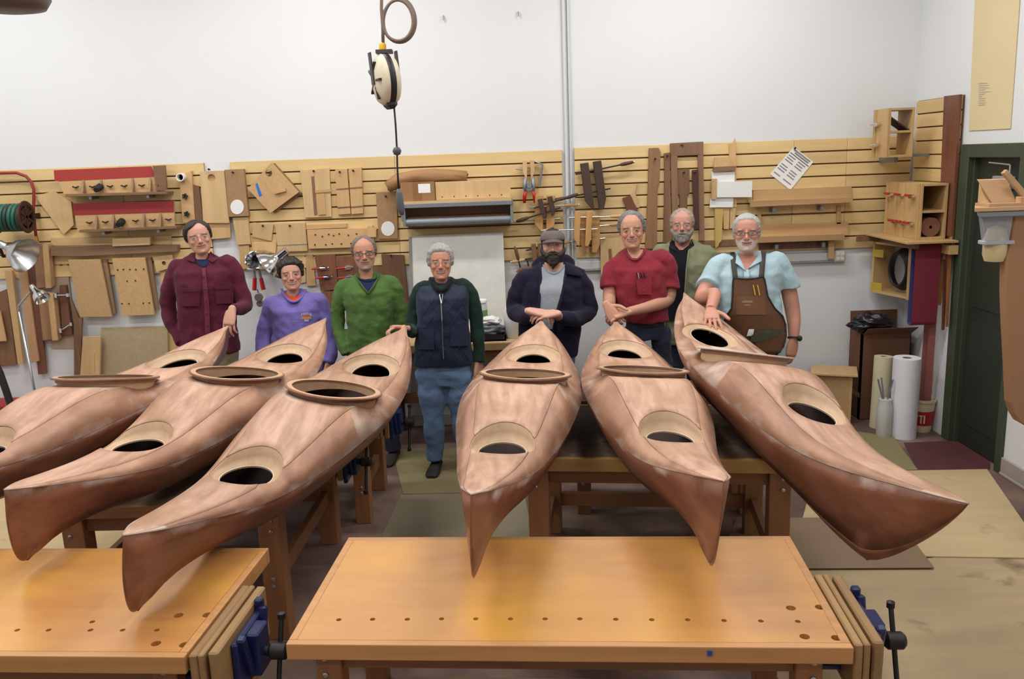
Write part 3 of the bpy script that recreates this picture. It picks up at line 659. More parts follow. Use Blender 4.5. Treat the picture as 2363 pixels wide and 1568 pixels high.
for a, b in (((130, 682), (157, 681)), ((141, 763), (165, 748))):
    A, B = aY(*a, YW-.09), aY(*b, YW-.09); mk('chrome_clamp', J(tube([A, B], .007, 8), obox(A, (.02, .03, .04)), obox(B, (.02, .03, .03))), M_chrome, _o)
board('plank', 'narrow brown plank standing on the floor beside the pale boards', M_walnut, [(163, 690), (182, 735), (189, 735), (183, 912), (171, 912), (170, 750)], .025, .06, base=YW)
_o = board('plywood_board', 'narrow plywood panel with a hole leaning below the particleboard panels', M_ply, [(191, 778), (232, 778), (228, 935), (180, 935)], .03, .07, [(210, 823, 3)], base=YW)
part_plate('strip', _o, [(207, 815), (218, 815), (215, 935), (202, 935)], YW-.104, .004, M_pine)
board('fibreboard_sheet', 'large grey-brown fibreboard sheet leaning on the wall behind the leftmost kayak', wood('fibreboard', 'a38e66', 'b29d76', 'z', 60, .75, 1.3, .3), [(233, 758), (386, 753), (392, 955), (225, 955)], .02, .02, base=YW)
board('fibreboard_sheet', 'narrow fibreboard strip peeping out behind the large fibreboard sheet', M_mdf, [(380, 756), (406, 752), (412, 950), (384, 950)], .016, .0, base=YW)
# boards right of the gap
_o = board('knob_jig', 'narrow pine board with two black star knobs', M_pine, [(413, 404), (442, 394), (450, 515), (421, 515)], .03)
for x, y in ((429, 453), (433, 494)):
    c = aY(x, y, YS-.03); mk('star_knob', J(lathe([(.012, 0), (.012, .02)], c, 'y', 10, rotm('Z', math.pi)), *[obox(c+np.array([.016*math.cos(k*1.257), -.022, .016*math.sin(k*1.257)]), (.016, .014, .016)) for k in range(5)]), M_black, _o)
c = aY(421, 409, YS-.03); mk('pipe_stub', J(lathe([(.034, 0), (.034, .06), (.027, .06), (.027, .0)], c, 'y', 18, rotm('Z', math.pi))), M_white, _o, smooth=True, auto=40)
board('wedge', 'dark walnut wedge behind the board with star knobs', M_walnut, [(440, 425), (459, 430), (470, 515), (449, 515)], .02)
board('plywood_board', 'tall plywood panel with a round hanging hole above the man in maroon', M_ply, [(461, 396), (517, 394), (529, 515), (469, 515)], .02, .022, [(488, 411, 9)], pegs=[(484, 392)])
board('plywood_board', 'shorter plywood panel behind the one with the round hanging hole', M_pine, [(474, 400), (524, 398), (532, 549), (484, 553)], .02, .0)
def circle_board(label, poly, c, peg_at, t=.05):
    o = board('push_board', label, wood('brown_mdf', '98703f', 'a67e4e', 'z', 60, .7, 1.3, .3), poly, t, .0, pegs=[peg_at])
    part_plate('white_disc', o, disc_px(c, 15.5, 17), YS-t-.004, .004, M_white); return o
circle_board('brown board with a white disc, next to the rotated square board', [(518, 392), (562, 390), (574, 499), (528, 501)], (547, 478), (539, 399))
circle_board('brown board with a white disc, next to the roller shelf', [(867, 444), (915, 442), (918, 551), (874, 552)], (895, 528), (891, 454), .03)
board('plywood_board', 'small plywood panel hanging below the left white disc', M_ply, [(536, 503), (572, 501), (578, 564), (547, 566)], .03)
board('plywood_board', 'rough plywood offcut under the small panel left of the steel lamps', M_pine, [(552, 567), (574, 566), (581, 620), (556, 622)], .02)
_o = board('rotated_board', 'square board hung on its corner with a blue tape mark', M_mdf, [(626, 375), (689, 444), (624, 492), (572, 436)], .03, .035, [(620, 400, 8)])
part_plate('tape_strip', _o, [(589, 425), (594, 423), (605, 452), (598, 454)], YS-.067, .002, plain('bright_blue_tape', '2f6fc0', .7))
part_plate('stick', _o, [(632, 441), (658, 434), (659, 442), (634, 448)], YS-.085, .02, M_pinex)
board('rotated_board', 'second square board behind the rotated blue-taped board', M_brownx, [(632, 376), (696, 447), (634, 492), (600, 450)], .03, .0)
_o = board('slot_jig', 'plywood jig board with a dark slot and a cross bar', M_ply, [(692, 392), (760, 388), (765, 501), (704, 503)], .025, pegs=[(725, 396)])
part_plate('slot', _o, [(718, 407), (725, 407), (732, 496), (725, 497)], YS-.028, .003, M_walnut)
part_plate('cross_bar', _o, [(727, 439), (764, 436), (764, 443), (727, 446)], YS-.035, .01, M_pinex)
part_plate('side_block', _o, [(730, 448), (748, 447), (752, 495), (735, 496)], YS-.035, .01, M_pine)
for lb, pl, ys in (('left one of two narrow pine boards with cross lines', [(773, 392), (801, 390), (809, 494), (780, 496)], 0), ('right one of two narrow pine boards with cross lines', [(804, 389), (834, 386), (838, 493), (811, 495)], 1)):
    o = board('narrow_board', lb, M_pine, pl, .035, pegs=[(pl[0][0]+12, pl[0][1]+6)])
    for f in (.42, .83): q = [np.array(p, float) for p in pl]; a = q[0]*(1-f)+q[3]*f; b = q[1]*(1-f)+q[2]*f; part_plate('cross_strip', o, [tuple(a), tuple(b), tuple(b+(0, 3)), tuple(a+(0, 3))], YS-.038, .003, M_brownx)
board('plywood_square', 'small tilted plywood square under the rotated board', M_ply, [(583, 514), (631, 518), (626, 557), (582, 547)], .025, pegs=[(608, 522)])
_o = board('plywood_square', 'larger plywood square with a grey pencil line', M_ply, [(635, 516), (704, 514), (710, 580), (641, 582)], .03, pegs=[(670, 522)])
part_plate('pencil_line', _o, [(640, 566), (709, 563), (709, 565), (640, 568)], YS-.0315, .0015, M_greymetal)
board('plywood_offcut', 'rough plywood offcut above the two steel lamp reflectors', M_pine, [(580, 560), (639, 557), (636, 585), (612, 592), (582, 584)], .015)
_o = board('drilled_board', 'long pine board with rows of drilled holes', M_pinex, [(708, 531), (862, 526), (864, 570), (712, 575)], .05)
for x, y in ((728, 543), (744, 547), (759, 542), (770, 545), (783, 541), (804, 544), (823, 541), (727, 566), (752, 566), (767, 564), (788, 564), (810, 563), (835, 562)): peg(_o, x, y, YS-.05, .002, .004)
_o = board('drilled_strip', 'thin pine strip resting on top of the drilled board', M_pinex, [(706, 519), (800, 516), (800, 526), (706, 530)], .03)
board('crown_block', 'small pointed pine block at the end of the drilled board', M_pine, [(844, 528), (849, 522), (853, 527), (858, 521), (862, 527), (868, 530), (868, 548), (846, 548)], .07)
board('plywood_strip', 'pale plywood strip right behind the head of the person in purple', M_ply, [(679, 588), (703, 587), (706, 652), (690, 656)], .02, .0, base=YW)
board('plywood_strip', 'yellow plywood strip beside the toggle clamp boards', M_pine, [(705, 587), (722, 588), (729, 660), (708, 661)], .03, .0, base=YW)
m_tog = wood('toggle_board', '6f3d1d', '8f5429', 'z', 26, .45, 10, .5)
def toggle_board(label, poly, clamps):
    o = board('toggle_clamp_board', label, m_tog, poly, .03, .02, base=YW)
    for x, y in clamps:
        c = aY(x, y, YW-.07)
        k = mk('toggle_clamp', J(tube([c+np.array([-.05, 0, 0]), c+np.array([.05, -.01, .004])], .007, 8), obox(c+np.array([0, .012, 0]), (.05, .025, .03)), obox(c+np.array([.02, -.01, .012]), (.05, .012, .012), ry=.3)), M_chrome, o)
        mk('clamp_handle', tube([c+np.array([-.1, -.012, -.004]), c+np.array([-.03, -.012, 0])], .008, 8), M_red, k)
    return o
toggle_board('left red-brown board with two chrome toggle clamps', [(725, 589), (773, 587), (781, 668), (740, 672)], [(746, 619), (754, 640)])
toggle_board('red-brown board with two chrome toggle clamps behind the man in green', [(776, 591), (822, 591), (832, 668), (784, 672)], [(803, 618), (806, 640)])
toggle_board('dark red-brown board below the toggle clamp boards', [(742, 674), (785, 672), (792, 745), (752, 748)], [(752, 707)])
board('plank', 'broad brown plank standing right of the man in green', wood('brown_plank', '5d3b23', '76502f', 'z', 26, .5, 10, .5), [(880, 587), (932, 589), (944, 712), (946, 830), (896, 830)], .03, .02, base=YW, pegs=[(903, 590)])
board('plank', 'plank with slanted end behind the broad brown plank', M_walnut, [(858, 583), (884, 583), (898, 830), (868, 830)], .02, .0, base=YW)
# boards at the right
board('paddle_board', 'long brown paddle-shaped board with a narrow blade', wood('paddle_wood', '7a5130', '94683f', 'z', 30, .5, 12, .5), [(1498, 342), (1520, 341), (1525, 352), (1522, 425), (1518, 428), (1516, 575), (1489, 575), (1496, 425)], .03, pegs=[(1511, 368)])
board('narrow_board', 'dark narrow board between the paddle and the wooden frame', M_walnut, [(1533, 354), (1546, 352), (1546, 404), (1552, 560), (1531, 562), (1534, 404)], .03, pegs=[(1539, 361)])
_t = thing('router_template', 'tall brown open wooden frame above the man with the grey beard', 'template', tuple(aY(1585, 560, YS-.03)), 'boards and jigs on the wall')
mf = wood('frame_wood', '765235', '8d6644', 'z', 28, .5, 10, .5)
part_plate('top_rail', _t, [(1547, 331), (1623, 327), (1623, 357), (1548, 360)], YS-.03, .03, mf, holes=[(1573, 338, 4.5)])
part_plate('stile', _t, [(1548, 360), (1563, 359), (1566, 560), (1552, 560)], YS-.03, .03, mf); part_plate('stile', _t, [(1611, 358), (1623, 357), (1626, 556), (1614, 556)], YS-.03, .03, mf)
board('paddle_board', 'small brown paddle hanging inside the wooden frame', M_walnut, [(1564, 391), (1591, 390), (1591, 447), (1586, 450), (1586, 500), (1568, 500), (1568, 450), (1563, 449)], .02, .0, pegs=[(1577, 399)])
board('narrow_board', 'dark maroon board hanging inside the wooden frame', wood('maroon_board', '3e1c18', '582a22', 'z', 28, .5, 10, .5), [(1597, 393), (1611, 391), (1614, 529), (1602, 531)], .02, .032, pegs=[(1602, 399)])
_t = thing('white_jig', 'jig of white panels screwed to pine sticks', 'jig', tuple(aY(1680, 560, YS-.03)), 'boards and jigs on the wall')
part_plate('pine_stick', _t, [(1683, 332), (1692, 330), (1697, 319), (1698, 331), (1700, 478), (1686, 479)], YS-.03, .028, M_pine)
part_plate('top_plate', _t, [(1649, 364), (1683, 363), (1698, 384), (1648, 388)], YS-.05, .02, M_pine)
part_plate('strip', _t, [(1647, 386), (1698, 383), (1697, 394), (1646, 397)], YS-.065, .03, M_brownx)
for p_ in ([(1643, 397), (1696, 396), (1695, 421), (1642, 424)], [(1640, 458), (1693, 456), (1691, 479), (1638, 479)]): part_plate('white_panel', _t, p_, YS-.045, .014, M_white)
part_plate('white_panel', _t, [(1654, 420), (1736, 418), (1735, 455), (1654, 456)], YS-.065, .018, M_white)
part_plate('strip', _t, [(1643, 413), (1655, 413), (1653, 460), (1642, 460)], YS-.07, .02, M_pine)
part_plate('pine_stick', _t, [(1668, 480), (1684, 480), (1682, 529), (1670, 529)], YS-.03, .028, M_pine); part_plate('pine_stick', _t, [(1685, 480), (1699, 479), (1693, 528), (1684, 528)], YS-.026, .024, M_ply)
part_plate('yellow_stick', _t, [(1650, 481), (1669, 481), (1665, 556), (1659, 562), (1658, 568), (1651, 573)], YS-.036, .03, wood('yellow_stick', 'b79232', 'cbaa4a', 'z', 26, .5, 10, .5))
def rail(label, front, top, back, tabs):
    t = thing('wooden_rail', label, 'rail', tuple(aY(*front[3], YS-.13)), 'boards and jigs on the wall')
    part_plate('front_strip', t, front, YS-.13, .02, wood('rail_wood', 'a87a46', 'bb8e58', 'x', 26, .5, 12, .5))
    a, b = aY(*front[0], YS-.11), aY(*front[1], YS-.11)
    mk('ledge', prism([a, b, b+np.array([0, .11, 0]), a+np.array([0, .11, 0])], (0, 0, -.018)), M_plyx, t)
    part_plate('back_strip', t, back, YS-.02, .02, M_pinex)
    for x, y in tabs:
        c = aY(x, y, YS-.02); mk('bracket', J(box(c[0]-.014, c[0]+.014, YS-.09, YS, c[2]-.03, c[2]+.01)), M_greymetal, t)
    return t
rail('upper long wooden rail under the tilted notice', [(1732, 464), (1968, 456), (1968, 467), (1732, 478)], None, [(1738, 440), (1965, 430), (1966, 458), (1738, 466)], [(1781, 482), (1891, 477)])
rail('lower long wooden rail right of the head of the man in the apron', [(1738, 548), (1949, 541), (1949, 554), (1736, 561)], None, [(1738, 520), (1958, 513), (1958, 543), (1738, 549)], [(1787, 566), (1894, 561)])
for lb, pl in (('short pine upright right of the two long rails', [(1932, 476), (1941, 475), (1941, 517), (1930, 518)]), ('short pine upright left between the two long rails', [(1748, 483), (1757, 482), (1757, 516), (1749, 517)])): board('upright', lb, M_pine, pl, .02)
board('strip', 'red-brown strip along the lower edge of the right slat wall', M_maho, [(1752, 563), (1912, 557), (1912, 571), (1752, 577)], .018, .0)
board('strip', 'brown strip low on the slat wall behind the man in olive', M_walnut, [(1600, 557), (1735, 551), (1735, 566), (1600, 572)], .018)
board('pine_stub', 'short pine stub hanging beside the socket box', M_pine, [(1912, 556), (1926, 555), (1925, 597), (1912, 598)], .03, .05, base=YW)
_o = board('slotted_board', 'pale plywood board with a dark slot behind the man in red', M_ply, [(1385, 552), (1440, 548), (1441, 632), (1387, 634)], .02, .02)
part_plate('slot', _o, [(1404, 575), (1411, 574), (1412, 598), (1405, 599)], YS-.043, .003, M_walnut)
board('wedge', 'dark red wedge leaning beside the dark old hand screw', M_maho, [(1437, 457), (1456, 452), (1472, 487), (1448, 490)], .03)
board('triangle', 'pale triangular offcut behind the dark red wedge', M_ply, [(1455, 452), (1468, 424), (1471, 425), (1466, 446), (1476, 480), (1468, 480)], .02)
# tilted printed notice
_o = board('paper_notice', 'tilted white printed notice pinned to the right slat wall', M_paper, [(1832, 339), (1877, 374), (1824, 439), (1777, 402)], .0015, .004, pegs=[(1833, 343)], cat='notice', group=None, bevel=0)
m_ink = plain('faded_print', '8c8a88', .8); m_inkd = plain('dark_print', '55524f', .8)
def npt(u, v):
    a, b, d = np.array([1832., 339]), np.array([1877., 374]), np.array([1777., 402]); return tuple(a+(b-a)*u+(d-a)*v)
def ink(u0, u1, v0, v1, m): part_plate('printed_text', _o, [npt(u0, v0), npt(u1, v0), npt(u1, v1), npt(u0, v1)], YS-.0062, .0006, m)
ink(.08, .9, .03, .075, m_ink); ink(.2, .88, .09, .14, m_ink); ink(.05, .97, .17, .195, m_inkd)
for c0 in (.06, .53):
    for k in range(9):
        if k in (3, 7): continue
        ink(c0, c0+random.uniform(.3, .41), .24+k*.078, .24+k*.078+.035, m_ink)
# mahogany plank on the side panel and the cream poster above the door (right wall, plane X)
def xplate(poly, X, t): return prism([aX(x, y, X) for x, y in poly], (t, 0, 0))
tag(mk('plank', xplate([(2178, 222), (2214, 218), (2194, 545), (2165, 545)], XR-.055, .024), M_maho, bevel=.002), 'tall dark red plank hanging on the side slat wall by the door', 'board', 'boards and jigs on the wall')
_o = tag(mk('wall_poster', xplate([(2252, -60), (2357, -60), (2331, 297), (2235, 302)], XR-.008, .006), plain('cream_poster', 'd8c69c', .8, var=.05, scale=3)), 'tall cream sheet with a faint grey smudge above the green door', 'poster')
mk('faint_print', J(*[xplate([(2258+random.uniform(-2, 2), y), (2258+random.uniform(12, 36)*(1 if y < 215 else .6), y-1), (2258+random.uniform(12, 30)*(1 if y < 215 else .6), y+1.5), (2258, y+2)], XR-.0095, .001) for y in range(192, 246, 5)]), plain('faint_ink', 'b3a58a', .8), _o)

# ---------------------------------------------------------------- clamps
def hand_screw(label, c_px, L=.30, gap=.05, tilt=0, mats=None, off=.06, sp=(.33, .62), reach=.13, flare=0.0, w=.07, th=.05):
    """wooden hand screw: two tapered jaws, two crossing spindles with turned handles; local x across, z down the jaws"""
    mj, mh, ms = mats or (M_jaw, M_pine, M_metal)
    c = aY(*c_px, YS-off)
    t = thing('hand_screw', label, 'clamp', tuple(c), 'wooden hand screws'); t.rotation_euler.y = tilt
    for s in (-1, 1):
        x = s*(gap/2+w/2)
        o = mk('jaw', prism([(x-w/2, -th/2, L*.5), (x+w/2, -th/2, L*.5), (x+w/2, -th/2, -L*.28 if s > 0 else -L*.5), (x-w/2+(w*.55 if s > 0 else w*.9), -th/2, -L*.5), (x-w/2+(0 if s > 0 else .0), -th/2, -L*.5 if s > 0 else -L*.28)], (0, th, 0)), mj, t, local=True, bevel=.004)
        if flare: o.rotation_euler.y = s*flare
    for k, f in enumerate(sp):
        z = L*.5-L*f; s = 1 if k == 0 else -1
        a, b = np.array([-s*(gap/2+w+.05), -.0, z]), np.array([s*(gap/2+w+reach), -.0, z+.02*s])
        o = mk('spindle', tube([a, b], .0065, 8), ms, t, local=True)
        d = (b-a)/np.linalg.norm(b-a)
        mk('handle', tube([b-d*.015, b, b+d*.03, b+d*.085, b+d*.105], [.008, .014, .0165, .0145, .008], 10), mh, o, local=True, smooth=True)
        mk('ferrule', tube([b+d*.1, b+d*.112], .009, 8), M_metal, o, local=True)
    return t
M_jaw = wood('hand_screw_jaw', 'b17c37', 'c99648', 'z', 24, .45, 10, .5)
hand_screw('yellow hand screw hanging left of the cable pipe above the cap', (1257, 494), .32, .03, .04, reach=.10)
hand_screw('yellow hand screw hanging right of the cable pipe beside the cap', (1361, 541), .32, .03, 0, reach=.10)
hand_screw('large dark old hand screw high on the slat wall', (1370, 430), .41, .04, -.12, (M_oldwood, wood('old_handle', '45291b', '5f3b26', 'x', 24, .5, 8, .5), M_iron), .06, (.2, .6), .17)
hand_screw('small dark hand screw behind the shoulder of the hooded man', (1240, 585), .17, .015, -.05, (M_walnut, M_pine, M_iron), .05, (.3, .65), .08, w=.04, th=.03)
hand_screw('second yellow hand screw hidden behind the one right of the pipe', (1345, 528), .3, .05, .06, None, .12, (.2, .5), .17, w=.05, th=.04)
hand_screw('brown-handled hand screw low beside the whiteboard', (1212, 628), .16, .02, 1.45, (M_walnut, wood('old_handle2', '5d3c25', '77502f', 'x', 24, .5, 8, .5), M_iron), .06, (.3, .65), .08, w=.035, th=.03)
hand_screw('dark-handled hand screw crossing behind the left yellow one', (1262, 478), .16, .045, -.2, (M_oldwood, M_oldwood, M_iron), .11, (.4, .7), .12, w=.04, th=.03)
def spring_clamp(label, c_px, s=1.0):
    c = aY(*c_px, YS-.05)
    t = thing('spring_clamp', label, 'clamp', tuple(c), 'metal spring clamps')
    for k in (-1, 1):
        mk('wooden_jaw', prism([(k*.012, -.015, .20), (k*.05, -.015, .20), (k*.05, -.015, .1), (k*.018, -.015, .03)], (0, .03, 0)), M_ply, t, local=True, bevel=.003)
        o = mk('lever', tube([(k*.03, 0, .06), (k*.04, 0, -.02), (k*.03, 0, -.07)], [.014, .017, .013], 8), M_greymetal, t, local=True, smooth=True)
        mk('grip', tube([(k*.03, 0, -.06), (k*.042, 0, -.1), (k*.046, 0, -.16)], [.014, .018, .013], 10), M_red, o, local=True, smooth=True)
    mk('pivot', J(lathe([(.022, -.02), (.022, .02)], (0, 0, -.01), 'y', 12), obox((0, 0, -.04), (.09, .02, .025))), M_greymetal, t, local=True)
    mk('rod', J(tube([(-.11, 0, .13), (.06, 0, .11)], .005, 6), tube([(.05, .02, .19), (.12, .02, .16), (.09, .02, -.02)], .01, 6)), M_greymetal, t, local=True)
    return t
spring_clamp('steel spring clamp with red grips and wooden jaws, above the left hand screw', (1221, 425))

# ---------------------------------------------------------------- roller shelf and what lies on it
Yr = YS-.24
_t = thing('roller_shelf', 'wall shelf with a grey metal frame and a grey roller below', 'shelf', tuple(aY(1055, 515, Yr)))
a, b = aY(930, 466, Yr), aY(1180, 460, Yr)
mk('shelf_board', prism([(a[0], Yr, a[2]), (b[0], Yr, a[2]), (b[0], YS, a[2]), (a[0], YS, a[2])], (0, 0, -.02)), M_plyx, _t)
mk('front_rail', box(a[0]-.005, b[0]+.005, Yr-.012, Yr, a[2]-.055, a[2]-.02), M_greymetal, _t, bevel=.003)
zr = aY(1055, 511, Yr)[2]
for x in (a[0], b[0]): mk('side_bracket', box(x-.012, x+.012, Yr, YS, zr-.03, a[2]-.02), M_greymetal, _t, bevel=.002)
mk('roller', tube([(a[0]+.012, Yr+.04, zr), (b[0]-.012, Yr+.04, zr)], .032, 16), plain('roller_grey', '7d848c', .45, .3), _t, smooth=True, auto=40)
mk('inner_sheet', prism([(a[0]+.01, YS-.02, zr), (b[0]-.01, YS-.02, zr), (b[0]-.01, YS-.02, a[2]-.02), (a[0]+.01, YS-.02, a[2]-.02)], (0, .008, 0)), M_brownx, _t)
mk('paper_on_roll', tube([(a[0]+.02, Yr+.12, zr), (b[0]-.02, Yr+.12, zr)], .05, 16), plain('brown_sheet_roll', '6b4228', .7), _t, smooth=True, auto=40)
zs_ = a[2]+.001
A, B = aY(926, 462, Yr+.03)[0], aY(1004, 462, Yr+.03)[0]
_o = mk('cardboard_box', box(max(A, a[0]-.02), B, Yr+.03, YS-.01, zs_, zs_+.155), M_card); tag(_o, 'small cardboard box with a white label on the roller shelf', 'box')
mk('address_label', box(aY(964, 430, Yr)[0], aY(992, 430, Yr)[0], Yr+.028, Yr+.0305, zs_+.065, zs_+.14), M_paper, _o)
mk('tape', box((A+B)/2-.04, (A+B)/2+.03, Yr+.0285, Yr+.0302, zs_, zs_+.155), plain('brown_tape', '8a6238', .4), _o)
_o = mk('plywood_board', xf(box(B+.005, aY(1187, 450, Yr)[0]-.03, Yr+.05, Yr+.065, zs_, zs_+.15), trm(0, 0, 0)), M_ply, bevel=.002); tag(_o, 'long pale plywood panel standing on the roller shelf', 'board', 'boards and jigs on the wall')
for k in range(6): mk('hole_plug', lathe([(.005, 0), (.005, .002)], (B+.06+k*.1, Yr+.05, zs_+.025), 'y', 8, rotm('Z', math.pi)), M_iron, _o)
# crumpled kraft roll behind
_p = [aY(x, y, YS-.10) for x, y in ((895, 432), (920, 418), (960, 408), (1000, 408), (1040, 407), (1078, 408))]
V, F = tube(_p, [.05, .06, .055, .06, .052, .042], 14); V = V+rng.normal(0, .006, V.shape)
tag(mk('kraft_paper_roll', (V, F), M_kraft, smooth=True), 'crumpled brown kraft paper roll lying behind the cardboard box', 'paper roll')
# whiteboard and things on the bench below it
Yb_ = YW-.10
_o = mk('whiteboard', plate([(949, 547), (1161, 538), (1170, 772), (956, 782)], Yb_, .018), plain('stained_whiteboard', 'e3e4df', .45, var=.10, scale=14)); tag(_o, 'stained whiteboard leaning on the wall above the back bench', 'whiteboard')
part_plate('edge_strip', _o, [(943, 549), (950, 547), (957, 780), (949, 782)], Yb_-.004, .028, plain('board_edge', '8f8b84', .6))
part_plate('top_strip', _o, [(949, 545), (1161, 536), (1161, 539), (949, 548)], Yb_-.004, .028, plain('board_top_edge', 'b9b4a8', .6))
zb = .9015
def at_bench(px, py): p = aZ(px, py, zb); return p
c = at_bench(1128, 768); c[1] = 6.98
_o = thing('plastic_tub', 'low black plastic tub full of crumpled clear bags', 'tub', (c[0], c[1], zb))
mk('tray', xf(J(box(-.15, .15, -.11, .11, 0, .012), box(-.15, -.14, -.11, .11, 0, .05), box(.14, .15, -.11, .11, 0, .05), box(-.15, .15, -.11, -.10, 0, .05), box(-.15, .15, .10, .11, 0, .05)), trm(0, 0, 0)), M_black, _o, local=True)
def crumple(c, r, seed, n=26):
    V, F = [], []
    for i in range(n+1):
        ph = math.pi*i/n
        for k in range(n):
            t = 2*math.pi*k/n; d = (math.sin(ph)*math.cos(t), math.sin(ph)*math.sin(t), math.cos(ph)); v = Vector(d)
            q = 1+.45*mnoise.noise(v*2.2+Vector((seed, 0, 0)))+.35*abs(mnoise.noise(v*5+Vector((0, seed, 0))))-.1
            V.append([c[m]+r[m]*q*d[m] for m in range(3)])
    for i in range(n):
        for k in range(n): F.append((i*n+k, (i+1)*n+k, (i+1)*n+(k+1) % n, i*n+(k+1) % n))
    return np.array(V), F
mk('clear_bag', crumple((0, 0, .08), (.13, .09, .065), 3), plain('grey_plastic_bag', '8a8f93', .25, var=.4, scale=14), _o, local=True, smooth=True)
mk('white_tissue', crumple((.02, -.02, .155), (.085, .06, .035), 4), M_paper, _o, local=True, smooth=True)
c = at_bench(1121, 755)
_o = thing('plastic_jar', 'clear jar with a white lid and green label behind the tub', 'jar', (c[0]-.02, 7.2, zb))
mk('body', lathe([(.001, 0), (.045, 0), (.048, .01), (.048, .12), (.044, .135), (.042, .15)], (0, 0, .12), 'z', 20), plain('clear_jar', 'c9d2d0', .15), _o, local=True, smooth=True, auto=40)
mk('label_band', lathe([(.0485, .03), (.0495, .03), (.0495, .09), (.0485, .09)], (0, 0, .12), 'z', 20), plain('green_label', '6f9c58', .6), _o, local=True, smooth=True, auto=40)
mk('lid', lathe([(.047, .15), (.05, .153), (.05, .172), (.046, .178), (.0, .178)], (0, 0, .12), 'z', 20), M_white, _o, local=True, smooth=True, auto=40)
mk('stand_block', box(-.06, .06, -.06, .06, 0, .12), M_card, _o, local=True)
c = at_bench(1186, 764)
_o = thing('plastic_jug', 'white plastic jug with a narrow neck beside the hooded man', 'jug', (c[0], 7.02, zb))
mk('body', lathe([(.001, 0), (.075, 0), (.082, .01), (.082, .20), (.074, .25), (.045, .31), (.026, .34), (.024, .37)], (0, 0, 0), 'z', 24), plain('jug_white', 'e2e4e2', .4), _o, local=True, smooth=True, auto=50)
mk('cap', lathe([(.027, .37), (.029, .372), (.029, .40), (.0, .402)], (0, 0, 0), 'z', 16), M_white, _o, local=True, smooth=True, auto=40)

# ---------------------------------------------------------------- lamps, reel and hose at the left
def cone_lamp(p_neck, p_rim, prof, n=28):
    """reflector turned about the line neck -> rim centre"""
    p, q = np.array(p_neck), np.array(p_rim); d = (q-p); L = np.linalg.norm(d); d = d/L
    R = np.array(Vector(d).to_track_quat('Z', 'Y').to_matrix())
    V, F = lathe([(r, h*L) for r, h in prof], (0, 0, 0), 'z', n)
    return V @ R.T + p, F[:len(prof)*n-n]
Yl = 7.05
p, q = aY(6, 566, Yl), aY(58, 590, Yl-.06)
_o = thing('clamp_lamp', 'spun aluminium clamp lamp at the left edge below the hose reel', 'lamp', tuple(p))
mk('reflector', cone_lamp(p, q, [(.02, .0), (.035, .3), (.06, .42), (.105, .62), (.135, .9), (.145, 1.0), (.148, 1.01), (.143, 1.0), (.12, .8), (.05, .45)]), M_alu, _o, smooth=True, auto=50)
mk('socket', cone_lamp(p-(q-p)*.28, p+(q-p)*.3, [(.0, 0), (.028, .02), (.03, .3), (.03, .95), (.022, 1)]), M_alu, _o, smooth=True, auto=50)
mk('clamp', J(tube([p+np.array([-.04, .02, -.02]), p+np.array([-.07, .1, -.1]), p+np.array([-.05, .38, -.12])], .014, 8), obox(p+np.array([-.05, .4, -.12]), (.05, .09, .05))), M_iron, _o)
Yl2 = 6.95
_o = thing('floor_lamp', 'chrome lamp on a thin tilted pole at the far left', 'lamp', tuple(aZ(90, 955, 0)))
p, q = aY(73, 660, Yl2), aY(98, 690, Yl2-.05)
mk('lamp_head', cone_lamp(p, q, [(.0, -.05), (.018, -.02), (.022, .2), (.026, .45), (.05, .62), (.062, .8), (.066, 1.0), (.063, 1.0), (.045, .7)]), M_chrome, _o, smooth=True, auto=50)
mk('arm', tube([aY(70, 674, Yl2), aY(43, 706, Yl2), aY(44, 724, Yl2)], .009, 8), M_metal, _o)
mk('pole', tube([aY(44, 720, Yl2), aY(86, 935, Yl2), aY(94, 975, Yl2)], .011, 10), M_metal, _o, smooth=True)
p2 = aY(94, 975, Yl2); mk('base', lathe([(.0, 0), (.12, 0), (.12, .015), (.02, .03), (.012, max(.05, p2[2]))], (p2[0], p2[1], 0), 'z', 20), M_iron, _o, smooth=True, auto=40)
for cc in (_o,): cc.location.x, cc.location.y, cc.location.z = cc.location.x, cc.location.y, 0
# hose reel
Yh = YS-.22
c = aY(61, 501, Yh); c0 = aY(-12, 500, Yh)
_o = thing('hose_reel', 'rusty hose reel wound with green hose at the left edge', 'hose reel', tuple(c-np.array([.1, 0, .14])))
mr_ = plain('rusty_steel', '4a2f25', .6, .4, var=.3, scale=12)
sx = np.array([1, 0, 0])
for x, r in ((c[0], .13), (c0[0], .13)):
    rim = mk('flange', J(lathe([(r, -.008), (r+.006, 0), (r, .008), (r-.03, .006), (r-.03, -.006), (r, -.008)], (x, c[1], c[2]), 'x', 28), *[obox((x, c[1], c[2]), (.01, .02, 2*r-.03), rx=k*math.pi/3) for k in range(3)]), mr_, _o)
for k in range(7):
    x = c0[0]+.025+k*(c[0]-c0[0]-.05)/6
    mk('hose_turn', tube([(x+.01*math.sin(t), c[1]+.1*math.cos(t), c[2]+.1*math.sin(t)) for t in np.linspace(0, 2*math.pi, 24, endpoint=False)], .017, 8, closed=True), plain('green_hose', '1f5a48', .5) if k % 3 else plain('dark_hose', '26322f', .5), _o, smooth=True)
mk('drum', tube([(c0[0], c[1], c[2]), (c[0], c[1], c[2])], .08, 16), mr_, _o)
mk('mount', J(box(c0[0]-.01, c0[0]+.02, c[1], YS, c[2]-.02, c[2]+.02), box(c[0]-.02, c[0]-.0, c[1], YS, c[2]-.02, c[2]+.02)), M_iron, _o)
_pts = [aY(x, y, YS-.05) for x, y in ((-60, 402), (0, 400), (38, 399), (60, 407), (72, 420), (78, 438), (78, 460), (77, 490), (80, 520), (83, 545))]
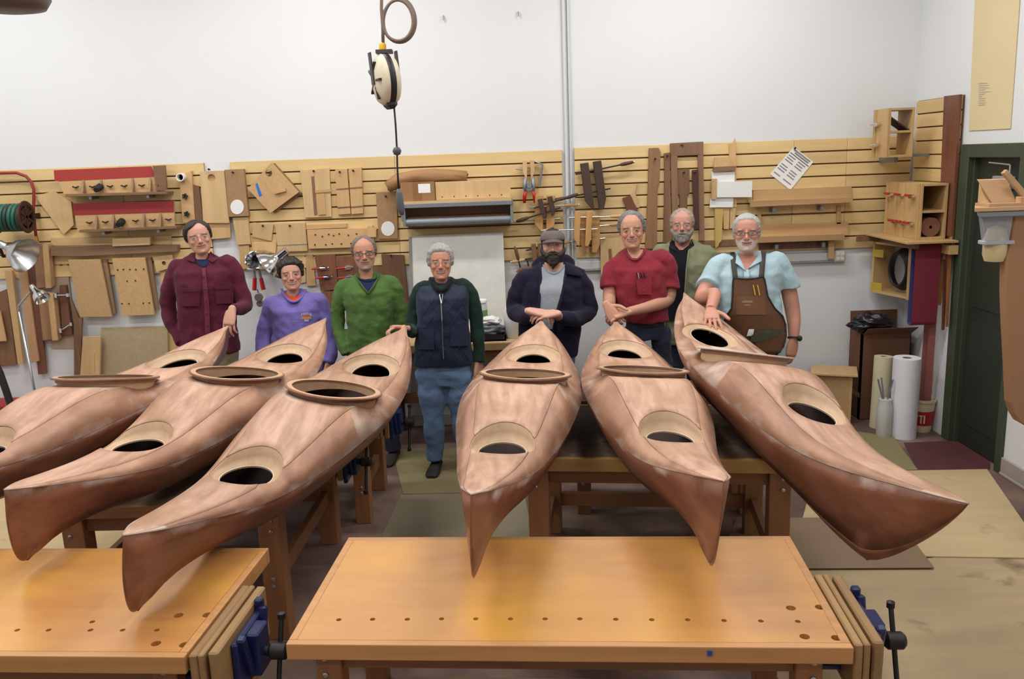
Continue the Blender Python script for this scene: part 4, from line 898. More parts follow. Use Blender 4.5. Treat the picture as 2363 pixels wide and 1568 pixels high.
_o = mk('air_hose', tube(_pts, .013, 10), plain('red_hose', '8f2a26', .5), smooth=True); tag(_o, 'red air hose arching over the hose reel', 'hose')
mk('brass_fitting', tube([_pts[-1], _pts[-1]+np.array([.01, 0, -.06])], .014, 8), plain('brass', 'b08a40', .35, .9), _o)
# steel clamp lamps and pliers-like clamps right of the man in maroon
Y3 = YW-.16
_o = thing('clamp_lamp', 'crinkled aluminium lamp shade seen from its open side', 'lamp', tuple(aY(588, 620, Y3)))
p, q = aY(588, 598, Y3+.06), aY(587, 600, Y3-.06)
V, F = cone_lamp(p, q, [(.02, 0), (.05, .15), (.07, .5), (.078, 1.0), (.07, 1.02), (.055, .8), (.02, .4)], 22); V = V+rng.normal(0, .003, V.shape)
mk('reflector', (V, F), M_alu, _o, smooth=False); mk('socket', cone_lamp(p+np.array([0, .05, 0]), p+np.array([0, -.04, 0]), [(.0, 0), (.024, 0), (.024, 1), (0, 1)]), M_iron, _o)
_o = thing('clamp_lamp', 'large shiny aluminium reflector lamp hanging left of the purple sweatshirt', 'lamp', tuple(aY(640, 640, Y3)))
p, q = aY(648, 588, Y3-.06), aY(622, 610, Y3-.05)
mk('reflector', cone_lamp(p, q, [(.02, -.1), (.03, .2), (.07, .4), (.12, .7), (.15, 1.0), (.153, 1.0), (.14, .9), (.07, .45)]), M_chrome, _o, smooth=True, auto=50)
mk('socket', cone_lamp(p+(p-q)*.5, p+(q-p)*.2, [(.0, 0), (.03, .02), (.03, .95), (.02, 1)]), M_chrome, _o, smooth=True, auto=50)
mk('clamp', tube([p, p+np.array([.02, .1, -.04]), p+np.array([.0, .2, -.02])], .012, 8), M_iron, _o)
_o = thing('clamp_pliers', 'steel locking clamp with two red handles under the aluminium lamps', 'clamp', tuple(aY(597, 672, Y3)))
mk('crossbar', tube([aY(571, 621, Y3), aY(600, 624, Y3)], .011, 8), M_metal, _o)
for (a_, b_, c_) in (((586, 624), (588, 642), (587, 670)), ((598, 624), (602, 642), (608, 669))):
    mk('lever', tube([aY(*a_, Y3), aY(*b_, Y3)], .012, 8), M_greymetal, _o); mk('grip', tube([aY(*b_, Y3), aY(*c_, Y3)], [.017, .019], 10), M_red, _o, smooth=True, auto=50)
_o = thing('steel_discs', 'chain of two round steel discs hanging below the red-handled clamp', 'discs', tuple(aY(600, 708, Y3)))
for cx, cy, r in ((598, 686, .036), (601, 700, .031)): mk('disc', lathe([(r, 0), (r, .02), (r-.004, .024), (0, .024)], aY(cx, cy, Y3+(.03 if cy > 690 else 0)), 'y', 20, rotm('Z', math.pi)), plain('dull_steel', '8f8a80', .45, .7), _o)
mk('hanger', tube([aY(594, 668, Y3), aY(598, 686, Y3+.01), aY(601, 700, Y3+.02)], .004, 6), M_iron, _o)
# red tool case and black hose at the floor
_x, _z = aY(57, 945, 7.05)[0], max(.12, aY(30, 936, 7.05)[2]); tag(mk('tool_case', J(box(-4.9, _x, 7.05, 7.32, 0, _z-.03), box(-4.9, _x+.01, 7.045, 7.325, _z-.05, _z)), plain('red_case', '97211f', .5), bevel=.008), 'red tool case on the floor at the left edge', 'case')
tag(mk('vacuum_hose', tube([aY(x, y, 6.6) for x, y in ((-30, 800), (0, 862), (15, 905), (30, 950), (52, 1010))], .028, 10), M_black, smooth=True), 'black vacuum hose rising at the left picture edge', 'hose')
# ---------------------------------------------------------------- right-hand corner
m_box = wood('plywood_cubby', 'b58c4c', 'c8a05e', 'z', 28, .55, 8, .5)
m_bx2 = wood('plywood_cubby_across', 'b58c4c', 'c8a05e', 'y', 28, .55, 8, .5)
def cubby(label, x0, x1, y0, y1, z0, z1, shelf_f=.5, back=True):
    t = thing('cubby_box', label, 'box', ((x0+x1)/2, (y0+y1)/2, z0), 'cubby boxes')
    w = .018
    mk('side_panel', box(x0, x0+w, y0, y1, z0, z1), m_box, t, bevel=.001); mk('side_panel', box(x1-w, x1, y0, y1, z0, z1), m_box, t, bevel=.001)
    mk('bottom_panel', box(x0+w, x1-w, y0, y1, z0, z0+w), m_bx2, t); mk('top_panel', box(x0+w, x1-w, y0, y1, z1-w, z1), m_bx2, t)
    if shelf_f: zz = z0+(z1-z0)*shelf_f; mk('shelf', box(x0+w, x1-w, y0+.004, y1, zz-w/2, zz+w/2), m_bx2, t)
    if back: mk('back_panel', box(x0+w, x1-w, y1-.012, y1, z0+w, z1-w), M_oldwood, t)
    for f in (.05, .95): mk('batten', box(x0-.012, x0, y0+(y1-y0)*f-.02, y0+(y1-y0)*f+.02, z0, z1), m_box, t, bevel=.001)
    return t
def toggle(t, x, y, z, d=1, red=True):
    k = mk('toggle_clamp', J(tube([(x-.012, y-.05, z), (x-.03, y+.06, z)], .008, 8), obox((x-.012, y, z), (.022, .05, .03)), lathe([(.012, 0), (.012, .02)], (x-.03, y-.05, z), 'x', 8)), M_chrome, t)
    if red: mk('clamp_handle', tube([(x-.03, y-.01, z+.006), (x-.036, y+.05, z+.01)], .010, 8), M_red, k)
# upper cubby
Yf = 7.02; x0 = aY(2050, 300, Yf)[0]; x1 = aY(2109, 300, Yf)[0]; z0 = aY(2070, 363, Yf)[2]; z1 = aY(2070, 249, Yf)[2]
t = cubby('upper small cubby box with two open bays in the corner', x0, x1, Yf, 7.28, z0, z1, .52, False)
for z in (z0+.1, z1-.12): toggle(t, x0-.012, 7.2, z, red=False)
mk('tilted_divider', prism([(x0+.02, Yf+.03, z0+(z1-z0)*.85), (x1-.02, Yf+.03, z0+(z1-z0)*.56), (x1-.02, Yf+.2, z0+(z1-z0)*.56), (x0+.02, Yf+.2, z0+(z1-z0)*.85)], (0, 0, -.012)), M_oldwood, t)
mk('wall_bracket', J(box(x1, XR-.03, 7.16, 7.2, z0-.005, z0+.02), box((x0+x1)/2+.03, (x0+x1)/2+.06, 7.18, YS, z0-.045, z0)), M_greymetal, t)
# shelf and the larger cubby on it
Yf = 6.74; x0 = aY(2124, 480, Yf)[0]; x1 = min(aY(2186, 480, Yf)[0], XR-.05); z0 = aY(2150, 553, Yf)[2]; z1 = aY(2150, 424, Yf)[2]
zsf = z0-.018
sx0 = aY(2097, 564, 6.58)[0]
_o = mk('corner_shelf', prism([(aY(2000, 540, 7.4)[0], 7.42, z0), (sx0, 6.6, z0), (XR-.032, 6.6, z0), (XR-.032, 7.42, z0)], (0, 0, -.018)), m_bx2, bevel=.002); tag(_o, 'plywood corner shelf under the larger cubby box', 'shelf')
mk('shelf_bracket', J(box(XR-.09, XR-.032, 6.7, 6.73, zsf-.14, zsf), box(XR-.5, XR-.032, 7.38, 7.41, zsf-.05, zsf), box(3.2, 3.23, 6.7, 7.4, zsf-.05, zsf)), M_walnut, _o)
t = cubby('larger cubby box with chrome toggle clamps along its side', x0, x1, Yf, 7.36, z0+.0005, z1, .5)
for y in (6.86, 7.05, 7.24): toggle(t, x0-.012, y, z1-.1)
for y in (6.86, 7.0, 7.14): toggle(t, x0-.012, y, z0+.12)
mk('batten', box(x0-.012, x0, 7.0, 7.05, z0, z1), m_box, t); mk('batten', box(x0-.012, x0, 7.14, 7.18, z0, z1), m_box, t)
rr = min((z1-z0)*.5-.04, (x1-x0)/2-.03, .085)
tag(mk('abrasive_roll', J(lathe([(.012, 0), (rr, 0), (rr, .3), (.012, .3), (.012, 0)], ((x0+x1)/2, Yf+.03, z0+.019+rr), 'y', 28)), plain('brown_abrasive', '80563f', .8, var=.1, scale=20), smooth=True, auto=40), 'round brown roll lying in the lower bay of the larger cubby', 'roll')
# lower open box under the shelf with a dark coil inside
xA, xB = aY(2012, 620, 7.42)[0], aY(2104, 640, 6.98)[0]
zl0, zl1 = zsf-.50, zsf-.055
t = thing('open_box', 'open plywood box under the corner shelf holding a dark cable coil', 'box', (3.2, 7.2, zl0))
ux = np.array([xB, 6.92, 0]); vx = np.array([xA, 7.42, 0])
mk('frame', J(prism([ux+(0, 0, zl0), vx+(0, 0, zl0), vx+(.2, .05, zl0), ux+(.2, .05, zl0)], (0, 0, .02)), prism([ux+(0, 0, zl1), vx+(0, 0, zl1), vx+(.2, .05, zl1), ux+(.2, .05, zl1)], (0, 0, -.02)),
   prism([ux+(0, 0, zl0), ux+(.2, .05, zl0), ux+(.2, .05, zl1), ux+(0, 0, zl1)], (-.012, .05, 0)), prism([vx+(0, 0, zl0), vx+(.2, .05, zl0), vx+(.2, .05, zl1), vx+(0, 0, zl1)], (.006, -.02, 0))), m_box, t)
mk('front_strip', prism([ux+(-.003, 0, zl0), ux+(-.043, .05, zl0), ux+(-.043, .05, zl1), ux+(-.003, 0, zl1)], (.012, .012, 0)), m_box, t)
for f0, f1 in ((0.02, .2), (.7, .85)):
    mk('yellow_label', prism([vx+(-.004, -.005, zl0+(zl1-zl0)*f0), vx+(.05, -.10, zl0+(zl1-zl0)*f0), vx+(.05, -.10, zl0+(zl1-zl0)*f1), vx+(-.004, -.005, zl0+(zl1-zl0)*f1)], (.003, .003, 0)), plain('yellow_label', 'b39a35', .6), t)
cc = (ux+vx)/2+np.array([.08, .02, (zl0+zl1)/2])
dm = (vx-ux)/np.linalg.norm(vx-ux)
o = mk('cable_coil', J(*[tube([cc+dm*(.10+.006*k)*math.cos(a)+np.array([.01*k-.03, 0, (.14+.006*k)*math.sin(a)]) for a in np.linspace(0, 2*math.pi, 24, endpoint=False)], .013, 6, closed=True) for k in range(6)]), M_black, smooth=True); tag(o, 'dark coiled cable standing inside the lower plywood box', 'cable')
# sanding belts hanging from the shelf
m_belt = plain('red_sanding_belt', '7c2638', .85, var=.08, scale=40)
def belt(label, X0, X1, yc, z0, z1, r, mat, inner, curl=0):
    """closed loop of cloth hanging down: width along x, loop in y-z"""
    n = 16; L = []
    for k in range(n): a = math.pi*k/n; L.append((yc+r*math.cos(a), z1-r+r*math.sin(a)))
    for k in range(n): a = math.pi+math.pi*k/n; L.append((yc+r*math.cos(a), z0+r+r*math.sin(a)))
    L = [(y+.02*math.sin((z-z0)*5)*curl, z) for y, z in L]
    t = thing('sanding_belt', label, 'sanding belt', ((X0+X1)/2, yc, z0), 'sanding belts')
    mk('abrasive_side', quadstrip([(X0, y, z) for y, z in L], [(X1, y, z) for y, z in L], True), mat, t, smooth=True)
    Li = [(yc+(y-yc)*.985, (z-(z0+z1)/2)*.998+(z0+z1)/2) for y, z in L]
    mk('cloth_side', quadstrip([(X1, y, z) for y, z in Li], [(X0, y, z) for y, z in Li], True), inner, t, smooth=True)
    return t
Yb1 = 6.72
X0, X1 = aY(2108, 660, Yb1)[0], aY(2166, 660, Yb1)[0]
belt('wide red sanding belt hanging under the corner shelf', X0, min(X1, XR-.06), Yb1+.035, aY(2135, 752, Yb1)[2], zsf-.01, .035, m_belt, plain('blue_cloth_back', '3a3f74', .8))
X0, X1 = aY(2131, 850, 6.86)[0], aY(2148, 850, 6.86)[0]
belt('narrow pink sanding belt reaching down into the bucket', X0, X1, 6.86, .2, zsf-.03, .04, plain('pink_sanding_belt', '9a5a58', .85, var=.06, scale=30), plain('pink_cloth', '8a5450', .8))
for i, (xa, xb, ya, yb, mt, lb) in enumerate(((2168, 2178, 577, 705, wood('orange_strip', '9a5b1c', 'b4722a', 'z', 26, .4, 10, .5), 'bright orange-brown wood strip hanging beside the wide sanding belt'), (2178, 2184, 577, 762, M_maho, 'dark red-brown wood strip hanging next to the orange one'), (2185, 2191, 572, 755, wood('orange_strip2', '7d4717', '955a22', 'z', 26, .4, 10, .5), 'brown wood strip hanging closest to the green door frame'))):
    X = XR-.075
    tag(mk('wood_strip', prism([aX(xa, ya, X), aX(xb, ya, X), aX(xb-12+i*2, yb, X), aX(xa-8+i*2, yb, X)], (.02, 0, 0)), mt, bevel=.001), lb, 'board', 'boards and jigs on the wall')
tag(mk('hanging_rail', box(XR-.10, XR-.03, 6.6, 6.72, zsf-.09, zsf-.02), m_box), 'small wooden rail the strips hang from under the corner shelf', 'rail')
# floor things in the corner
def upright_roll(name, label, px, r, h, lean, mat, matc, cat='roll', hole=.35):
    p = aZ(*px, 0)
    t = thing(name, label, cat, (p[0], p[1]+r*.3, 0)); t.rotation_euler = (lean[0], lean[1], 0)
    mk('sheet', lathe([(r*hole, 0), (r, 0), (r, h), (r*hole, h), (r*hole, 0)], (0, 0, 0), 'z', 32), mat, t, local=True, smooth=True, auto=40)
    mk('core', lathe([(r*hole-.008, .002), (r*hole-.001, .002), (r*hole-.001, h-.002), (r*hole-.008, h-.002), (r*hole-.008, .002)], (0, 0, 0), 'z', 24), matc, t, local=True, smooth=True, auto=40)
    return t
upright_roll('paper_roll', 'tall white paper roll standing upright on the floor', (2086, 1010), .105, .67, (0, .0), plain('bright_white_roll', 'e6e6ee', .6), M_card)
upright_roll('canvas_roll', 'cream cloth roll leaning behind the white paper roll', (2030, 988), .075, .62, (-.03, .03), plain('cream_cloth', 'cfc7a8', .8, var=.05), M_card)
upright_roll('canvas_roll', 'second cream cloth roll leaning beside the cardboard box', (2076, 984), .05, .60, (-.03, -.02), plain('cream_cloth2', 'bfb8a2', .8, var=.05), M_card)
upright_roll('cardboard_tube', 'thin dark cardboard tube between the cloth rolls', (2053, 988), .02, .60, (-.02, .0), plain('dark_tube', '57463a', .7), M_card, 'tube', .7)
p = aZ(2038, 1010, 0)
t = thing('plastic_bottle', 'white plastic bottle with sticks in it before the cloth rolls', 'bottle', (p[0], p[1], 0))
mk('body', lathe([(.0, 0), (.055, 0), (.06, .01), (.06, .26), (.05, .3), (.05, .33)], (0, 0, 0), 'z', 20), plain('bottle_white', 'c9cac4', .4), t, local=True, smooth=True, auto=40)
for dx, dy in ((-.07, .0), (.04, -.03), (-.02, .05)): mk('stick', tube([(0, 0, .25), (dx, dy, .5)], .007, 6), M_greymetal, t, local=True)
p = aZ(2135, 1000, 0)
t = thing('bucket', 'cream bucket with a red label band by the door frame', 'bucket', (p[0], p[1]+.08, 0))
mk('pail', lathe([(.0, 0), (.075, 0), (.078, .01), (.1, .26), (.108, .262), (.108, .285), (.101, .285), (.096, .262), (.07, .02), (0, .02)], (0, 0, 0), 'z', 28), plain('cream_pail', 'd3c9a5', .5), t, local=True, smooth=True, auto=40)
o = mk('label_band', lathe([(.0835, .06), (.0945, .185), (.0935, .185), (.0825, .06)], (0, 0, 0), 'z', 28), plain('red_label', 'a4202a', .5), t, local=True, smooth=True, auto=40)
m_let = plain('cream_lettering', 'd8caa8', .6)
for k, (ch, a) in enumerate((('T', -.95), ('T', -.55), ('I', -.25))):      # worn block lettering on the label
    cx = math.pi*1.5+a*.9; d = np.array([math.cos(cx), math.sin(cx), 0]); r = .0925
    mk('letter', J(obox(d*r+np.array([0, 0, .12]), (.011, .004, .07), rz=cx+math.pi/2), *([obox(d*r+np.array([0, 0, .15]), (.026, .004, .011), rz=cx+math.pi/2)] if ch == 'T' else [])), m_let, o, local=True)
# stool-like plywood box
zt = .46
c = [aZ(x, y, zt) for x, y in ((1868, 839), (1920, 832), (1990, 848), (1935, 860))]
t = thing('box_stool', 'small plywood box stool on the floor by the back wall', 'stool', (aZ(1925, 940, 0)[0], 7.2, 0))
sx, sy = 3.0-.24, 7.06
cx = aZ(1926, 846, zt); cx[0] -= .05
mk('seat', xf(box(-.19, .19, -.16, .16, zt-.018, zt), trm(cx[0], 7.22, 0) @ rotm('Z', -.35)), M_ply, t, bevel=.002)
bx = lambda q: xf(q, trm(cx[0], 7.22, 0) @ rotm('Z', -.35))
mk('side_panel', bx(box(-.15, -.13, -.12, .12, 0, zt-.019)), M_mdf, t); mk('side_panel', bx(box(.13, .15, -.12, .12, 0, zt-.019)), M_mdf, t)
mk('front_panel', bx(box(-.13, .13, -.12, -.105, 0, zt-.019)), M_mdf, t); mk('back_panel', bx(box(-.13, .13, .105, .12, 0, zt-.019)), M_mdf, t)
mk('hand_hole', bx(box(.148, .152, -.03, .05, .28, .36)), M_oldwood, t)
# tall cardboard box with open flaps and a black bag
xa, xb = aY(1988, 850, 7.2)[0], aY(2098, 850, 7.2)[0]
zt = aY(2040, 772, 7.2)[2]
m_cb = plain('brown_carton', '6f4a34', .8, var=.08, scale=6)
t = thing('cardboard_carton', 'tall brown carton with open flaps in the corner', 'box', ((xa+xb)/2, 7.34, 0))
mk('walls', J(box(xa, xb, 7.2, 7.25, 0, zt), box(xa, xb, 7.475, 7.48, 0, zt), box(xa, xa+.005, 7.2, 7.48, 0, zt), box(xb-.005, xb, 7.2, 7.48, 0, zt), box(xa, xb, 7.2, 7.48, 0, .006)), m_cb, t)
mk('flap', prism([(xa, 7.2, zt), (xb, 7.2, zt), (xb+.01, 7.1, zt+.07), (xa+.0, 7.1, zt+.07)], (0, 0, .005)), m_cb, t); mk('flap', prism([(xa, 7.48, zt), (xb, 7.48, zt), (xb, 7.492, zt+.16), (xa, 7.492, zt+.16)], (0, .005, 0)), m_cb, t)
mk('side_tape', prism([(xa-.002, 7.21, .2), (xa-.002, 7.47, .2), (xa-.002, 7.47, .24), (xa-.002, 7.21, .24)], (.002, 0, 0)), M_card, t)
tag(mk('plastic_bag', crumple((xa+.09, 7.24, zt+.10), (.17, .12, .08), 9, 30), plain('black_bag', '1d1a20', .3), smooth=True), 'crumpled black plastic bag stuffed in the top of the tall carton', 'bag')
# machine table at the right edge with a wooden jig on it
Ym = 4.55
def mp(x, y, Y=Ym): return aY(x, y, Y)
t = thing('drill_press', 'tan machine with a small table cut off by the right edge', 'machine', (mp(2400, 900)[0], Ym+.15, 0))
mcas = plain('tan_casing', '9a7250', .6, var=.05, scale=4)
side = [(2345, 480), (2333, 560), (2322, 600), (2321, 680), (2324, 760), (2329, 850), (2332, 930), (2340, 955), (2352, 975), (2375, 988), (2480, 992), (2480, 470)]
mk('casing', prism([mp(x, y) for x, y in side], (0, .07, 0)), mcas, t, bevel=.01, seg=2)
p = mp(2400, 990); mk('column', tube([(p[0]+.3, Ym+.06, 0.03), (p[0]+.3, Ym+.06, p[2]+.05)], .06, 16), M_iron, t); mk('foot', box(p[0]+.16, p[0]+.46, Ym-.15, Ym+.25, .016, .045), M_iron, t, bevel=.005)
a, b = mp(2250, 480, Ym-.05), mp(2470, 492, Ym-.05)
mk('table_board', prism([(a[0], Ym-.05, a[2]), (b[0], Ym-.05, a[2]), (b[0], Ym+.12, a[2]), (a[0]+.09, Ym+.12, a[2])], (0, 0, -.022)), wood('jig_table', 'b98a55', 'cda06c', 'x', 26, .5, 10, .5), t, bevel=.002)
mk('table_iron', prism([(a[0]+.03, Ym-.04, a[2]-.023), (b[0], Ym-.04, a[2]-.023), (b[0], Ym+.11, a[2]-.023), (a[0]+.1, Ym+.11, a[2]-.023)], (0, 0, -.03)), M_greymetal, t, bevel=.004)
zt_ = a[2]-.055
g0, g1 = mp(2266, 500)[0], mp(2338, 500)[0]; zb_ = mp(2300, 556)[2]
mk('clear_guard', J(prism([(g0, Ym, zt_), (g1, Ym, zt_), (g1-.01, Ym, zb_), (g0+.03, Ym, zb_)], (0, .004, 0)), prism([(g0, Ym, zt_), (g0+.03, Ym, zb_), (g0+.045, Ym+.07, zb_), (g0+.02, Ym+.07, zt_)], (.004, 0, 0))), glass('clear_plastic', 'c8ccd6', .1, .3), t)
mk('guard_rail', box(g0+.025, g1+.02, Ym-.005, Ym+.07, zb_-.022, zb_), plain('guard_lip', 'a9acb4', .35), t, bevel=.004)
mk('dust_chute', J(lathe([(.0, -.02), (.05, -.015), (.062, .02), (.062, .1), (.045, .16), (.0, .18)], (mp(2310, 590)[0], Ym+.06, mp(2310, 612)[2]+.03), 'z', 20)), plain('cream_plastic', 'cbb98c', .5), t, smooth=True, auto=50)
t = thing('drill_jig', 'wooden jig with a tilted plate on the machine table', 'jig', (mp(2330, 470)[0], Ym+.1, a[2]))
zj = a[2]+.0005
mj = wood('jig_wood', 'b5854f', 'c79a64', 'x', 24, .5, 8, .5)
x0, x1 = mp(2276, 470)[0], mp(2363, 470)[0]
mk('base_strip', box(x0, x1+.15, Ym-.03, Ym+.11, zj, zj+.015), mj, t)
mk('tilted_plate', prism([(x0+.05, Ym+.03, zj+.012), (x1-.02, Ym+.03, zj+.012), (x1-.05, Ym+.09, zj+.135), (x0-.005, Ym+.09, zj+.135)], (0, .014, .005)), mj, t, bevel=.001)
mk('support', prism([(x0+.03, Ym+.05, zj+.015), (x0+.03, Ym+.14, zj+.015), (x0+.03, Ym+.14, zj+.12)], (.02, 0, 0)), M_pine, t)
mk('arm', obox(((x1-.03), Ym+.03, zj+.10), (.03, .025, .22), ry=-.75), mj, t, bevel=.003)
mk('front_block', box(x1-.03, x1+.1, Ym-.02, Ym+.03, zj, zj+.045), mj, t, bevel=.002)

# ---------------------------------------------------------------- hanging cord reel and cords
Yc = 5.0
def hp(x, y, Y=Yc): return aY(x, y, Y)
t = thing('cord_reel', 'cream hanging cord reel with black trim in front of the white wall', 'cord reel', tuple(hp(888, 243)))
c = hp(891, 185); R = .142; ang = math.radians(-66)
Mr = trm(*c) @ rotm('Z', ang) @ rotm('X', math.radians(4))
def rl(vf): return xf(vf, Mr)
cr = plain('cream_reel', 'd9cdb4', .45)
mk('shell', rl(J(lathe([(.0, -.072), (.06, -.07), (.12, -.05), (R, -.022), (R, -.016)], (0, 0, 0), 'y', 32), lathe([(R, .016), (R, .022), (.12, .05), (.06, .07), (.0, .072)], (0, 0, 0), 'y', 32))), cr, t, smooth=True, auto=50)
mk('black_band', rl(lathe([(R+.001, -.017), (R+.002, 0), (R+.001, .017)], (0, 0, 0), 'y', 32)), M_black, t, smooth=True)
mk('hub_slots', rl(J(*[obox((.07*math.cos(a), -.062, .07*math.sin(a)), (.012, .02, .07), ry=-a+math.pi/2) for a in np.linspace(0, 2*math.pi, 5, endpoint=False)])), M_black, t)
mk('cord_outlet', rl(obox((0.02, 0, -R+.01), (.12, .06, .055))), M_black, t, bevel=.02)
mk('bracket', J(box(c[0]-.045, c[0]+.045, c[1]-.03, c[1]+.03, c[2]+R+.0, c[2]+R+.02), xf(J(box(-.022, .022, -.08, -.072, -.02, R+.01), box(-.022, .022, .072, .08, -.02, R+.01)), Mr)), plain('dark_bracket', '4a4643', .5, .4), t)
pt = hp(883, 100); mk('yellow_plug', tube([hp(882, 128), hp(882, 122), hp(883, 104), hp(884, 99)], [.02, .021, .02, .014], 12), plain('yellow_plug', 'd8a81c', .45), t, smooth=True)
tag(mk('hanging_cable', J(tube([hp(884, 99), hp(883, 60), hp(880, 20), hp(882, -60), np.array([hp(882, -60)[0], Yc, ZC])], .009, 8), *[tube([hp(918+k*2+(35+k)*math.cos(a)*(1+.06*math.sin(a)), 47+(47+2*k)*math.sin(a), Yc+.012*k) for a in np.linspace(0, 2*math.pi, 36, endpoint=False)], .0085, 8, closed=True) for k in range(3)]), plain('brown_cable', '7d6a5c', .6), smooth=True), 'brown cable with a coiled loop hanging from the ceiling to the reel', 'cable')
t = thing('hanging_socket_cord', 'black cord with a stop ball and a grey socket hanging from the reel', 'cord', tuple(hp(920, 490)))
mk('cord', tube([hp(909, 240), hp(913, 290), hp(916, 345), hp(917, 390), hp(920, 440)], .0055, 8), M_black, t, smooth=True)
mk('stop_ball', lathe([(.0, -.026), (.018, -.019), (.026, 0), (.018, .019), (.0, .026)], hp(916, 349), 'z', 16), plain('grey_ball', '4b4d52', .5), t, smooth=True)
mk('socket', tube([hp(920, 436), hp(921, 446), hp(923, 468), hp(926, 486), hp(928, 497)], [.008, .018, .022, .02, .01], 12), plain('grey_socket', '55585d', .5), t, smooth=True)
mk('tail', tube([hp(928, 495), hp(930, 512)], .008, 8), M_greymetal, t)
# second reel whose lower edge shows in the top left corner
c = hp(10, -40)
t = thing('cord_reel', 'dark brown reel bottom showing in the top left corner', 'cord reel', tuple(c-np.array([0, 0, .15])))
mk('drum', lathe([(.0, -.15), (.12, -.148), (.19, -.135), (.22, -.09), (.22, .05), (.15, .08), (.0, .085)], c, 'z', 28), plain('dark_reel', '5d4d46', .5), t, smooth=True, auto=50)
mk('hanger', tube([c+np.array([0, 0, .08]), np.array([c[0], c[1], ZC])], .012, 8), M_iron, t)
# two small wall hooks
for (x, y) in ((1024, 43), (1196, 34)):
    q = aY(x, y, YW); tag(mk('wall_hook', J(tube([q+np.array([0, .002, .02]), q+np.array([0, -.02, .02])], .005, 6), tube([q+np.array([0, -.02, .02]), q+np.array([0, -.022, -.015])], .006, 6)), M_greymetal), 'tiny grey hook high on the white wall, %s' % ('left one above the reel cord' if x < 1100 else 'right one nearer the cable pipe'), 'hook')
# ---------------------------------------------------------------- people
def attr_mat(name, rough=.5, spec=.4, sss=0):
    if name in _mats: return _mats[name]
    m, N, L, b = newmat(name); _mats[name] = m
    a = N.new('ShaderNodeAttribute'); a.attribute_name = 'col'; L.new(a.outputs['Color'], b.inputs['Base Color'])
    b.inputs['Roughness'].default_value = rough; b.inputs['Specular IOR Level'].default_value = spec
    if sss: b.inputs['Subsurface Weight'].default_value = sss; b.inputs['Subsurface Radius'].default_value = (.012, .005, .003); b.inputs['Subsurface Scale'].default_value = .6
    return m
M_skin = attr_mat('skin', .52, .35)
M_eye = attr_mat('eye', .25, .5)
def cloth(name, c, rough=.85, var=.10, scale=30, bump=.25, weave=220, sheen=.08, streak=None):
    if name in _mats: return _mats[name]
    m, N, L, b = newmat(name); _mats[name] = m
    b.inputs['Roughness'].default_value = rough; b.inputs['Sheen Weight'].default_value = sheen; b.inputs['Specular IOR Level'].default_value = .2
    tc = N.new('ShaderNodeTexCoord'); n1 = N.new('ShaderNodeTexNoise'); n1.inputs['Scale'].default_value = scale; n1.inputs['Detail'].default_value = 6; L.new(tc.outputs['Object'], n1.inputs['Vector'])
    col = lin(c); mx = N.new('ShaderNodeMix'); mx.data_type = 'RGBA'
    mx.inputs[6].default_value = tuple(x*(1-var) for x in col[:3])+(1,); mx.inputs[7].default_value = tuple(min(1, x*(1+var)) for x in col[:3])+(1,)
    L.new(n1.outputs['Fac'], mx.inputs[0]); L.new(mx.outputs[2], b.inputs['Base Color'])
    n2 = N.new('ShaderNodeTexNoise'); n2.inputs['Scale'].default_value = 8; n2.inputs['Detail'].default_value = 5; n2.inputs['Distortion'].default_value = 1.6; L.new(tc.outputs['Object'], n2.inputs['Vector'])
    n3 = N.new('ShaderNodeTexNoise'); n3.inputs['Scale'].default_value = weave; L.new(tc.outputs['Object'], n3.inputs['Vector'])
    ad = N.new('ShaderNodeMath'); ad.operation = 'MULTIPLY_ADD'; ad.inputs[1].default_value = .12; L.new(n3.outputs['Fac'], ad.inputs[0]); L.new(n2.outputs['Fac'], ad.inputs[2])
    bp = N.new('ShaderNodeBump'); bp.inputs['Strength'].default_value = bump*1.1; bp.inputs['Distance'].default_value = .03; L.new(ad.outputs[0], bp.inputs['Height']); L.new(bp.outputs[0], b.inputs['Normal'])
    return m
def unit(v): v = np.asarray(v, float); return v/max(np.linalg.norm(v), 1e-9)
def voxel(parts, size, it=3, fac=.5):
    V, F = J(*parts)
    me = mesh_of('tmp', V, F); o = bpy.data.objects.new('tmp', me); COL.objects.link(o)
    r = o.modifiers.new('r', 'REMESH'); r.mode = 'VOXEL'; r.voxel_size = size
    if it: s = o.modifiers.new('s', 'SMOOTH'); s.factor = fac; s.iterations = it
    dg = bpy.context.evaluated_depsgraph_get(); ev = o.evaluated_get(dg); m2 = ev.to_mesh()
    n = len(m2.vertices); co = np.empty(n*3, np.float32); m2.vertices.foreach_get('co', co)
    no = np.empty(n*3, np.float32); m2.vertices.foreach_get('normal', no)
    f = np.empty(len(m2.loops), np.int32); m2.loops.foreach_get('vertex_index', f)
    ls = np.empty(len(m2.polygons), np.int32); m2.polygons.foreach_get('loop_total', ls)
    F = np.split(f, np.cumsum(ls)[:-1]) if len(set(ls.tolist())) > 1 else f.reshape(-1, int(ls[0]))
    ev.to_mesh_clear(); bpy.data.objects.remove(o); bpy.data.meshes.remove(me)
    return co.reshape(-1, 3).astype(float), F, no.reshape(-1, 3).astype(float)
def setcol(o, C):
    a = o.data.color_attributes.new('col', 'FLOAT_COLOR', 'POINT'); C = np.asarray(C, np.float32)
    a.data.foreach_set('color', np.concatenate([C, np.ones((len(C), 1), np.float32)], 1).ravel())
def ell_ring(c, ax, ay, rx, ry, n=28, p=2.2):
    t = np.arange(n)*2*math.pi/n; co, si = np.cos(t), np.sin(t)
    return c+np.outer(np.sign(co)*np.abs(co)**(2/p)*rx, ax)+np.outer(np.sign(si)*np.abs(si)**(2/p)*ry, ay)
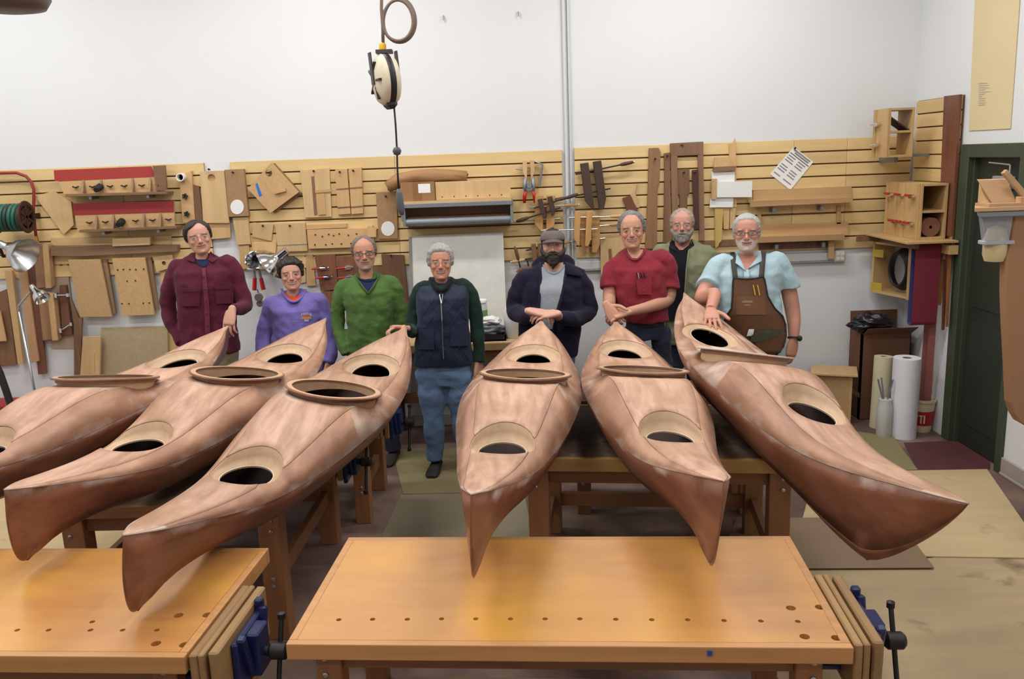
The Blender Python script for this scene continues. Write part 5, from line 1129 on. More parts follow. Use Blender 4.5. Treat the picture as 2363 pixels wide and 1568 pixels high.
def loft(R):
    R = np.asarray(R); n = R.shape[1]; V, F = grid(R, True); m = R.shape[0]
    return V, F+[tuple(range(n-1, -1, -1)), tuple((m-1)*n+k for k in range(n))]
def ellipsoid(c, ax, r, n=14):
    ax = np.asarray(ax); R = []
    for i in range(1, n):
        a = math.pi*i/n
        R.append(c-ax[2]*r[2]*math.cos(a)+np.outer(np.cos(np.arange(n)*2*math.pi/n)*r[0]*math.sin(a), ax[0])+np.outer(np.sin(np.arange(n)*2*math.pi/n)*r[1]*math.sin(a), ax[1]))
    return loft(R)
EX, EY, EZ = np.eye(3)
class Torso:
    """body trunk from silhouette rows (py, px left, px right, half depth, dy) at standing depth Y0"""
    def __init__(s, Y0, rows):
        s.Y0 = Y0; R = []
        rows = [(y, xl, xr, d*(.68, .72, .88)[k], dy+(.05, .045, .015)[k]) if k < 3 else (y, xl, xr, d, dy) for k, (y, xl, xr, d, dy) in enumerate(rows)]     # neck opening sits back
        for (y, xl, xr, d, dy) in rows:
            a, b = aY(xl, y, Y0+dy), aY(xr, y, Y0+dy); R.append(((a[2]+b[2])/2, (a[0]+b[0])/2, (b[0]-a[0])/2, d, Y0+dy))
        s.R = np.array(sorted(R))
    def at(s, z): return [np.interp(z, s.R[:, 0], s.R[:, k]) for k in (1, 2, 3, 4)]
    def shape(s, grow=0.0):
        return loft([ell_ring(np.array([xc, Y, z]), EX, EY, rx+grow, d+grow, 32, 2.4) for z, xc, rx, d, Y in s.R])
    def front(s, px, py, off=.004):
        off = off+.009
        Y = s.Y0-.12
        for _ in range(5):
            p = aY(px, py, Y); xc, rx, d, Yc = s.at(p[2]); u = min(abs(p[0]-xc)/rx, .985)
            Y = Yc-d*(1-u**2.4)**(1/2.4)-off
        return aY(px, py, Y)
    def patch(s, rows, n=12, off=.004):
        """rows of (py, px left, px right) laid on the front of the trunk"""
        return grid(np.array([[s.front(xl+(xr-xl)*k/(n-1), y, off) for k in range(n)] for y, xl, xr in rows]))
def subrows(rows, m=5):
    out = []
    for a, b in zip(rows[:-1], rows[1:]): out += [tuple(np.array(a)*(1-k/m)+np.array(b)*k/m) for k in range(m)]
    return out+[rows[-1]]
def limb(pts, radii, n=18, sub=4):
    P = np.asarray(pts, float); k = np.arange(len(P)); t = np.linspace(0, len(P)-1, (len(P)-1)*sub+1)
    Q = np.stack([pchip(k, P[:, i], t) for i in range(3)], 1); r = pchip(k, radii, t)
    return tube(Q, r, n)
def arm(pts, radii, T):
    a = np.asarray(pts[0], float); xc = T.at(a[2])[0]; sg = 1 if a[0] > xc else -1
    radii = [r_*.94 for r_ in radii]
    return limb([a+np.array([-sg*.13, .0, -.0]), a+np.array([-sg*.05, 0, .012])]+list(pts), [radii[0]*.75, radii[0]*.92, radii[0]*.98]+list(radii[1:]), 18)
def rotv(v, axis, a): return np.array(Matrix.Rotation(a, 3, Vector(axis)) @ Vector(v))
def hand(w, d, back, ts, curl=(.25, .45, .3), s=1.12, spread=.06, thumb=(.6, .75, -.3), tb=.25):
    """palm, four jointed fingers and a thumb; d towards the fingers, back = normal of the back of the hand, ts = +-1 thumb side"""
    d = unit(d); back = unit(np.asarray(back)-d*(np.asarray(back) @ d)); side = ts*np.cross(d, back); side = unit(side)
    w = np.asarray(w, float); parts = []
    prof = [(-.032, .012, .010), (-.02, .023, .018), (.0, .027, .0185), (.03, .036, .018), (.06, .042, .0165), (.09, .043, .0135), (.1, .038, .010)]
    parts.append(loft([ell_ring(w+d*l*s, side, back, a*s, b*s, 16, 2.5) for l, a, b in prof]))
    ln = [(.043, .026, .022), (.047, .03, .023), (.044, .028, .022), (.034, .021, .02)]
    ax = np.cross(d, back)
    for i in range(4):
        p = w+d*(.092-.004*(i == 3)-.002*(i == 0))*s+side*(.032-.0215*i)*s-back*.002*s
        dd = unit(d+side*(spread*(1.5-i))); pts = [p-dd*.012*s]; r0 = (.0098, .0102, .0098, .0085)[i]*s; rr = [r0]
        for k, (a, l) in enumerate(zip(curl, ln[i])):
            dd = rotv(dd, ax, -a*(1+.06*i)); p = p+dd*l*s; pts.append(p.copy()); rr.append(r0*(.93, .86, .72)[k])
        parts.append(limb(pts, rr, 10, 3)); parts.append(ellipsoid(pts[-1], np.eye(3), [r0*.72]*3, 8))
    p = w+d*.025*s+side*.03*s-back*.004*s; dd = unit(d*thumb[0]+side*thumb[1]+back*thumb[2])
    q = p+dd*.042*s; d2 = unit(dd+d*.35-side*tb); e = q+d2*.034*s; e2 = e+d2*.022*s
    parts.append(limb([p-dd*.02*s, p, q, e, e2], [.013*s, .0155*s, .0125*s, .0112*s, .0085*s], 10, 3)); parts.append(ellipsoid(e2, np.eye(3), [.0088*s]*3, 8))
    return parts
HZ = np.array([-.53, -.5, -.46, -.38, -.27, -.14, 0, .14, .28, .38, .45, .49, .505])
HW = np.array([.05, .12, .17, .222, .262, .29, .305, .315, .295, .235, .155, .07, .01])
HF = np.array([.26, .335, .365, .372, .372, .372, .372, .375, .345, .275, .185, .08, .01])
HB = np.array([.12, .06, .0, -.12, -.24, -.33, -.385, -.405, -.375, -.30, -.20, -.09, -.01])
def head_pt(z, a, grow=0.0):
    """surface of the bare skull; a = angle from the face (0) round to the back (pi), +x = picture right"""
    w, f, b = np.interp(z, HZ, HW)+grow, np.interp(z, HZ, HF)+grow, np.interp(z, HZ, HB)-grow
    yc = (f+b)/2*0+.0; c, s_ = math.cos(a), math.sin(a)
    m = (f+b)/2; h = (f-b)/2
    return np.array([w*math.copysign(abs(s_)**.9, s_), m+h*math.copysign(abs(c)**.85, c), z])
class Head:
    def __init__(s, top, chin, Y, yaw=0, roll=0, pitch=0, wide=1.0, scale=1.0):
        T, Cn = aY(*top, Y), aY(*chin, Y); s.H = np.linalg.norm(T-Cn)*scale
        f = unit(CAM-(T+Cn)/2); f[2] *= .25; f = unit(f); f = rotv(f, EZ, yaw)
        up = EZ.copy(); r = unit(np.cross(up, f)); up = np.cross(f, r)
        f = rotv(f, r, pitch); up = rotv(up, r, pitch)
        s.f = f; s.r = rotv(r, f, roll); s.u = rotv(up, f, roll); s.wide = wide
        # face plane sits at Y: put the chin-crown line there
        s.c = (T+Cn)/2-s.f*.12*s.H
    def W(s, p):
        p = np.atleast_2d(p); return s.c+s.H*(np.outer(p[:, 0]*s.wide, s.r)+np.outer(p[:, 1], s.f)+np.outer(p[:, 2], s.u))
    def L(s, P): d = (np.asarray(P)-s.c)/s.H; return np.stack([d @ s.r/s.wide, d @ s.f, d @ s.u], 1)
    def parts(s, neck_base, nr=.175, nose=1.0):
        n = 36
        zs = np.concatenate([np.linspace(-.53, -.3, 10), np.linspace(-.25, .3, 16), np.linspace(.34, .505, 9)])
        P = [loft([s.W([head_pt(z, 2*math.pi*k/n) for k in range(n)]) for z in zs])]
        b0 = s.W([(0, -.10, -.15)])[0]; b1 = s.W([(0, -.06, -.42)])[0]; nb = np.asarray(neck_base, float)
        P.append(limb([b0, b1, b1*.4+nb*.6, nb, nb+np.array([0, .03, -.08])], [nr*s.H*.95, nr*s.H*.97, nr*s.H, nr*s.H*1.12, nr*s.H*1.5], 22))
        N = nose
        P.append(limb([s.W([p])[0] for p in ((0, .35, .10), (0, .388, .03), (0, .425, -.06), (0, .465*N, -.125), (0, .40, -.165))], [.026*s.H, .030*s.H, .036*s.H, .048*s.H, .036*s.H], 12))
        for q in (-1, 1):
            P.append(ellipsoid(s.W([(q*.038, .405, -.145)])[0], (s.r, s.f, s.u), [.028*s.H, .04*s.H, .026*s.H], 10))
            P.append(ellipsoid(s.W([(q*.318, -.04, -.03)])[0], (unit(s.r*.9-q*s.f*.45), s.f, unit(s.u-.15*s.f)), [.028*s.H, .062*s.H, .105*s.H], 12))
            P.append(ellipsoid(s.W([(q*.15, .325, .085)])[0], (s.r, s.f, s.u), [.085*s.H, .055*s.H, .028*s.H], 10))   # brow
            P.append(ellipsoid(s.W([(q*.17, .285, -.12)])[0], (s.r, s.f, s.u), [.085*s.H, .068*s.H, .075*s.H], 10))    # cheek
        P.append(ellipsoid(s.W([(0, .335, -.43)])[0], (s.r, s.f, s.u), [.09*s.H, .06*s.H, .055*s.H], 10))             # chin
        return P
    def features(s, V, Nn, smile=.5, teeth=False, skin='c4917a', lip='a8605a', brow='4a342a', beard=None, beard_amt=.6, ruddy=.35, brow_amt=.85, stub=None):
        """sockets, lips and colours on the finished surface"""
        p = s.L(V); x, y, z = p.T; ax = np.abs(x); fr = smooth01(.12, .25, y)*(np.linalg.norm(p, axis=1) < .75)
        g = lambda a, b, c, d: np.exp(-((ax-a)/c)**2-((z-b)/d)**2)*fr
        V = V+np.outer(s.H*(-.034*g(.135, .015, .07, .04)), s.f)
        mw = .108+.03*smile; zc = -.272+.055*smile*(np.minimum(ax/mw, 1.3)**2)
        inm = smooth01(mw*1.05, mw*.8, ax)*fr
        up_ = np.exp(-((z-zc-.022)/.016)**2)*inm; lo = np.exp(-((z-zc+.028)/.02)**2)*inm; ln = np.exp(-((z-zc)/.012)**2)*inm
        V = V+np.outer(s.H*(.016*up_+.02*lo-.018*ln), s.f)
        fold = np.exp(-((ax-(.10+.10*smooth01(-.1, -.3, z)))/.016)**2)*smooth01(-.32, -.26, z)*smooth01(-.08, -.14, z)*fr   # cheek folds
        V = V-np.outer(s.H*.012*fold*(.4+smile), s.f)
        C = np.tile(np.array(lin(skin)[:3]), (len(V), 1))
        nz = np.array([mnoise.noise(Vector(q*60)) for q in V[::1]]) if len(V) < 9000 else rng.normal(0, .25, len(V))
        C *= (1+.05*nz[:, None])
        def mix(C, col, m): m = np.clip(m, 0, 1)[:, None]; return C*(1-m)+np.array(lin(col)[:3])*m
        C = mix(C, 'b8604f', ruddy*.55*(g(.17, -.12, .09, .08)+.9*np.exp(-(x/.05)**2-((z+.12)/.06)**2)*fr))
        C = mix(C, '8a5a4c', .35*g(.135, -.035, .07, .02)+.3*fold)
        if stub: C = mix(C, stub[0], stub[1]*smooth01(-.13, -.2, z)*smooth01(.05, .15, y+.25)*(1-.8*inm*np.exp(-((z-zc)/.04)**2))*(np.linalg.norm(p, axis=1) < .7)*(z > -.56))
        if beard: C = mix(C, beard, beard_amt*smooth01(-.14, -.22, z)*(y > -.1)*(z > -.56))
        hw = .058
        if teeth:
            C = mix(C, lip, .75*inm*(np.exp(-((z-zc-.03)/.012)**2)+np.exp(-((z-zc+.036)/.014)**2)))
            C = mix(C, '3a1a18', 1.1*inm*np.exp(-((z-zc)/.024)**2)); C = mix(C, 'd6cabd', 1.1*smooth01(mw*.86, mw*.66, ax)*fr*np.exp(-((z-zc-.003)/.0125)**4))
        else:
            C = mix(C, lip, .75*(up_+lo)); C = mix(C, '4a2420', .85*ln)
        bz = .086+.12*np.minimum(ax-.06, .1)-.25*np.maximum(ax-.18, 0)
        C = mix(C, brow, brow_amt*np.exp(-((z-bz)/.017)**2)*smooth01(.045, .075, ax)*smooth01(.245, .2, ax)*fr)
        C = mix(C, '5d3228', .8*np.exp(-((ax-.034)/.016)**2-((z+.165)/.012)**2)*fr)      # nostrils
        return V, C
    def eyes(s, parent, iris='4a3a2a', lid='b98a74', open_=1.0):
        for q in (-1, 1):
            n, m = 20, 22; V = []; c = np.array((q*.135, .318, .012)); r = .056
            for i in range(m+1):
                ph = -math.pi/2+math.pi*i/m
                for k in range(n): t = 2*math.pi*k/n; V.append((r*1.1*math.cos(ph)*math.sin(t), r*math.cos(ph)*math.cos(t), r*math.sin(ph)))
            V = np.array(V); el = np.degrees(np.arctan2(V[:, 2], np.maximum(V[:, 1], 1e-4))); rad = np.hypot(V[:, 0], V[:, 2])
            C = np.tile(np.array(lin('b9aba2')[:3]), (len(V), 1))
            C[rad < .026] = lin(iris)[:3]; C[rad < .013] = lin('0a0808')[:3]
            top = 15*open_; bot = -16*open_
            C[el > top] = lin('2a1a16')[:3]; C[el > top+13] = lin(lid)[:3]; C[el < bot] = lin(lid)[:3]
            F = [(i*n+k, i*n+(k+1) % n, (i+1)*n+(k+1) % n, (i+1)*n+k) for i in range(m) for k in range(n)]
            o = mk('eye', (s.W(V+c), F), M_eye, parent, smooth=True); setcol(o, C)
    def shell(s, fn, name, parent, mat, rough=.0, seed=1, nz=46, na=64, zr=(-.42, .505)):
        """hair or beard: skull surface grown outward by fn(z, angle), sunk below the skin where fn is 0"""
        g = np.random.default_rng(seed); R = []
        for z in np.linspace(zr[0], zr[1], nz):
            row = []
            for k in range(na):
                a = 2*math.pi*k/na; aa = a if a <= math.pi else 2*math.pi-a
                zz = max(z, -.53); t = fn(z, aa, a); q = head_pt(zz, a)
                if z < -.53: q = np.array([q[0]*(1+(z+.53)*2.0), .12+(q[1]-.12)*(1+(z+.53)*2.0), z])
                o = unit(q-np.array([0, 0, .02])); j = 1+rough*mnoise.noise(Vector((q[0]*16, q[1]*16, q[2]*9+seed)))+rough*.6*mnoise.noise(Vector((q[0]*55, q[1]*55, q[2]*20+seed)))
                row.append(q+o*((t*j) if t > .0 else -.03))
            R.append(s.W(row))
        V, F = grid(np.array(R), True); n = na; m = nz
        F = F+[tuple(range(n-1, -1, -1)), tuple((m-1)*n+k for k in range(n))]
        return mk(name, (V, F), mat, parent, smooth=True)
    def glasses(s, parent, mat, w=.10, h=.062, t=.009, lens=True, rect=2.6):
        fr = []
        for q in (-1, 1):
            c = np.array((q*.142, .418, .0))
            P = [c+np.array((w*math.copysign(abs(math.cos(a))**(2/rect), math.cos(a)), -.03*abs(math.cos(a))*(1 if q*math.cos(a) > 0 else 0), h*math.copysign(abs(math.sin(a))**(2/rect), math.sin(a)))) for a in np.linspace(0, 2*math.pi, 28, endpoint=False)]
            fr.append(tube(s.W(P), t*s.H*.5, 6, closed=True))
            fr.append(tube(s.W([(q*.245, .385, .02), (q*.31, .25, .03), (q*.328, -.03, .02)]), t*s.H*.5, 6))
            if lens: lensP = s.W(P); mk('lens', (lensP, [tuple(range(len(P)))]), glass('spectacle_lens', 'dfe6ea', .05, .12), parent)
        fr.append(tube(s.W([(-.045, .425, .015), (0, .432, .025), (.045, .425, .015)]), t*s.H*.5, 6))
        return mk('glasses', J(*fr), mat, parent, smooth=True)
def hairmat(name, c1, c2):
    return wood(name, c1, c2, 'z', 70, .6, 5, .35, bump=.6)
def hairline(keys, T=.05, soft=.06, top=None):
    """keys: (angle deg, lowest z) of the hair edge; thickness T"""
    A, Z = np.radians([k[0] for k in keys]), [k[1] for k in keys]
    def fn(z, aa, a):
        zl = float(np.interp(aa, A, Z)); t = float(smooth01(zl-.005, zl+soft, z))*T
        if top is not None: t *= top(z, aa, a)
        return t if t > .004 else 0
    return fn
def folds(V, N, amp=.006, fy=9, fx=20, seed=0, mask=None):
    o = np.array([mnoise.noise(Vector((v[0]*fx*.6+seed, v[1]*6, v[2]*fy)))+.5*mnoise.noise(Vector((v[0]*fx+v[2]*12+seed, v[1]*12, v[2]*fy*1.7-v[0]*9))) for v in V])
    if mask is not None: o = o*mask
    return V+N*(o*amp)[:, None]
def garment(name, parts, mat, parent, size=.009, amp=.006, seed=0, it=5, fy=9, fx=18, cut=None):
    V, F, N = voxel(parts, size, it)
    V = folds(V, N, amp*1.6, fy, fx, seed)
    return mk(name, (V, F), mat, parent, smooth=True)
def solid(o, t=.004):
    m = o.modifiers.new('t', 'SOLIDIFY'); m.thickness = t; m.offset = 0; return o
def shoe(parent, x, y, z=0, mat=None, yaw=0, s=1.1):
    prof = [(-.10, .0, .034, .05), (-.08, .0, .04, .065), (-.03, .0, .04, .07), (.03, .0, .043, .058), (.09, .0, .05, .042), (.14, .0, .046, .034), (.17, 0, .028, .024)]
    R = []
    for l, c, w, h in prof:
        t = np.arange(16)*2*math.pi/16
        R.append([np.array([w*s*math.cos(a), -l*s, max(0, (h*s*(math.sin(a)*.5+.5)))*1.0]) for a in t])
    V, F = loft(R); V = xf((V, F), trm(x, y, z) @ rotm('Z', yaw))[0]
    return mk('shoe', (V, F), mat or M_shoe, parent, smooth=True, auto=60)
M_shoe = plain('dark_shoe', '25211d', .6)
def legs(parent, hipL, hipR, kL, kR, fL, fR, mat, r=(.105, .085, .075, .07), amp=.008, seed=3, seat=None, yawL=.15, yawR=-.15):
    hc = (np.array(hipL)+np.array(hipR))/2
    parts = [limb([h, (np.array(h)+k)/2, k, (np.array(k)+f)/2, f], [r[0], r[0]*.93, r[1], r[2], r[3]], 18) for h, k, f in ((hipL, np.array(kL), np.array(fL)), (hipR, np.array(kR), np.array(fR)))]
    parts.append(loft([ell_ring(hc+np.array([0, 0, z]), EX, EY, w, d, 24, 2.5) for z, w, d in (seat or ((-.08, .14, .12), (0, .19, .13), (.12, .185, .13), (.22, .175, .125)))]))
    o = garment('trousers', parts, mat, parent, .012, amp, seed, 4, 8, 10)
    shoe(parent, fL[0], fL[1]-.03, 0, yaw=yawL); shoe(parent, fR[0], fR[1]-.03, 0, yaw=yawR)
    return o
def finish_body(root, parts, heads, **kw):
    """union of head, neck and arms as one skin surface with face and colours"""
    V, F, N = voxel(parts, .0036, 2, .4)
    V, C = heads.features(V, N, **kw)
    o = mk('body', (V, F), M_skin, root, smooth=True); setcol(o, C); return o
def person(label, Y0, foot_x): return thing('person', label, 'person', (foot_x, Y0, 0), 'people behind the kayaks')
def stand(root, T, Y0, zhip, mat, wid=.10, **k):
    """straight legs under the trunk"""
    xc = T.at(zhip)[0]
    hl, hr = np.array([xc-wid, Y0, zhip-.06]), np.array([xc+wid, Y0, zhip-.06])
    _, rx_, d_, _y = T.at(zhip); k.setdefault('seat', ((-.08, rx_*.78, d_*.75), (0, rx_*.9, d_*.85), (.1, rx_*.86, d_*.82), (.16, rx_*.8, d_*.78)))
    k.setdefault('r', (min(.105, rx_*.5), .085, .075, .07))
    legs(root, hl, hr, np.array([xc-wid*1.1, Y0-.01, zhip*.54]), np.array([xc+wid*1.1, Y0-.01, zhip*.54]), np.array([xc-wid*1.25, Y0+.02, .07]), np.array([xc+wid*1.25, Y0+.02, .07]), mat, **k)
jeans = cloth('blue_jeans', '647da0', .85, .25, 9, .3); jeans_d = cloth('dark_jeans', '2f3346', .85, .18, 9, .3); khaki = cloth('khaki_trousers', '857a62', .85, .1, 9, .3)
STD = [(0, .36), (35, .36), (52, .26), (64, .08), (74, -.10), (88, -.08), (100, .06), (118, -.02), (135, -.22), (180, -.36)]

# 1 -------- tall man in a maroon shirt
Y0 = 6.52
R1 = person('man in a maroon button shirt holding the leftmost kayak tip', Y0, aY(478, 850, Y0)[0])
j = lambda x, y, dy=0: aY(x, y, Y0+dy)
T = Torso(Y0, [(583, 442, 486, .065, .02), (592, 430, 497, .085, .02), (604, 405, 530, .105, .02), (625, 399, 541, .125, .01), (660, 405, 541, .135, 0), (710, 410, 541, .135, 0), (760, 413, 546, .14, 0), (795, 418, 552, .145, 0), (812, 419, 553, .14, 0)])
m1 = cloth('maroon_flannel', '571f31', .9, .16, 60, .3)
armL = [j(408, 622, .02), j(395, 655, .02), j(386, 708, .03), j(398, 752, -.0), j(420, 790, -.06)]
armR = [j(533, 614, .02), j(549, 655, .02), j(563, 702, .0), j(551, 714, -.12), j(537, 716, -.22)]
garment('shirt', [T.shape(), arm(armL, [.075, .07, .062, .056, .05], T), arm(armR, [.075, .07, .064, .056, .046], T)], m1, R1, .0085, .008, 1)
h = Head((452, 512), (465, 584), Y0-.02, roll=.13, yaw=.05, wide=1.18, scale=1.03)
hd = hand(j(535, 716, -.235), unit((-.2, -.42, -1)), (-.25, -1, .3), 1, (.3, .45, .35), 1.15, .10, thumb=(.8, .5, -.5))
finish_body(R1, h.parts(j(466, 606, .02), .19) + [T.shape(-.03), limb(armR, [.05, .05, .045, .035, .03])] + hd, h, smile=.55, skin='c79780', brow='4a352c', ruddy=.3)
h.eyes(R1, '5a5048'); hm1 = hairmat('dark_brown_hair', '1d1412', '33231e')
_tail = [(64, .05), (74, -.10), (88, -.06), (100, .06), (118, -.02), (135, -.22), (180, -.36)]
_hr = hairline([(0, .41), (15, .43), (35, .41), (50, .27)]+_tail, .05, .045); _hl = hairline([(0, .41), (12, .36), (28, .30), (44, .27), (54, .18)]+_tail, .058, .045)
h.shell(lambda z, aa, a: _hr(z, aa, a) if a <= math.pi else _hl(z, aa, a), 'hair', R1, hm1, .25, 1)
h.glasses(R1, plain('gold_wire', '8a7a5c', .3, .8), .085, .058, .006)
mk('undershirt', T.patch(subrows([(599, 448, 484), (608, 455, 480), (616, 466, 472)]), 8, .006), cloth('navy_tee', '1c2444', .9, .1, 60, .2), R1)
for (a, b, c, d) in (((442, 588), (450, 598), (449, 606), (430, 601)), ((486, 580), (480, 600), (490, 606), (503, 598))):
    solid(mk('collar_flap', grid(np.array([[T.front(*(np.array(a)*(1-u)*(1-v)+np.array(b)*u*(1-v)+np.array(c)*u*v+np.array(d)*(1-u)*v), .012+.006*v) for u in np.linspace(0, 1, 6)] for v in np.linspace(0, 1, 6)])), m1, R1), .006)
solid(mk('placket', T.patch(subrows([(618, 466, 474), (700, 471, 482), (790, 474, 486)]), 4, .007), cloth('maroon_placket', '6b2d3f', .9, .12, 60, .3), R1), .003)
for x0, x1, y in ((415, 462, 665), (496, 540, 659)):
    o = solid(mk('pocket', T.patch(subrows([(y+8, x0+1, x1-1), (y+42, x0+3, x1-2)]), 8, .006), m1, R1), .004); solid(mk('flap', T.patch(subrows([(y, x0, x1), (y+9, x0, x1)], 2), 8, .010), m1, o), .004)
for y in (640, 668, 696, 724, 752): mk('button', ellipsoid(T.front(470+(y-640)*.09, y, .010), np.eye(3), [.006, .003, .006], 8), plain('maroon_button', '3a1422', .4), R1)
stand(R1, T, Y0, T.R[0][0]+.05, khaki)

# 2 -------- smiling person in a purple sweatshirt
Y0 = 6.80
R2 = person('smiling person in a purple sweatshirt with an orange collar', Y0, aY(684, 850, Y0)[0])
j = lambda x, y, dy=0: aY(x, y, Y0+dy)
T = Torso(Y0, [(668, 655, 698, .06, .02), (676, 640, 712, .085, .02), (690, 622, 738, .11, .01), (715, 624, 744, .13, 0), (760, 630, 745, .135, 0), (810, 630, 750, .14, 0), (850, 628, 752, .14, 0), (872, 630, 750, .135, 0)])
m2 = cloth('purple_fleece', '776cb0', .95, .10, 50, .3)
armL = [j(628, 704, .02), j(616, 740, .02), j(609, 782, .02), j(610, 815, -.03), j(625, 845, -.08)]
armR = [j(738, 698, .02), j(752, 735, .02), j(760, 782, .02), j(763, 815, -.02), j(757, 838, -.06)]
garment('sweatshirt', [T.shape(), arm(armL, [.075, .072, .066, .06, .05], T), arm(armR, [.075, .072, .066, .06, .052], T)], m2, R2, .0085, .010, 2, fy=7, fx=14)
h = Head((669, 598), (674, 668), Y0-.03, roll=.05, wide=1.12, scale=1.02)
hd = hand(j(756, 846, -.07), (-.1, 0, -1), (.6, -.8, 0), -1, (.4, .5, .3), 1.0) + hand(j(628, 850, -.08), (.1, 0, -1), (-.6, -.8, 0), 1, (.4, .5, .3), 1.0)
finish_body(R2, h.parts(j(676, 686, .02), .19, .97) + [T.shape(-.03), limb(armL, [.05, .05, .045, .035, .03]), limb(armR, [.05, .05, .045, .035, .03])] + hd, h, smile=1.0, teeth=True, skin='cd9a85', lip='b06a62', brow='4a302a', ruddy=.45)
h.eyes(R2, '3a2a20', open_=.7)
h.shell(hairline([(0, .30), (30, .29), (48, .22), (60, .06), (70, -.10), (86, -.10), (100, .02), (118, -.05), (135, -.22), (180, -.36)], .065, .05), 'hair', R2, hairmat('short_dark_hair', '1a1210', '33221c'), .9, 3)
def neckband(T, root, name, mat, x0, x1, ytop, ybot, w=6, off=.008, dip=None):
    """ribbed band round a neck opening, hanging in a curve from (x0, ytop) to (x1, ytop)"""
    u = np.linspace(0, 1, 22); xs = x0+(x1-x0)*u; ys = ytop+(ybot-ytop)*np.sin(math.pi*u)**.75
    return mk(name, tube([T.front(x, y, off) for x, y in zip(xs, ys)], w*.0017, 8), mat, root, smooth=True)
u = np.linspace(0, 1, 16)
mk('undershirt_collar', grid(np.array([[T.front(653+(703-653)*a, 667+(27-5*v)*math.sin(math.pi*a)**.75-2*v+4, .007+.004*v) for a in u] for v in (0, .35, .7, 1.2, 1.8)])), cloth('orange_knit', 'd2491f', .9, .12, 60, .3), R2, smooth=True)
neckband(T, R2, 'collar', m2, 650, 706, 668, 697, 6, .010)
# printed crest on the chest: an arc of lettering over a small emblem
lo = mk('chest_emblem', T.patch(subrows([(731, 697, 716), (734, 695, 719), (737, 697, 716)], 2), 8, .006), plain('emblem_orange', 'c98a5a', .8), R2)
mk('emblem_arch', T.patch(subrows([(727, 702, 712), (731, 699, 715)], 2), 6, .0065), plain('emblem_red', 'b8584a', .8), lo)
mk('emblem_base', T.patch(subrows([(738, 702, 713), (742, 703, 712)], 2), 6, .0062), plain('emblem_white', 'b9b6d8', .8), lo)
def flat_text(txt, name, T, root, mat, cx, cy, size_px, arc=0, off=.0075):
    """letters as small meshes laid on the chest"""
    cu = bpy.data.curves.new('t', 'FONT'); cu.body = txt; cu.size = 1; cu.align_x = 'CENTER'; o = bpy.data.objects.new('t', cu); COL.objects.link(o)
    dg = bpy.context.evaluated_depsgraph_get(); m = o.evaluated_get(dg).to_mesh()
    V = [(v.co.x, v.co.y) for v in m.vertices]; F = [tuple(p.vertices) for p in m.polygons]; o.evaluated_get(dg).to_mesh_clear(); bpy.data.objects.remove(o)
    return mk(name, ([T.front(cx+x*size_px, cy-y*size_px+arc*(x*size_px)**2, off) for x, y in V], F), mat, root)
flat_text('MAINE', 'emblem_lettering', T, lo, plain('emblem_letters', 'd8d6ea', .8), 707, 727, 8.5, .02)
stand(R2, T, Y0, T.R[0][0]+.06, jeans_d)

# 3 -------- man in a green v-neck sweater
Y0 = 6.62
R3 = person('man in a green v-neck sweater with dark-framed glasses', Y0, aY(850, 850, Y0)[0])
j = lambda x, y, dy=0: aY(x, y, Y0+dy)
T = Torso(Y0, [(630, 824, 871, .06, .02), (637, 810, 886, .085, .02), (650, 786, 912, .105, .02), (672, 789, 913, .125, .01), (710, 799, 912, .132, 0), (760, 801, 908, .132, 0), (800, 801, 905, .135, 0), (818, 803, 903, .13, 0)])
m3 = cloth('green_wool', '4f6c38', .95, .14, 45, .3)
armL = [j(792, 664, .02), j(782, 695, .02), j(779, 740, .02), j(785, 780, -.03), j(800, 818, -.08)]
armR = [j(905, 656, .02), j(917, 690, .02), j(926, 735, .02), j(925, 775, -.0), j(918, 810, -.06)]
garment('sweater', [T.shape(), arm(armL, [.072, .066, .058, .055, .046], T), arm(armR, [.072, .066, .058, .052, .046], T)], m3, R3, .0085, .008, 3, fy=11)
h = Head((839, 549), (842, 622), Y0-.02, roll=.03, wide=1.12, scale=1.02)
hd = hand(j(917, 818, -.07), (-.1, 0, -1), (.6, -.8, 0), -1, (.4, .5, .3), 1.05)
finish_body(R3, h.parts(j(847, 650, .02), .2) + [T.shape(-.03), limb(armR, [.05, .05, .042, .035, .03])] + hd, h, smile=.6, teeth=False, skin='c08a72', brow='55463c', ruddy=.4, stub=('9a8f86', .55))
h.eyes(R3, '4a4038', open_=.8)
hm3 = hairmat('grey_brown_hair', '4d4641', '7b746c')
REC = [(0, .47), (22, .46), (40, .40), (54, .30), (66, .10), (76, -.10), (90, -.06), (102, .06), (118, -.02), (135, -.22), (180, -.36)]
h.shell(hairline(REC, .05, .05), 'hair', R3, hm3, .3, 4)
h.glasses(R3, M_black, .088, .052, .016)
rows = [(644, 824, 872), (655, 828, 866), (665, 838, 859), (676, 849, 851)]
mk('undershirt', T.patch(subrows(rows), 10, .007), cloth('navy_tee', '1c2444', .9, .1, 60, .2), R3, smooth=True)
mk('v_collar', J(tube([T.front(x, y, .010) for x, y in ((822, 632), (825, 645), (837, 662), (850, 678))], .007, 8), tube([T.front(x, y, .010) for x, y in ((875, 630), (871, 645), (861, 662), (850, 678))], .007, 8)), cloth('green_rib', '456030', .95, .1, 45, .3), R3, smooth=True)
mk('tee_collar', tube([T.front(824+48*a, 641+9*math.sin(math.pi*a), .012) for a in np.linspace(0, 1, 14)], .006, 8), cloth('navy_tee', '1c2444', .9, .1, 60, .2), R3, smooth=True)
stand(R3, T, Y0, T.R[0][0]+.05, jeans_d)

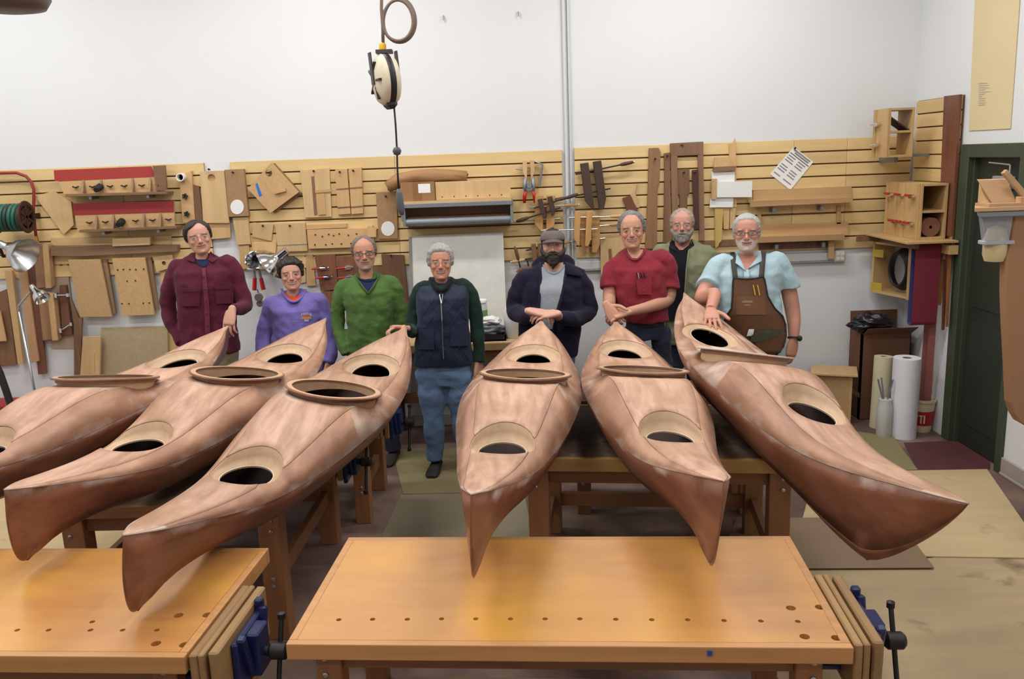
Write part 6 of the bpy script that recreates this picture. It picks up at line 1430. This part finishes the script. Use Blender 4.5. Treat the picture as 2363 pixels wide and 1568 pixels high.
# 4 -------- grey-haired man in a quilted vest, seen head to foot
Y0 = 6.36
R4 = person('grey-haired man in a dark blue quilted vest and blue jeans', Y0, aY(1025, 1060, Y0)[0])
j = lambda x, y, dy=0: aY(x, y, Y0+dy)
T = Torso(Y0, [(640, 997, 1040, .065, .02), (648, 986, 1052, .09, .02), (660, 964, 1080, .11, .02), (685, 962, 1080, .135, .01), (730, 966, 1079, .145, 0), (770, 962, 1082, .15, 0), (810, 957, 1087, .155, 0), (838, 957, 1092, .155, 0)])
m4 = cloth('quilted_navy', '242d43', .6, .12, 30, .25, sheen=.1); m4s = cloth('dark_green_knit', '1d302a', .95, .12, 50, .3)
armL = [j(972, 670, .03), j(960, 705, .04), j(953, 760, .02), j(947, 764, -.14), j(940, 760, -.27)]
armR = [j(1074, 664, .03), j(1092, 705, .03), j(1101, 752, .02), j(1104, 795, -.01), j(1104, 836, -.04)]
garment('sleeves', [arm(armL, [.07, .066, .058, .05, .044], T), arm(armR, [.07, .066, .058, .052, .046], T), T.shape(-.02)], m4s, R4, .0085, .006, 4)
garment('vest', [T.shape(.008)], m4, R4, .009, .007, 5)
h = Head((1016, 567), (1017, 644), Y0-.02, roll=-.01, wide=1.07, scale=1.02)
hd = hand(j(936, 758, -.30), unit((-.55, -.25, .12)), (.1, .35, 1), -1, (.75, .9, .6), 1.1, thumb=(.5, .4, -1.0)) + hand(j(1104, 836, -.04), (-.05, -.1, -1), (.75, -.6, 0), -1, (.35, .55, .35), 1.15)
finish_body(R4, h.parts(j(1018, 666, .02), .19) + [T.shape(-.04), limb(armL, [.05, .05, .045, .035, .03]), limb(armR, [.05, .05, .045, .035, .03])] + hd, h, smile=.8, teeth=True, skin='c48f78', brow='5d4a40', ruddy=.5)
h.eyes(R4, '4a4a48', open_=.7)
h.shell(hairline([(0, .31), (30, .30), (46, .27), (60, .10), (72, -.12), (88, -.08), (100, .05), (118, -.02), (135, -.22), (180, -.36)], .06, .05), 'hair', R4, hairmat('silver_hair', '85857f', 'b0b0ab'), .55, 5)
h.glasses(R4, plain('silver_wire', 'a8a8a8', .3, .8), .092, .058, .005)
mk('black_collar', tube([T.front(994+48*a, 644+27*math.sin(math.pi*a)**.7, .018) for a in np.linspace(0, 1, 20)], .018, 10), cloth('black_rib', '15161b', .9, .1, 50, .3), R4, smooth=True)
mk('undershirt', T.patch(subrows([(658, 1002, 1034), (668, 1010, 1028), (682, 1015, 1022)]), 8, .016), m4s, R4, smooth=True)
zp = mk('zipper', J(tube([T.front(x, y, .017) for x, y in ((1014, 680), (1018, 700), (1020, 740), (1022, 790), (1024, 830))], .004, 6), tube([T.front(x, y, .017) for x, y in ((1022, 680), (1019, 700))], .003, 6)), M_metal, R4); mk('zipper_pull', obox(T.front(1018, 704, .023), (.010, .004, .022)), M_chrome, zp)
for sgn in (-1, 1):        # stitched quilting diamonds
    for k in range(-3, 9):
        pts = []
        for t_ in np.linspace(0, 1, 24):
            y = 668+165*t_; x = (1022+sgn*(k*26-70+t_*105))
            lim = np.interp(y, [660, 730, 838], [970, 970, 960]), np.interp(y, [660, 730, 838], [1074, 1075, 1088])
            if lim[0] < x < lim[1] and abs(x-1020) > 5 and y > 676+max(0, 12-abs(x-1020))*1.2: pts.append(T.front(x, y, .0135))
        if len(pts) > 3: mk('quilt_stitch', tube(pts, .0022, 4), plain('stitch_navy', '171d2e', .7), R4)
for x0, x1, y in ((967, 1000, 761), (1042, 1080, 753)): solid(mk('pocket', T.patch(subrows([(y, x0, x1), (y+46, x0-3, x1+2)]), 8, .014), m4, R4), .004)
hip = j(1027, 848, 0)
kl, fl = j(1001, 955, -.02), j(1004, 1046, .0); kr = j(1062, 953, 0); fr_ = j(1082, 1040, .05)
fl[2] = .08; fr_[2] = .08
legs(R4, j(993, 858), j(1063, 858), kl, kr, fl, fr_, jeans, (.118, .082, .076, .072), .011, 8, seat=((-.1, .16, .12), (-.03, .21, .135), (.06, .205, .135), (.1, .195, .13)), yawL=-.1)

# 5 -------- bearded man in a cap and dark hooded jacket
Y0 = 6.45
R5 = person('bearded man in a grey cap and open dark blue hooded jacket', Y0, aY(1270, 850, Y0)[0])
j = lambda x, y, dy=0: aY(x, y, Y0+dy)
T = Torso(Y0, [(602, 1252, 1304, .075, .03), (612, 1236, 1322, .10, .02), (632, 1208, 1345, .125, .02), (660, 1203, 1348, .145, .01), (710, 1200, 1346, .15, 0), (760, 1197, 1341, .155, 0), (805, 1198, 1334, .155, 0), (822, 1200, 1330, .15, 0)])
m5 = cloth('dark_navy_fleece', '1f1c30', .95, .14, 50, .35); m5t = cloth('heather_grey_tee', '969ca4', .95, .08, 80, .2)
armL = [j(1212, 646, .02), j(1196, 680, .02), j(1188, 716, -.0), j(1210, 730, -.17), j(1238, 726, -.30)]
armR = [j(1336, 644, .02), j(1352, 682, .02), j(1357, 720, -.0), j(1325, 736, -.17), j(1290, 731, -.30)]
garment('jacket', [T.shape(), arm(armL, [.085, .08, .072, .064, .05], T), arm(armR, [.085, .08, .072, .064, .05], T), ellipsoid(j(1277, 612, .12), np.eye(3), [.17, .09, .09])], m5, R5, .0085, .010, 6, fy=7, fx=14)
h = Head((1276, 530), (1275, 602), Y0-.03, roll=.0, wide=1.1, scale=1.02)
tip = np.array([.218, 6.03, 1.232])
hd = hand(tip+np.array([-.085, .03, .055]), unit((1, -.12, -.16)), (.1, -.35, 1), -1, (.35, .5, .4), 1.12, thumb=(.8, .35, -.3)) + hand(tip+np.array([.11, .02, .03]), unit((-1, -.1, .02)), (-.1, -.5, 1), 1, (.3, .5, .4), 1.12, thumb=(.8, .35, -.4))
finish_body(R5, h.parts(j(1278, 628, .04)) + [T.shape(-.03), limb(armL, [.05, .05, .045, .035, .03]), limb(armR, [.05, .05, .045, .035, .03]), limb([armL[-1], tip+np.array([-.085, .03, .055])], [.032, .03], 14), limb([armR[-1], tip+np.array([.11, .02, .03])], [.032, .03], 14)] + hd, h, smile=.1, skin='cf9f8b', brow='2a1d18', ruddy=.55)
h.eyes(R5, '3a3a38', open_=.75)
hm5 = hairmat('dark_beard', '150e0c', '2a1c17')
h.shell(hairline([(0, .42), (50, .36), (64, .1), (74, -.14), (90, -.12), (102, .0), (118, -.08), (135, -.25), (180, -.38)], .03, .05), 'hair', R5, hm5, .2, 6)
def beard_fn(T_=.07, mz=-.20, long_=.06, side=-.08, mouth=(.10, .035), gap=True, mc=-.262):
    def fn(z, aa, a):
        if aa > 1.75: return 0
        top = np.interp(aa, [0, .35, .6, .9, 1.3, 1.7], [mz+.015, mz, mz-.04, side-.12, side-.02, side+.05])
        t = float(smooth01(top+.01, top-.045, z))*T_*float(smooth01(1.75, 1.5, aa))
        t += float(smooth01(-.36, -.5, z))*long_*float(smooth01(1.2, .5, aa))
        x = .33*math.sin(aa)
        if gap: t *= 1-math.exp(-(x/mouth[0])**4-((z-mc)/mouth[1])**4)
        return t if t > .006 else 0
    return fn
h.shell(beard_fn(.085, -.185, .06), 'beard', R5, hm5, .3, 7, nz=70, zr=(-.585, .0))
# cap: crown and bill
mc_ = cloth('washed_grey_cap', '6a6160', .95, .2, 25, .3)
cap = mk('cap', J(loft([h.W([head_pt(z, 2*math.pi*k/40, g) for k in range(40)]) for z, g in ((.16, .045), (.22, .055), (.30, .06), (.38, .062), (.44, .06), (.485, .05), (.503, .035))])), mc_, R5, smooth=True)
bill = [[h.W([(.29*math.sin(b)*(1+.04*v), .33*math.cos(b)+v*.30*max(0, math.cos(b))**.8+.045, .205-.055*v-.07*(math.sin(b)**2)-.02*v*v)])[0] for b in np.linspace(-1.35, 1.35, 20)] for v in np.linspace(0, 1, 7)]
solid(mk('bill', grid(np.array(bill)), cloth('cap_bill', '5f5655', .95, .2, 25, .3), cap, smooth=True), .006)
mk('button', ellipsoid(h.W([(0, -.0, .545)])[0], np.eye(3), [.012, .012, .006], 8), mc_, cap)
h.glasses(R5, plain('silver_wire', 'a8a8a8', .3, .8), .085, .05, .004)
mk('grey_tee', T.patch(subrows([(616, 1250, 1304), (625, 1249, 1303), (650, 1247, 1300), (690, 1245, 1292), (725, 1243, 1282), (760, 1243, 1276)], 4), 12, .008), m5t, R5, smooth=True)
mk('tee_collar', tube([T.front(1254+48*a, 612+20*math.sin(math.pi*a)**.8, .014) for a in np.linspace(0, 1, 16)], .007, 8), m5t, R5, smooth=True)
mk('skin_above_collar', T.patch(subrows([(606, 1256, 1300), (616, 1257, 1299), (626, 1266, 1290)], 3), 10, .012), plain('neck_skin', 'c5937c', .5), R5, smooth=True)
mk('jacket_edge', J(tube([T.front(x, y, .012) for x, y in ((1247, 606), (1248, 640), (1245, 690), (1242, 730), (1242, 770))], .010, 8), tube([T.front(x, y, .012) for x, y in ((1308, 606), (1304, 640), (1294, 690), (1283, 728), (1276, 770))], .010, 8)), m5, R5, smooth=True)
solid(mk('hood_flap', grid(np.array([[T.front(1306+(44-8*v)*u, 606+u*18+v*(26-10*u), .014+.012*math.sin(math.pi*v)) for u in np.linspace(0, 1, 8)] for v in np.linspace(0, 1, 6)])), m5, R5, smooth=True), .008)
stand(R5, T, Y0, T.R[0][0]+.05, jeans)

# 6 -------- man in a red t-shirt with clasped hands
Y0 = 6.45
R6 = person('smiling man in a red t-shirt with clasped hands', Y0, aY(1490, 850, Y0)[0])
j = lambda x, y, dy=0: aY(x, y, Y0+dy)
T = Torso(Y0, [(572, 1444, 1486, .065, .03), (581, 1430, 1502, .09, .02), (595, 1412, 1528, .115, .02), (620, 1408, 1538, .135, .01), (660, 1413, 1538, .142, 0), (700, 1418, 1540, .145, 0), (725, 1432, 1540, .145, 0), (740, 1440, 1540, .14, 0)])
m6 = cloth('red_cotton', '8a2e3a', .95, .12, 50, .3)
armL = [j(1418, 618, .02), j(1409, 650, .01), j(1406, 688, -.04), j(1406, 702, -.20), j(1412, 712, -.32)]
armR = [j(1532, 604, .02), j(1542, 645, .02), j(1541, 690, -.02), j(1500, 708, -.20), j(1455, 725, -.33)]
mid = lambda A, k: [A[0], A[1], A[1]*(1-k)+A[2]*k]
garment('t_shirt', [T.shape(), arm(mid(armL, .45), [.085, .085, .088], T), arm(mid(armR, .5), [.088, .09, .095], T)], m6, R6, .0085, .009, 7, fy=8, fx=14)
h = Head((1455, 492), (1460, 572), Y0-.02, roll=.05, wide=1.08, scale=1.02)
tp = np.array([.753, 6.075, 1.20])
wl, wr = armL[-1], armR[-1]
hd = hand(tp+np.array([-.055, .03, .10]), unit((.42, -.35, -.72)), unit((-.35, -.9, .35)), -1, (.5, .7, .4), 1.15, thumb=(.55, .8, .15)) + hand(tp+np.array([.10, .015, .05]), unit((-1, -.12, -.12)), (-.1, -.6, 1), 1, (.5, .8, .5), 1.15, thumb=(.7, .6, -.1))
finish_body(R6, h.parts(j(1468, 596, .04), .18) + [T.shape(-.03), limb(armL[:4]+[tp+np.array([-.055, .03, .10])], [.055, .052, .05, .043, .033]), limb(armR[:4]+[tp+np.array([.10, .015, .05])], [.056, .054, .052, .043, .033])] + hd, h, smile=1.0, teeth=True, skin='c6937b', brow='4a3a34', ruddy=.35)
h.eyes(R6, '3a3430', open_=.7)
h.shell(hairline([(0, .44), (20, .43), (38, .42), (50, .30), (64, .12), (74, -.06), (90, -.04), (102, .04), (118, -.04), (135, -.24), (180, -.38)], .06, .05), 'hair', R6, hairmat('salt_pepper_hair', '595756', '8a8887'), .4, 8)
mk('collar', tube([T.front(1442+46*a, 576+24*math.sin(math.pi*a)**.75, .014) for a in np.linspace(0, 1, 18)], .009, 8), m6, R6, smooth=True)
mk('skin_above_collar', T.patch(subrows([(576, 1447, 1484), (586, 1450, 1482), (596, 1459, 1474)], 3), 10, .010), plain('neck_skin', 'c5937c', .5), R6, smooth=True)
o = solid(mk('chest_pocket', T.patch(subrows([(637, 1467, 1503), (680, 1472, 1504)]), 8, .006), m6, R6), .003)
mk('pocket_pen', J(*[tube([T.front(x, 630, .013), T.front(x+4, 641, .013)], .006, 8) for x in (1469, 1478, 1485)]), M_black, R6); mk('pen_clip', tube([T.front(1472, 630, .02), T.front(1474, 643, .02)], .003, 6), M_chrome, R6)
mk('belt', loft([ell_ring(np.array([T.at(z)[0], Y0, z]), EX, EY, T.at(z)[1]-.03, T.at(z)[2]-.02, 28, 2.4) for z in (T.R[0][0]-.03, T.R[0][0]+.01)]), M_black, R6)
stand(R6, T, Y0, T.R[0][0]-.0, jeans_d, .115)

# 7 -------- man with a grey beard in an olive jacket, standing behind
Y0 = 7.02
R7 = person('man with a grey beard in an olive overshirt standing behind the others', Y0, aY(1580, 850, Y0)[0])
j = lambda x, y, dy=0: aY(x, y, Y0+dy)
T = Torso(Y0, [(552, 1551, 1600, .07, .02), (559, 1538, 1616, .09, .02), (575, 1517, 1638, .12, .01), (610, 1517, 1642, .135, 0), (660, 1520, 1640, .14, 0), (710, 1520, 1638, .145, 0), (760, 1520, 1636, .145, 0), (790, 1522, 1634, .14, 0)])
m7 = cloth('olive_canvas', '85866a', .9, .10, 50, .3)
armL = [j(1524, 586, .02), j(1514, 625, .02), j(1510, 675, .02), j(1512, 720, -.0), j(1516, 765, -.04)]
armR = [j(1632, 586, .02), j(1644, 625, .02), j(1648, 675, .02), j(1646, 720, 0), j(1642, 765, -.04)]
garment('overshirt', [T.shape(), arm(armL, [.075, .07, .064, .058, .05], T), arm(armR, [.075, .07, .064, .058, .05], T)], m7, R7, .0085, .008, 9)
h = Head((1574, 486), (1574, 553), Y0-.03, roll=.0, wide=1.12, scale=1.03)
hd = hand(j(1516, 768, -.05), (0, -.1, -1), (-.8, -.5, 0), 1) + hand(j(1642, 768, -.05), (0, -.1, -1), (.8, -.5, 0), -1)
finish_body(R7, h.parts(j(1576, 568, .03)) + [T.shape(-.03), limb(armL, [.05, .05, .045, .035, .03]), limb(armR, [.05, .05, .045, .035, .03])] + hd, h, smile=.4, skin='c99282', brow='8a7a6c', ruddy=.5)
h.eyes(R7, '4a5058', open_=.75)
h.shell(hairline(REC, .055, .06), 'hair', R7, hairmat('sandy_grey_hair', '8b7f71', 'ab9f90'), .45, 9)
h.shell(beard_fn(.07, -.195, .05, mouth=(.075, .022)), 'beard', R7, hairmat('grey_beard', '766b60', '9a8f83'), .35, 10, nz=70, zr=(-.575, .0))
h.glasses(R7, plain('gold_wire', '8a7a5c', .3, .8), .09, .052, .006)
mk('black_shirt', T.patch(subrows([(556, 1553, 1592), (575, 1545, 1588), (620, 1540, 1583), (680, 1537, 1579), (740, 1537, 1577)], 4), 12, .006), cloth('black_cotton', '17161c', .95, .1, 50, .3), R7, smooth=True)
mk('skin_above_collar', T.patch(subrows([(556, 1557, 1592), (566, 1558, 1590), (577, 1568, 1576)], 3), 10, .010), plain('neck_skin_ruddy', 'c08875', .5), R7, smooth=True)
for (a, b, c, d) in (((1551, 552), (1557, 570), (1560, 580), (1543, 572)), ((1596, 552), (1588, 572), (1583, 580), (1602, 566))):
    solid(mk('collar_flap', grid(np.array([[T.front(*(np.array(a)*(1-u)*(1-v)+np.array(b)*u*(1-v)+np.array(c)*u*v+np.array(d)*(1-u)*v), .013+.005*v) for u in np.linspace(0, 1, 5)] for v in np.linspace(0, 1, 5)])), cloth('black_cotton', '17161c', .95, .1, 50, .3), R7), .005)
mk('front_edge', J(tube([T.front(x, y, .009) for x, y in ((1597, 556), (1589, 580), (1584, 620), (1579, 700), (1577, 780))], .006, 6), tube([T.front(x, y, .009) for x, y in ((1546, 556), (1541, 580), (1538, 640), (1536, 780))], .006, 6)), m7, R7, smooth=True)
stand(R7, T, Y0, T.R[0][0]+.08, jeans_d)

# 8 -------- man in a light blue shirt and brown apron
Y0 = 6.18
R8 = person('man in a light blue polo and brown work apron', Y0, aY(1740, 850, Y0)[0])
j = lambda x, y, dy=0: aY(x, y, Y0+dy)
T = Torso(Y0, [(580, 1698, 1758, .075, .03), (588, 1680, 1776, .10, .02), (602, 1655, 1798, .13, .02), (630, 1650, 1802, .155, .01), (675, 1654, 1800, .17, 0), (715, 1656, 1802, .185, -.01), (755, 1660, 1812, .19, -.01), (800, 1664, 1812, .18, 0), (825, 1666, 1810, .17, 0)])
m8 = cloth('light_blue_pique', 'a8c2cb', .95, .07, 50, .25)
armL = [j(1660, 615, .02), j(1638, 650, .0), j(1620, 690, -.12), np.array([1.41, 5.83, 1.40]), np.array([1.345, 5.65, 1.325])]
armR = [j(1796, 610, .03), j(1816, 655, .03), j(1828, 712, .02), j(1832, 748, -.02), j(1831, 782, -.05)]
garment('polo_shirt', [T.shape(), arm(mid(armL, .35), [.09, .092, .095], T), arm(mid(armR, .2), [.09, .094, .098], T)], m8, R8, .0085, .009, 11, fy=8, fx=14)
h = Head((1722, 496), (1724, 579), Y0-.03, roll=.02, wide=1.1, scale=1.02)
hd = hand(armL[-1], unit((-.12, -.8, -.34)), unit((-.1, -.3, 1)), -1, (.12, .25, .2), 1.2, .14, thumb=(.6, .8, .0)) + hand(armR[-1], unit((-.18, -.1, -1)), (.5, -.85, 0), -1, (.3, .5, .4), 1.25, thumb=(.7, .6, -.3))
finish_body(R8, h.parts(j(1723, 603, .04), .20) + [T.shape(-.03), limb(armL, [.06, .058, .054, .046, .036]), limb(armR, [.06, .058, .055, .047, .036])] + hd, h, smile=.55, skin='c48d77', brow='7a6a60', ruddy=.4, stub=('c9bdb4', .85))
h.eyes(R8, '3a3430', open_=.7)
h.shell(hairline([(0, .36), (28, .35), (44, .32), (58, .16), (70, -.05), (80, -.2), (92, -.1), (102, .02), (118, -.05), (135, -.24), (180, -.38)], .035, .05), 'hair', R8, hairmat('white_grey_hair', '8e8d8b', 'b5b4b1'), .3, 12)
h.glasses(R8, plain('dark_red_frame', '3a2522', .4), .095, .05, .014)
def neckskin8(): return T.patch(subrows([(590, 1702, 1752), (603, 1707, 1744), (614, 1714, 1733), (623, 1720, 1724)], 3), 10, .010)
mk('skin_in_collar', neckskin8(), plain('neck_skin_tan', 'b9826c', .5), R8, smooth=True)
for (a, b, c, d) in (((1701, 582), (1712, 606), (1721, 626), (1697, 607)), ((1756, 580), (1742, 602), (1727, 620), (1758, 603))):
    solid(mk('collar_flap', grid(np.array([[T.front(*(np.array(a)*(1-u)*(1-v)+np.array(b)*u*(1-v)+np.array(c)*u*v+np.array(d)*(1-u)*v), .015+.006*v) for u in np.linspace(0, 1, 6)] for v in np.linspace(0, 1, 6)])), m8, R8, smooth=True), .006)
solid(mk('button_placket', T.patch(subrows([(622, 1716, 1728), (645, 1717, 1729)], 3), 4, .008), m8, R8), .003)
m8a = plain('brown_leather', '5f3d24', .55, var=.25, scale=7, bump=.15)
aprows = [(641, 1693, 1763), (652, 1691, 1766), (685, 1690, 1772), (712, 1688, 1788), (730, 1676, 1806), (750, 1668, 1813), (775, 1666, 1814), (800, 1680, 1808), (822, 1700, 1790), (840, 1712, 1782)]
ap = solid(mk('apron', T.patch(subrows(aprows, 4), 22, .016), m8a, R8, smooth=True), .006)
brd = subrows(aprows, 4)
mk('apron_binding', J(tube([T.front(b[1], b[0], .020) for b in brd], .006, 6), tube([T.front(b[2], b[0], .020) for b in brd], .006, 6), tube([T.front(1693+70*a, 641+5*math.sin(math.pi*a)-3*a, .02) for a in np.linspace(0, 1, 10)], .006, 6)), plain('dark_binding', '2c2523', .7), ap, smooth=True)
solid(mk('bib_pocket', T.patch(subrows([(684, 1700, 1763), (727, 1698, 1768)], 4), 10, .022), plain('brown_leather_light', '6a452a', .55, var=.2, scale=7, bump=.15), ap), .004)
mk('bib_stamp', T.patch(subrows([(694, 1714, 1735), (699, 1712, 1738)], 2), 6, .0252), plain('worn_stamp', '8a7460', .7), ap); mk('bib_stamp', T.patch(subrows([(703, 1716, 1733), (706, 1718, 1730)], 2), 6, .0252), plain('worn_stamp', '8a7460', .7), ap)
solid(mk('tool_pouch', T.patch(subrows([(768, 1744, 1814), (790, 1740, 1812), (815, 1746, 1800)], 4), 12, .035), m8a, ap, smooth=True), .008)
mk('green_rag', T.patch(subrows([(762, 1756, 1812), (774, 1735, 1800), (790, 1730, 1760)], 4), 10, .042), cloth('green_rag', '4c4f3a', .95, .2, 20, .3), ap, smooth=True)
mk('white_note', T.patch(subrows([(760, 1728, 1740), (776, 1723, 1738)], 2), 4, .03), M_paper, ap)
for x in (1738, 1748): mk('pencil', tube([T.front(x, 658, .028), T.front(x+5, 682, .03)], .0045, 6), plain('yellow_pencil', 'c9a41e', .5), R8)
for a, b in (((1690, 582), (1697, 644)), ((1762, 580), (1757, 641))):
    R_ = []
    for t_ in np.linspace(0, 1, 10):
        p = np.array(a)*(1-t_)+np.array(b)*t_; R_.append([T.front(p[0]-6, p[1], .017), T.front(p[0]+6, p[1], .017)])
    solid(mk('strap', grid(np.array(R_)), plain('grey_strap', '3d3833', .8), ap, smooth=True), .004)
    mk('strap_over_shoulder', tube([T.front(a[0], a[1]+4, .012), j(a[0], a[1]+3, .02), j(a[0], a[1]+14, .12)], .014, 8, sq=(1, .4)), plain('grey_strap', '3d3833', .8), ap)
# wrist watch and ring
w0, w1 = armR[-2]*.12+armR[-1]*.88, armR[-1]
wt = mk('wrist_watch', tube([w0, w1], .044, 18, cap=False), M_black, R8, smooth=True); mk('watch_case', ellipsoid((w0+w1)/2+np.array([.035, -.03, 0]), np.eye(3), [.02, .02, .022], 10), M_black, wt)
stand(R8, T, Y0, T.R[0][0]+.04, jeans_d, .12)
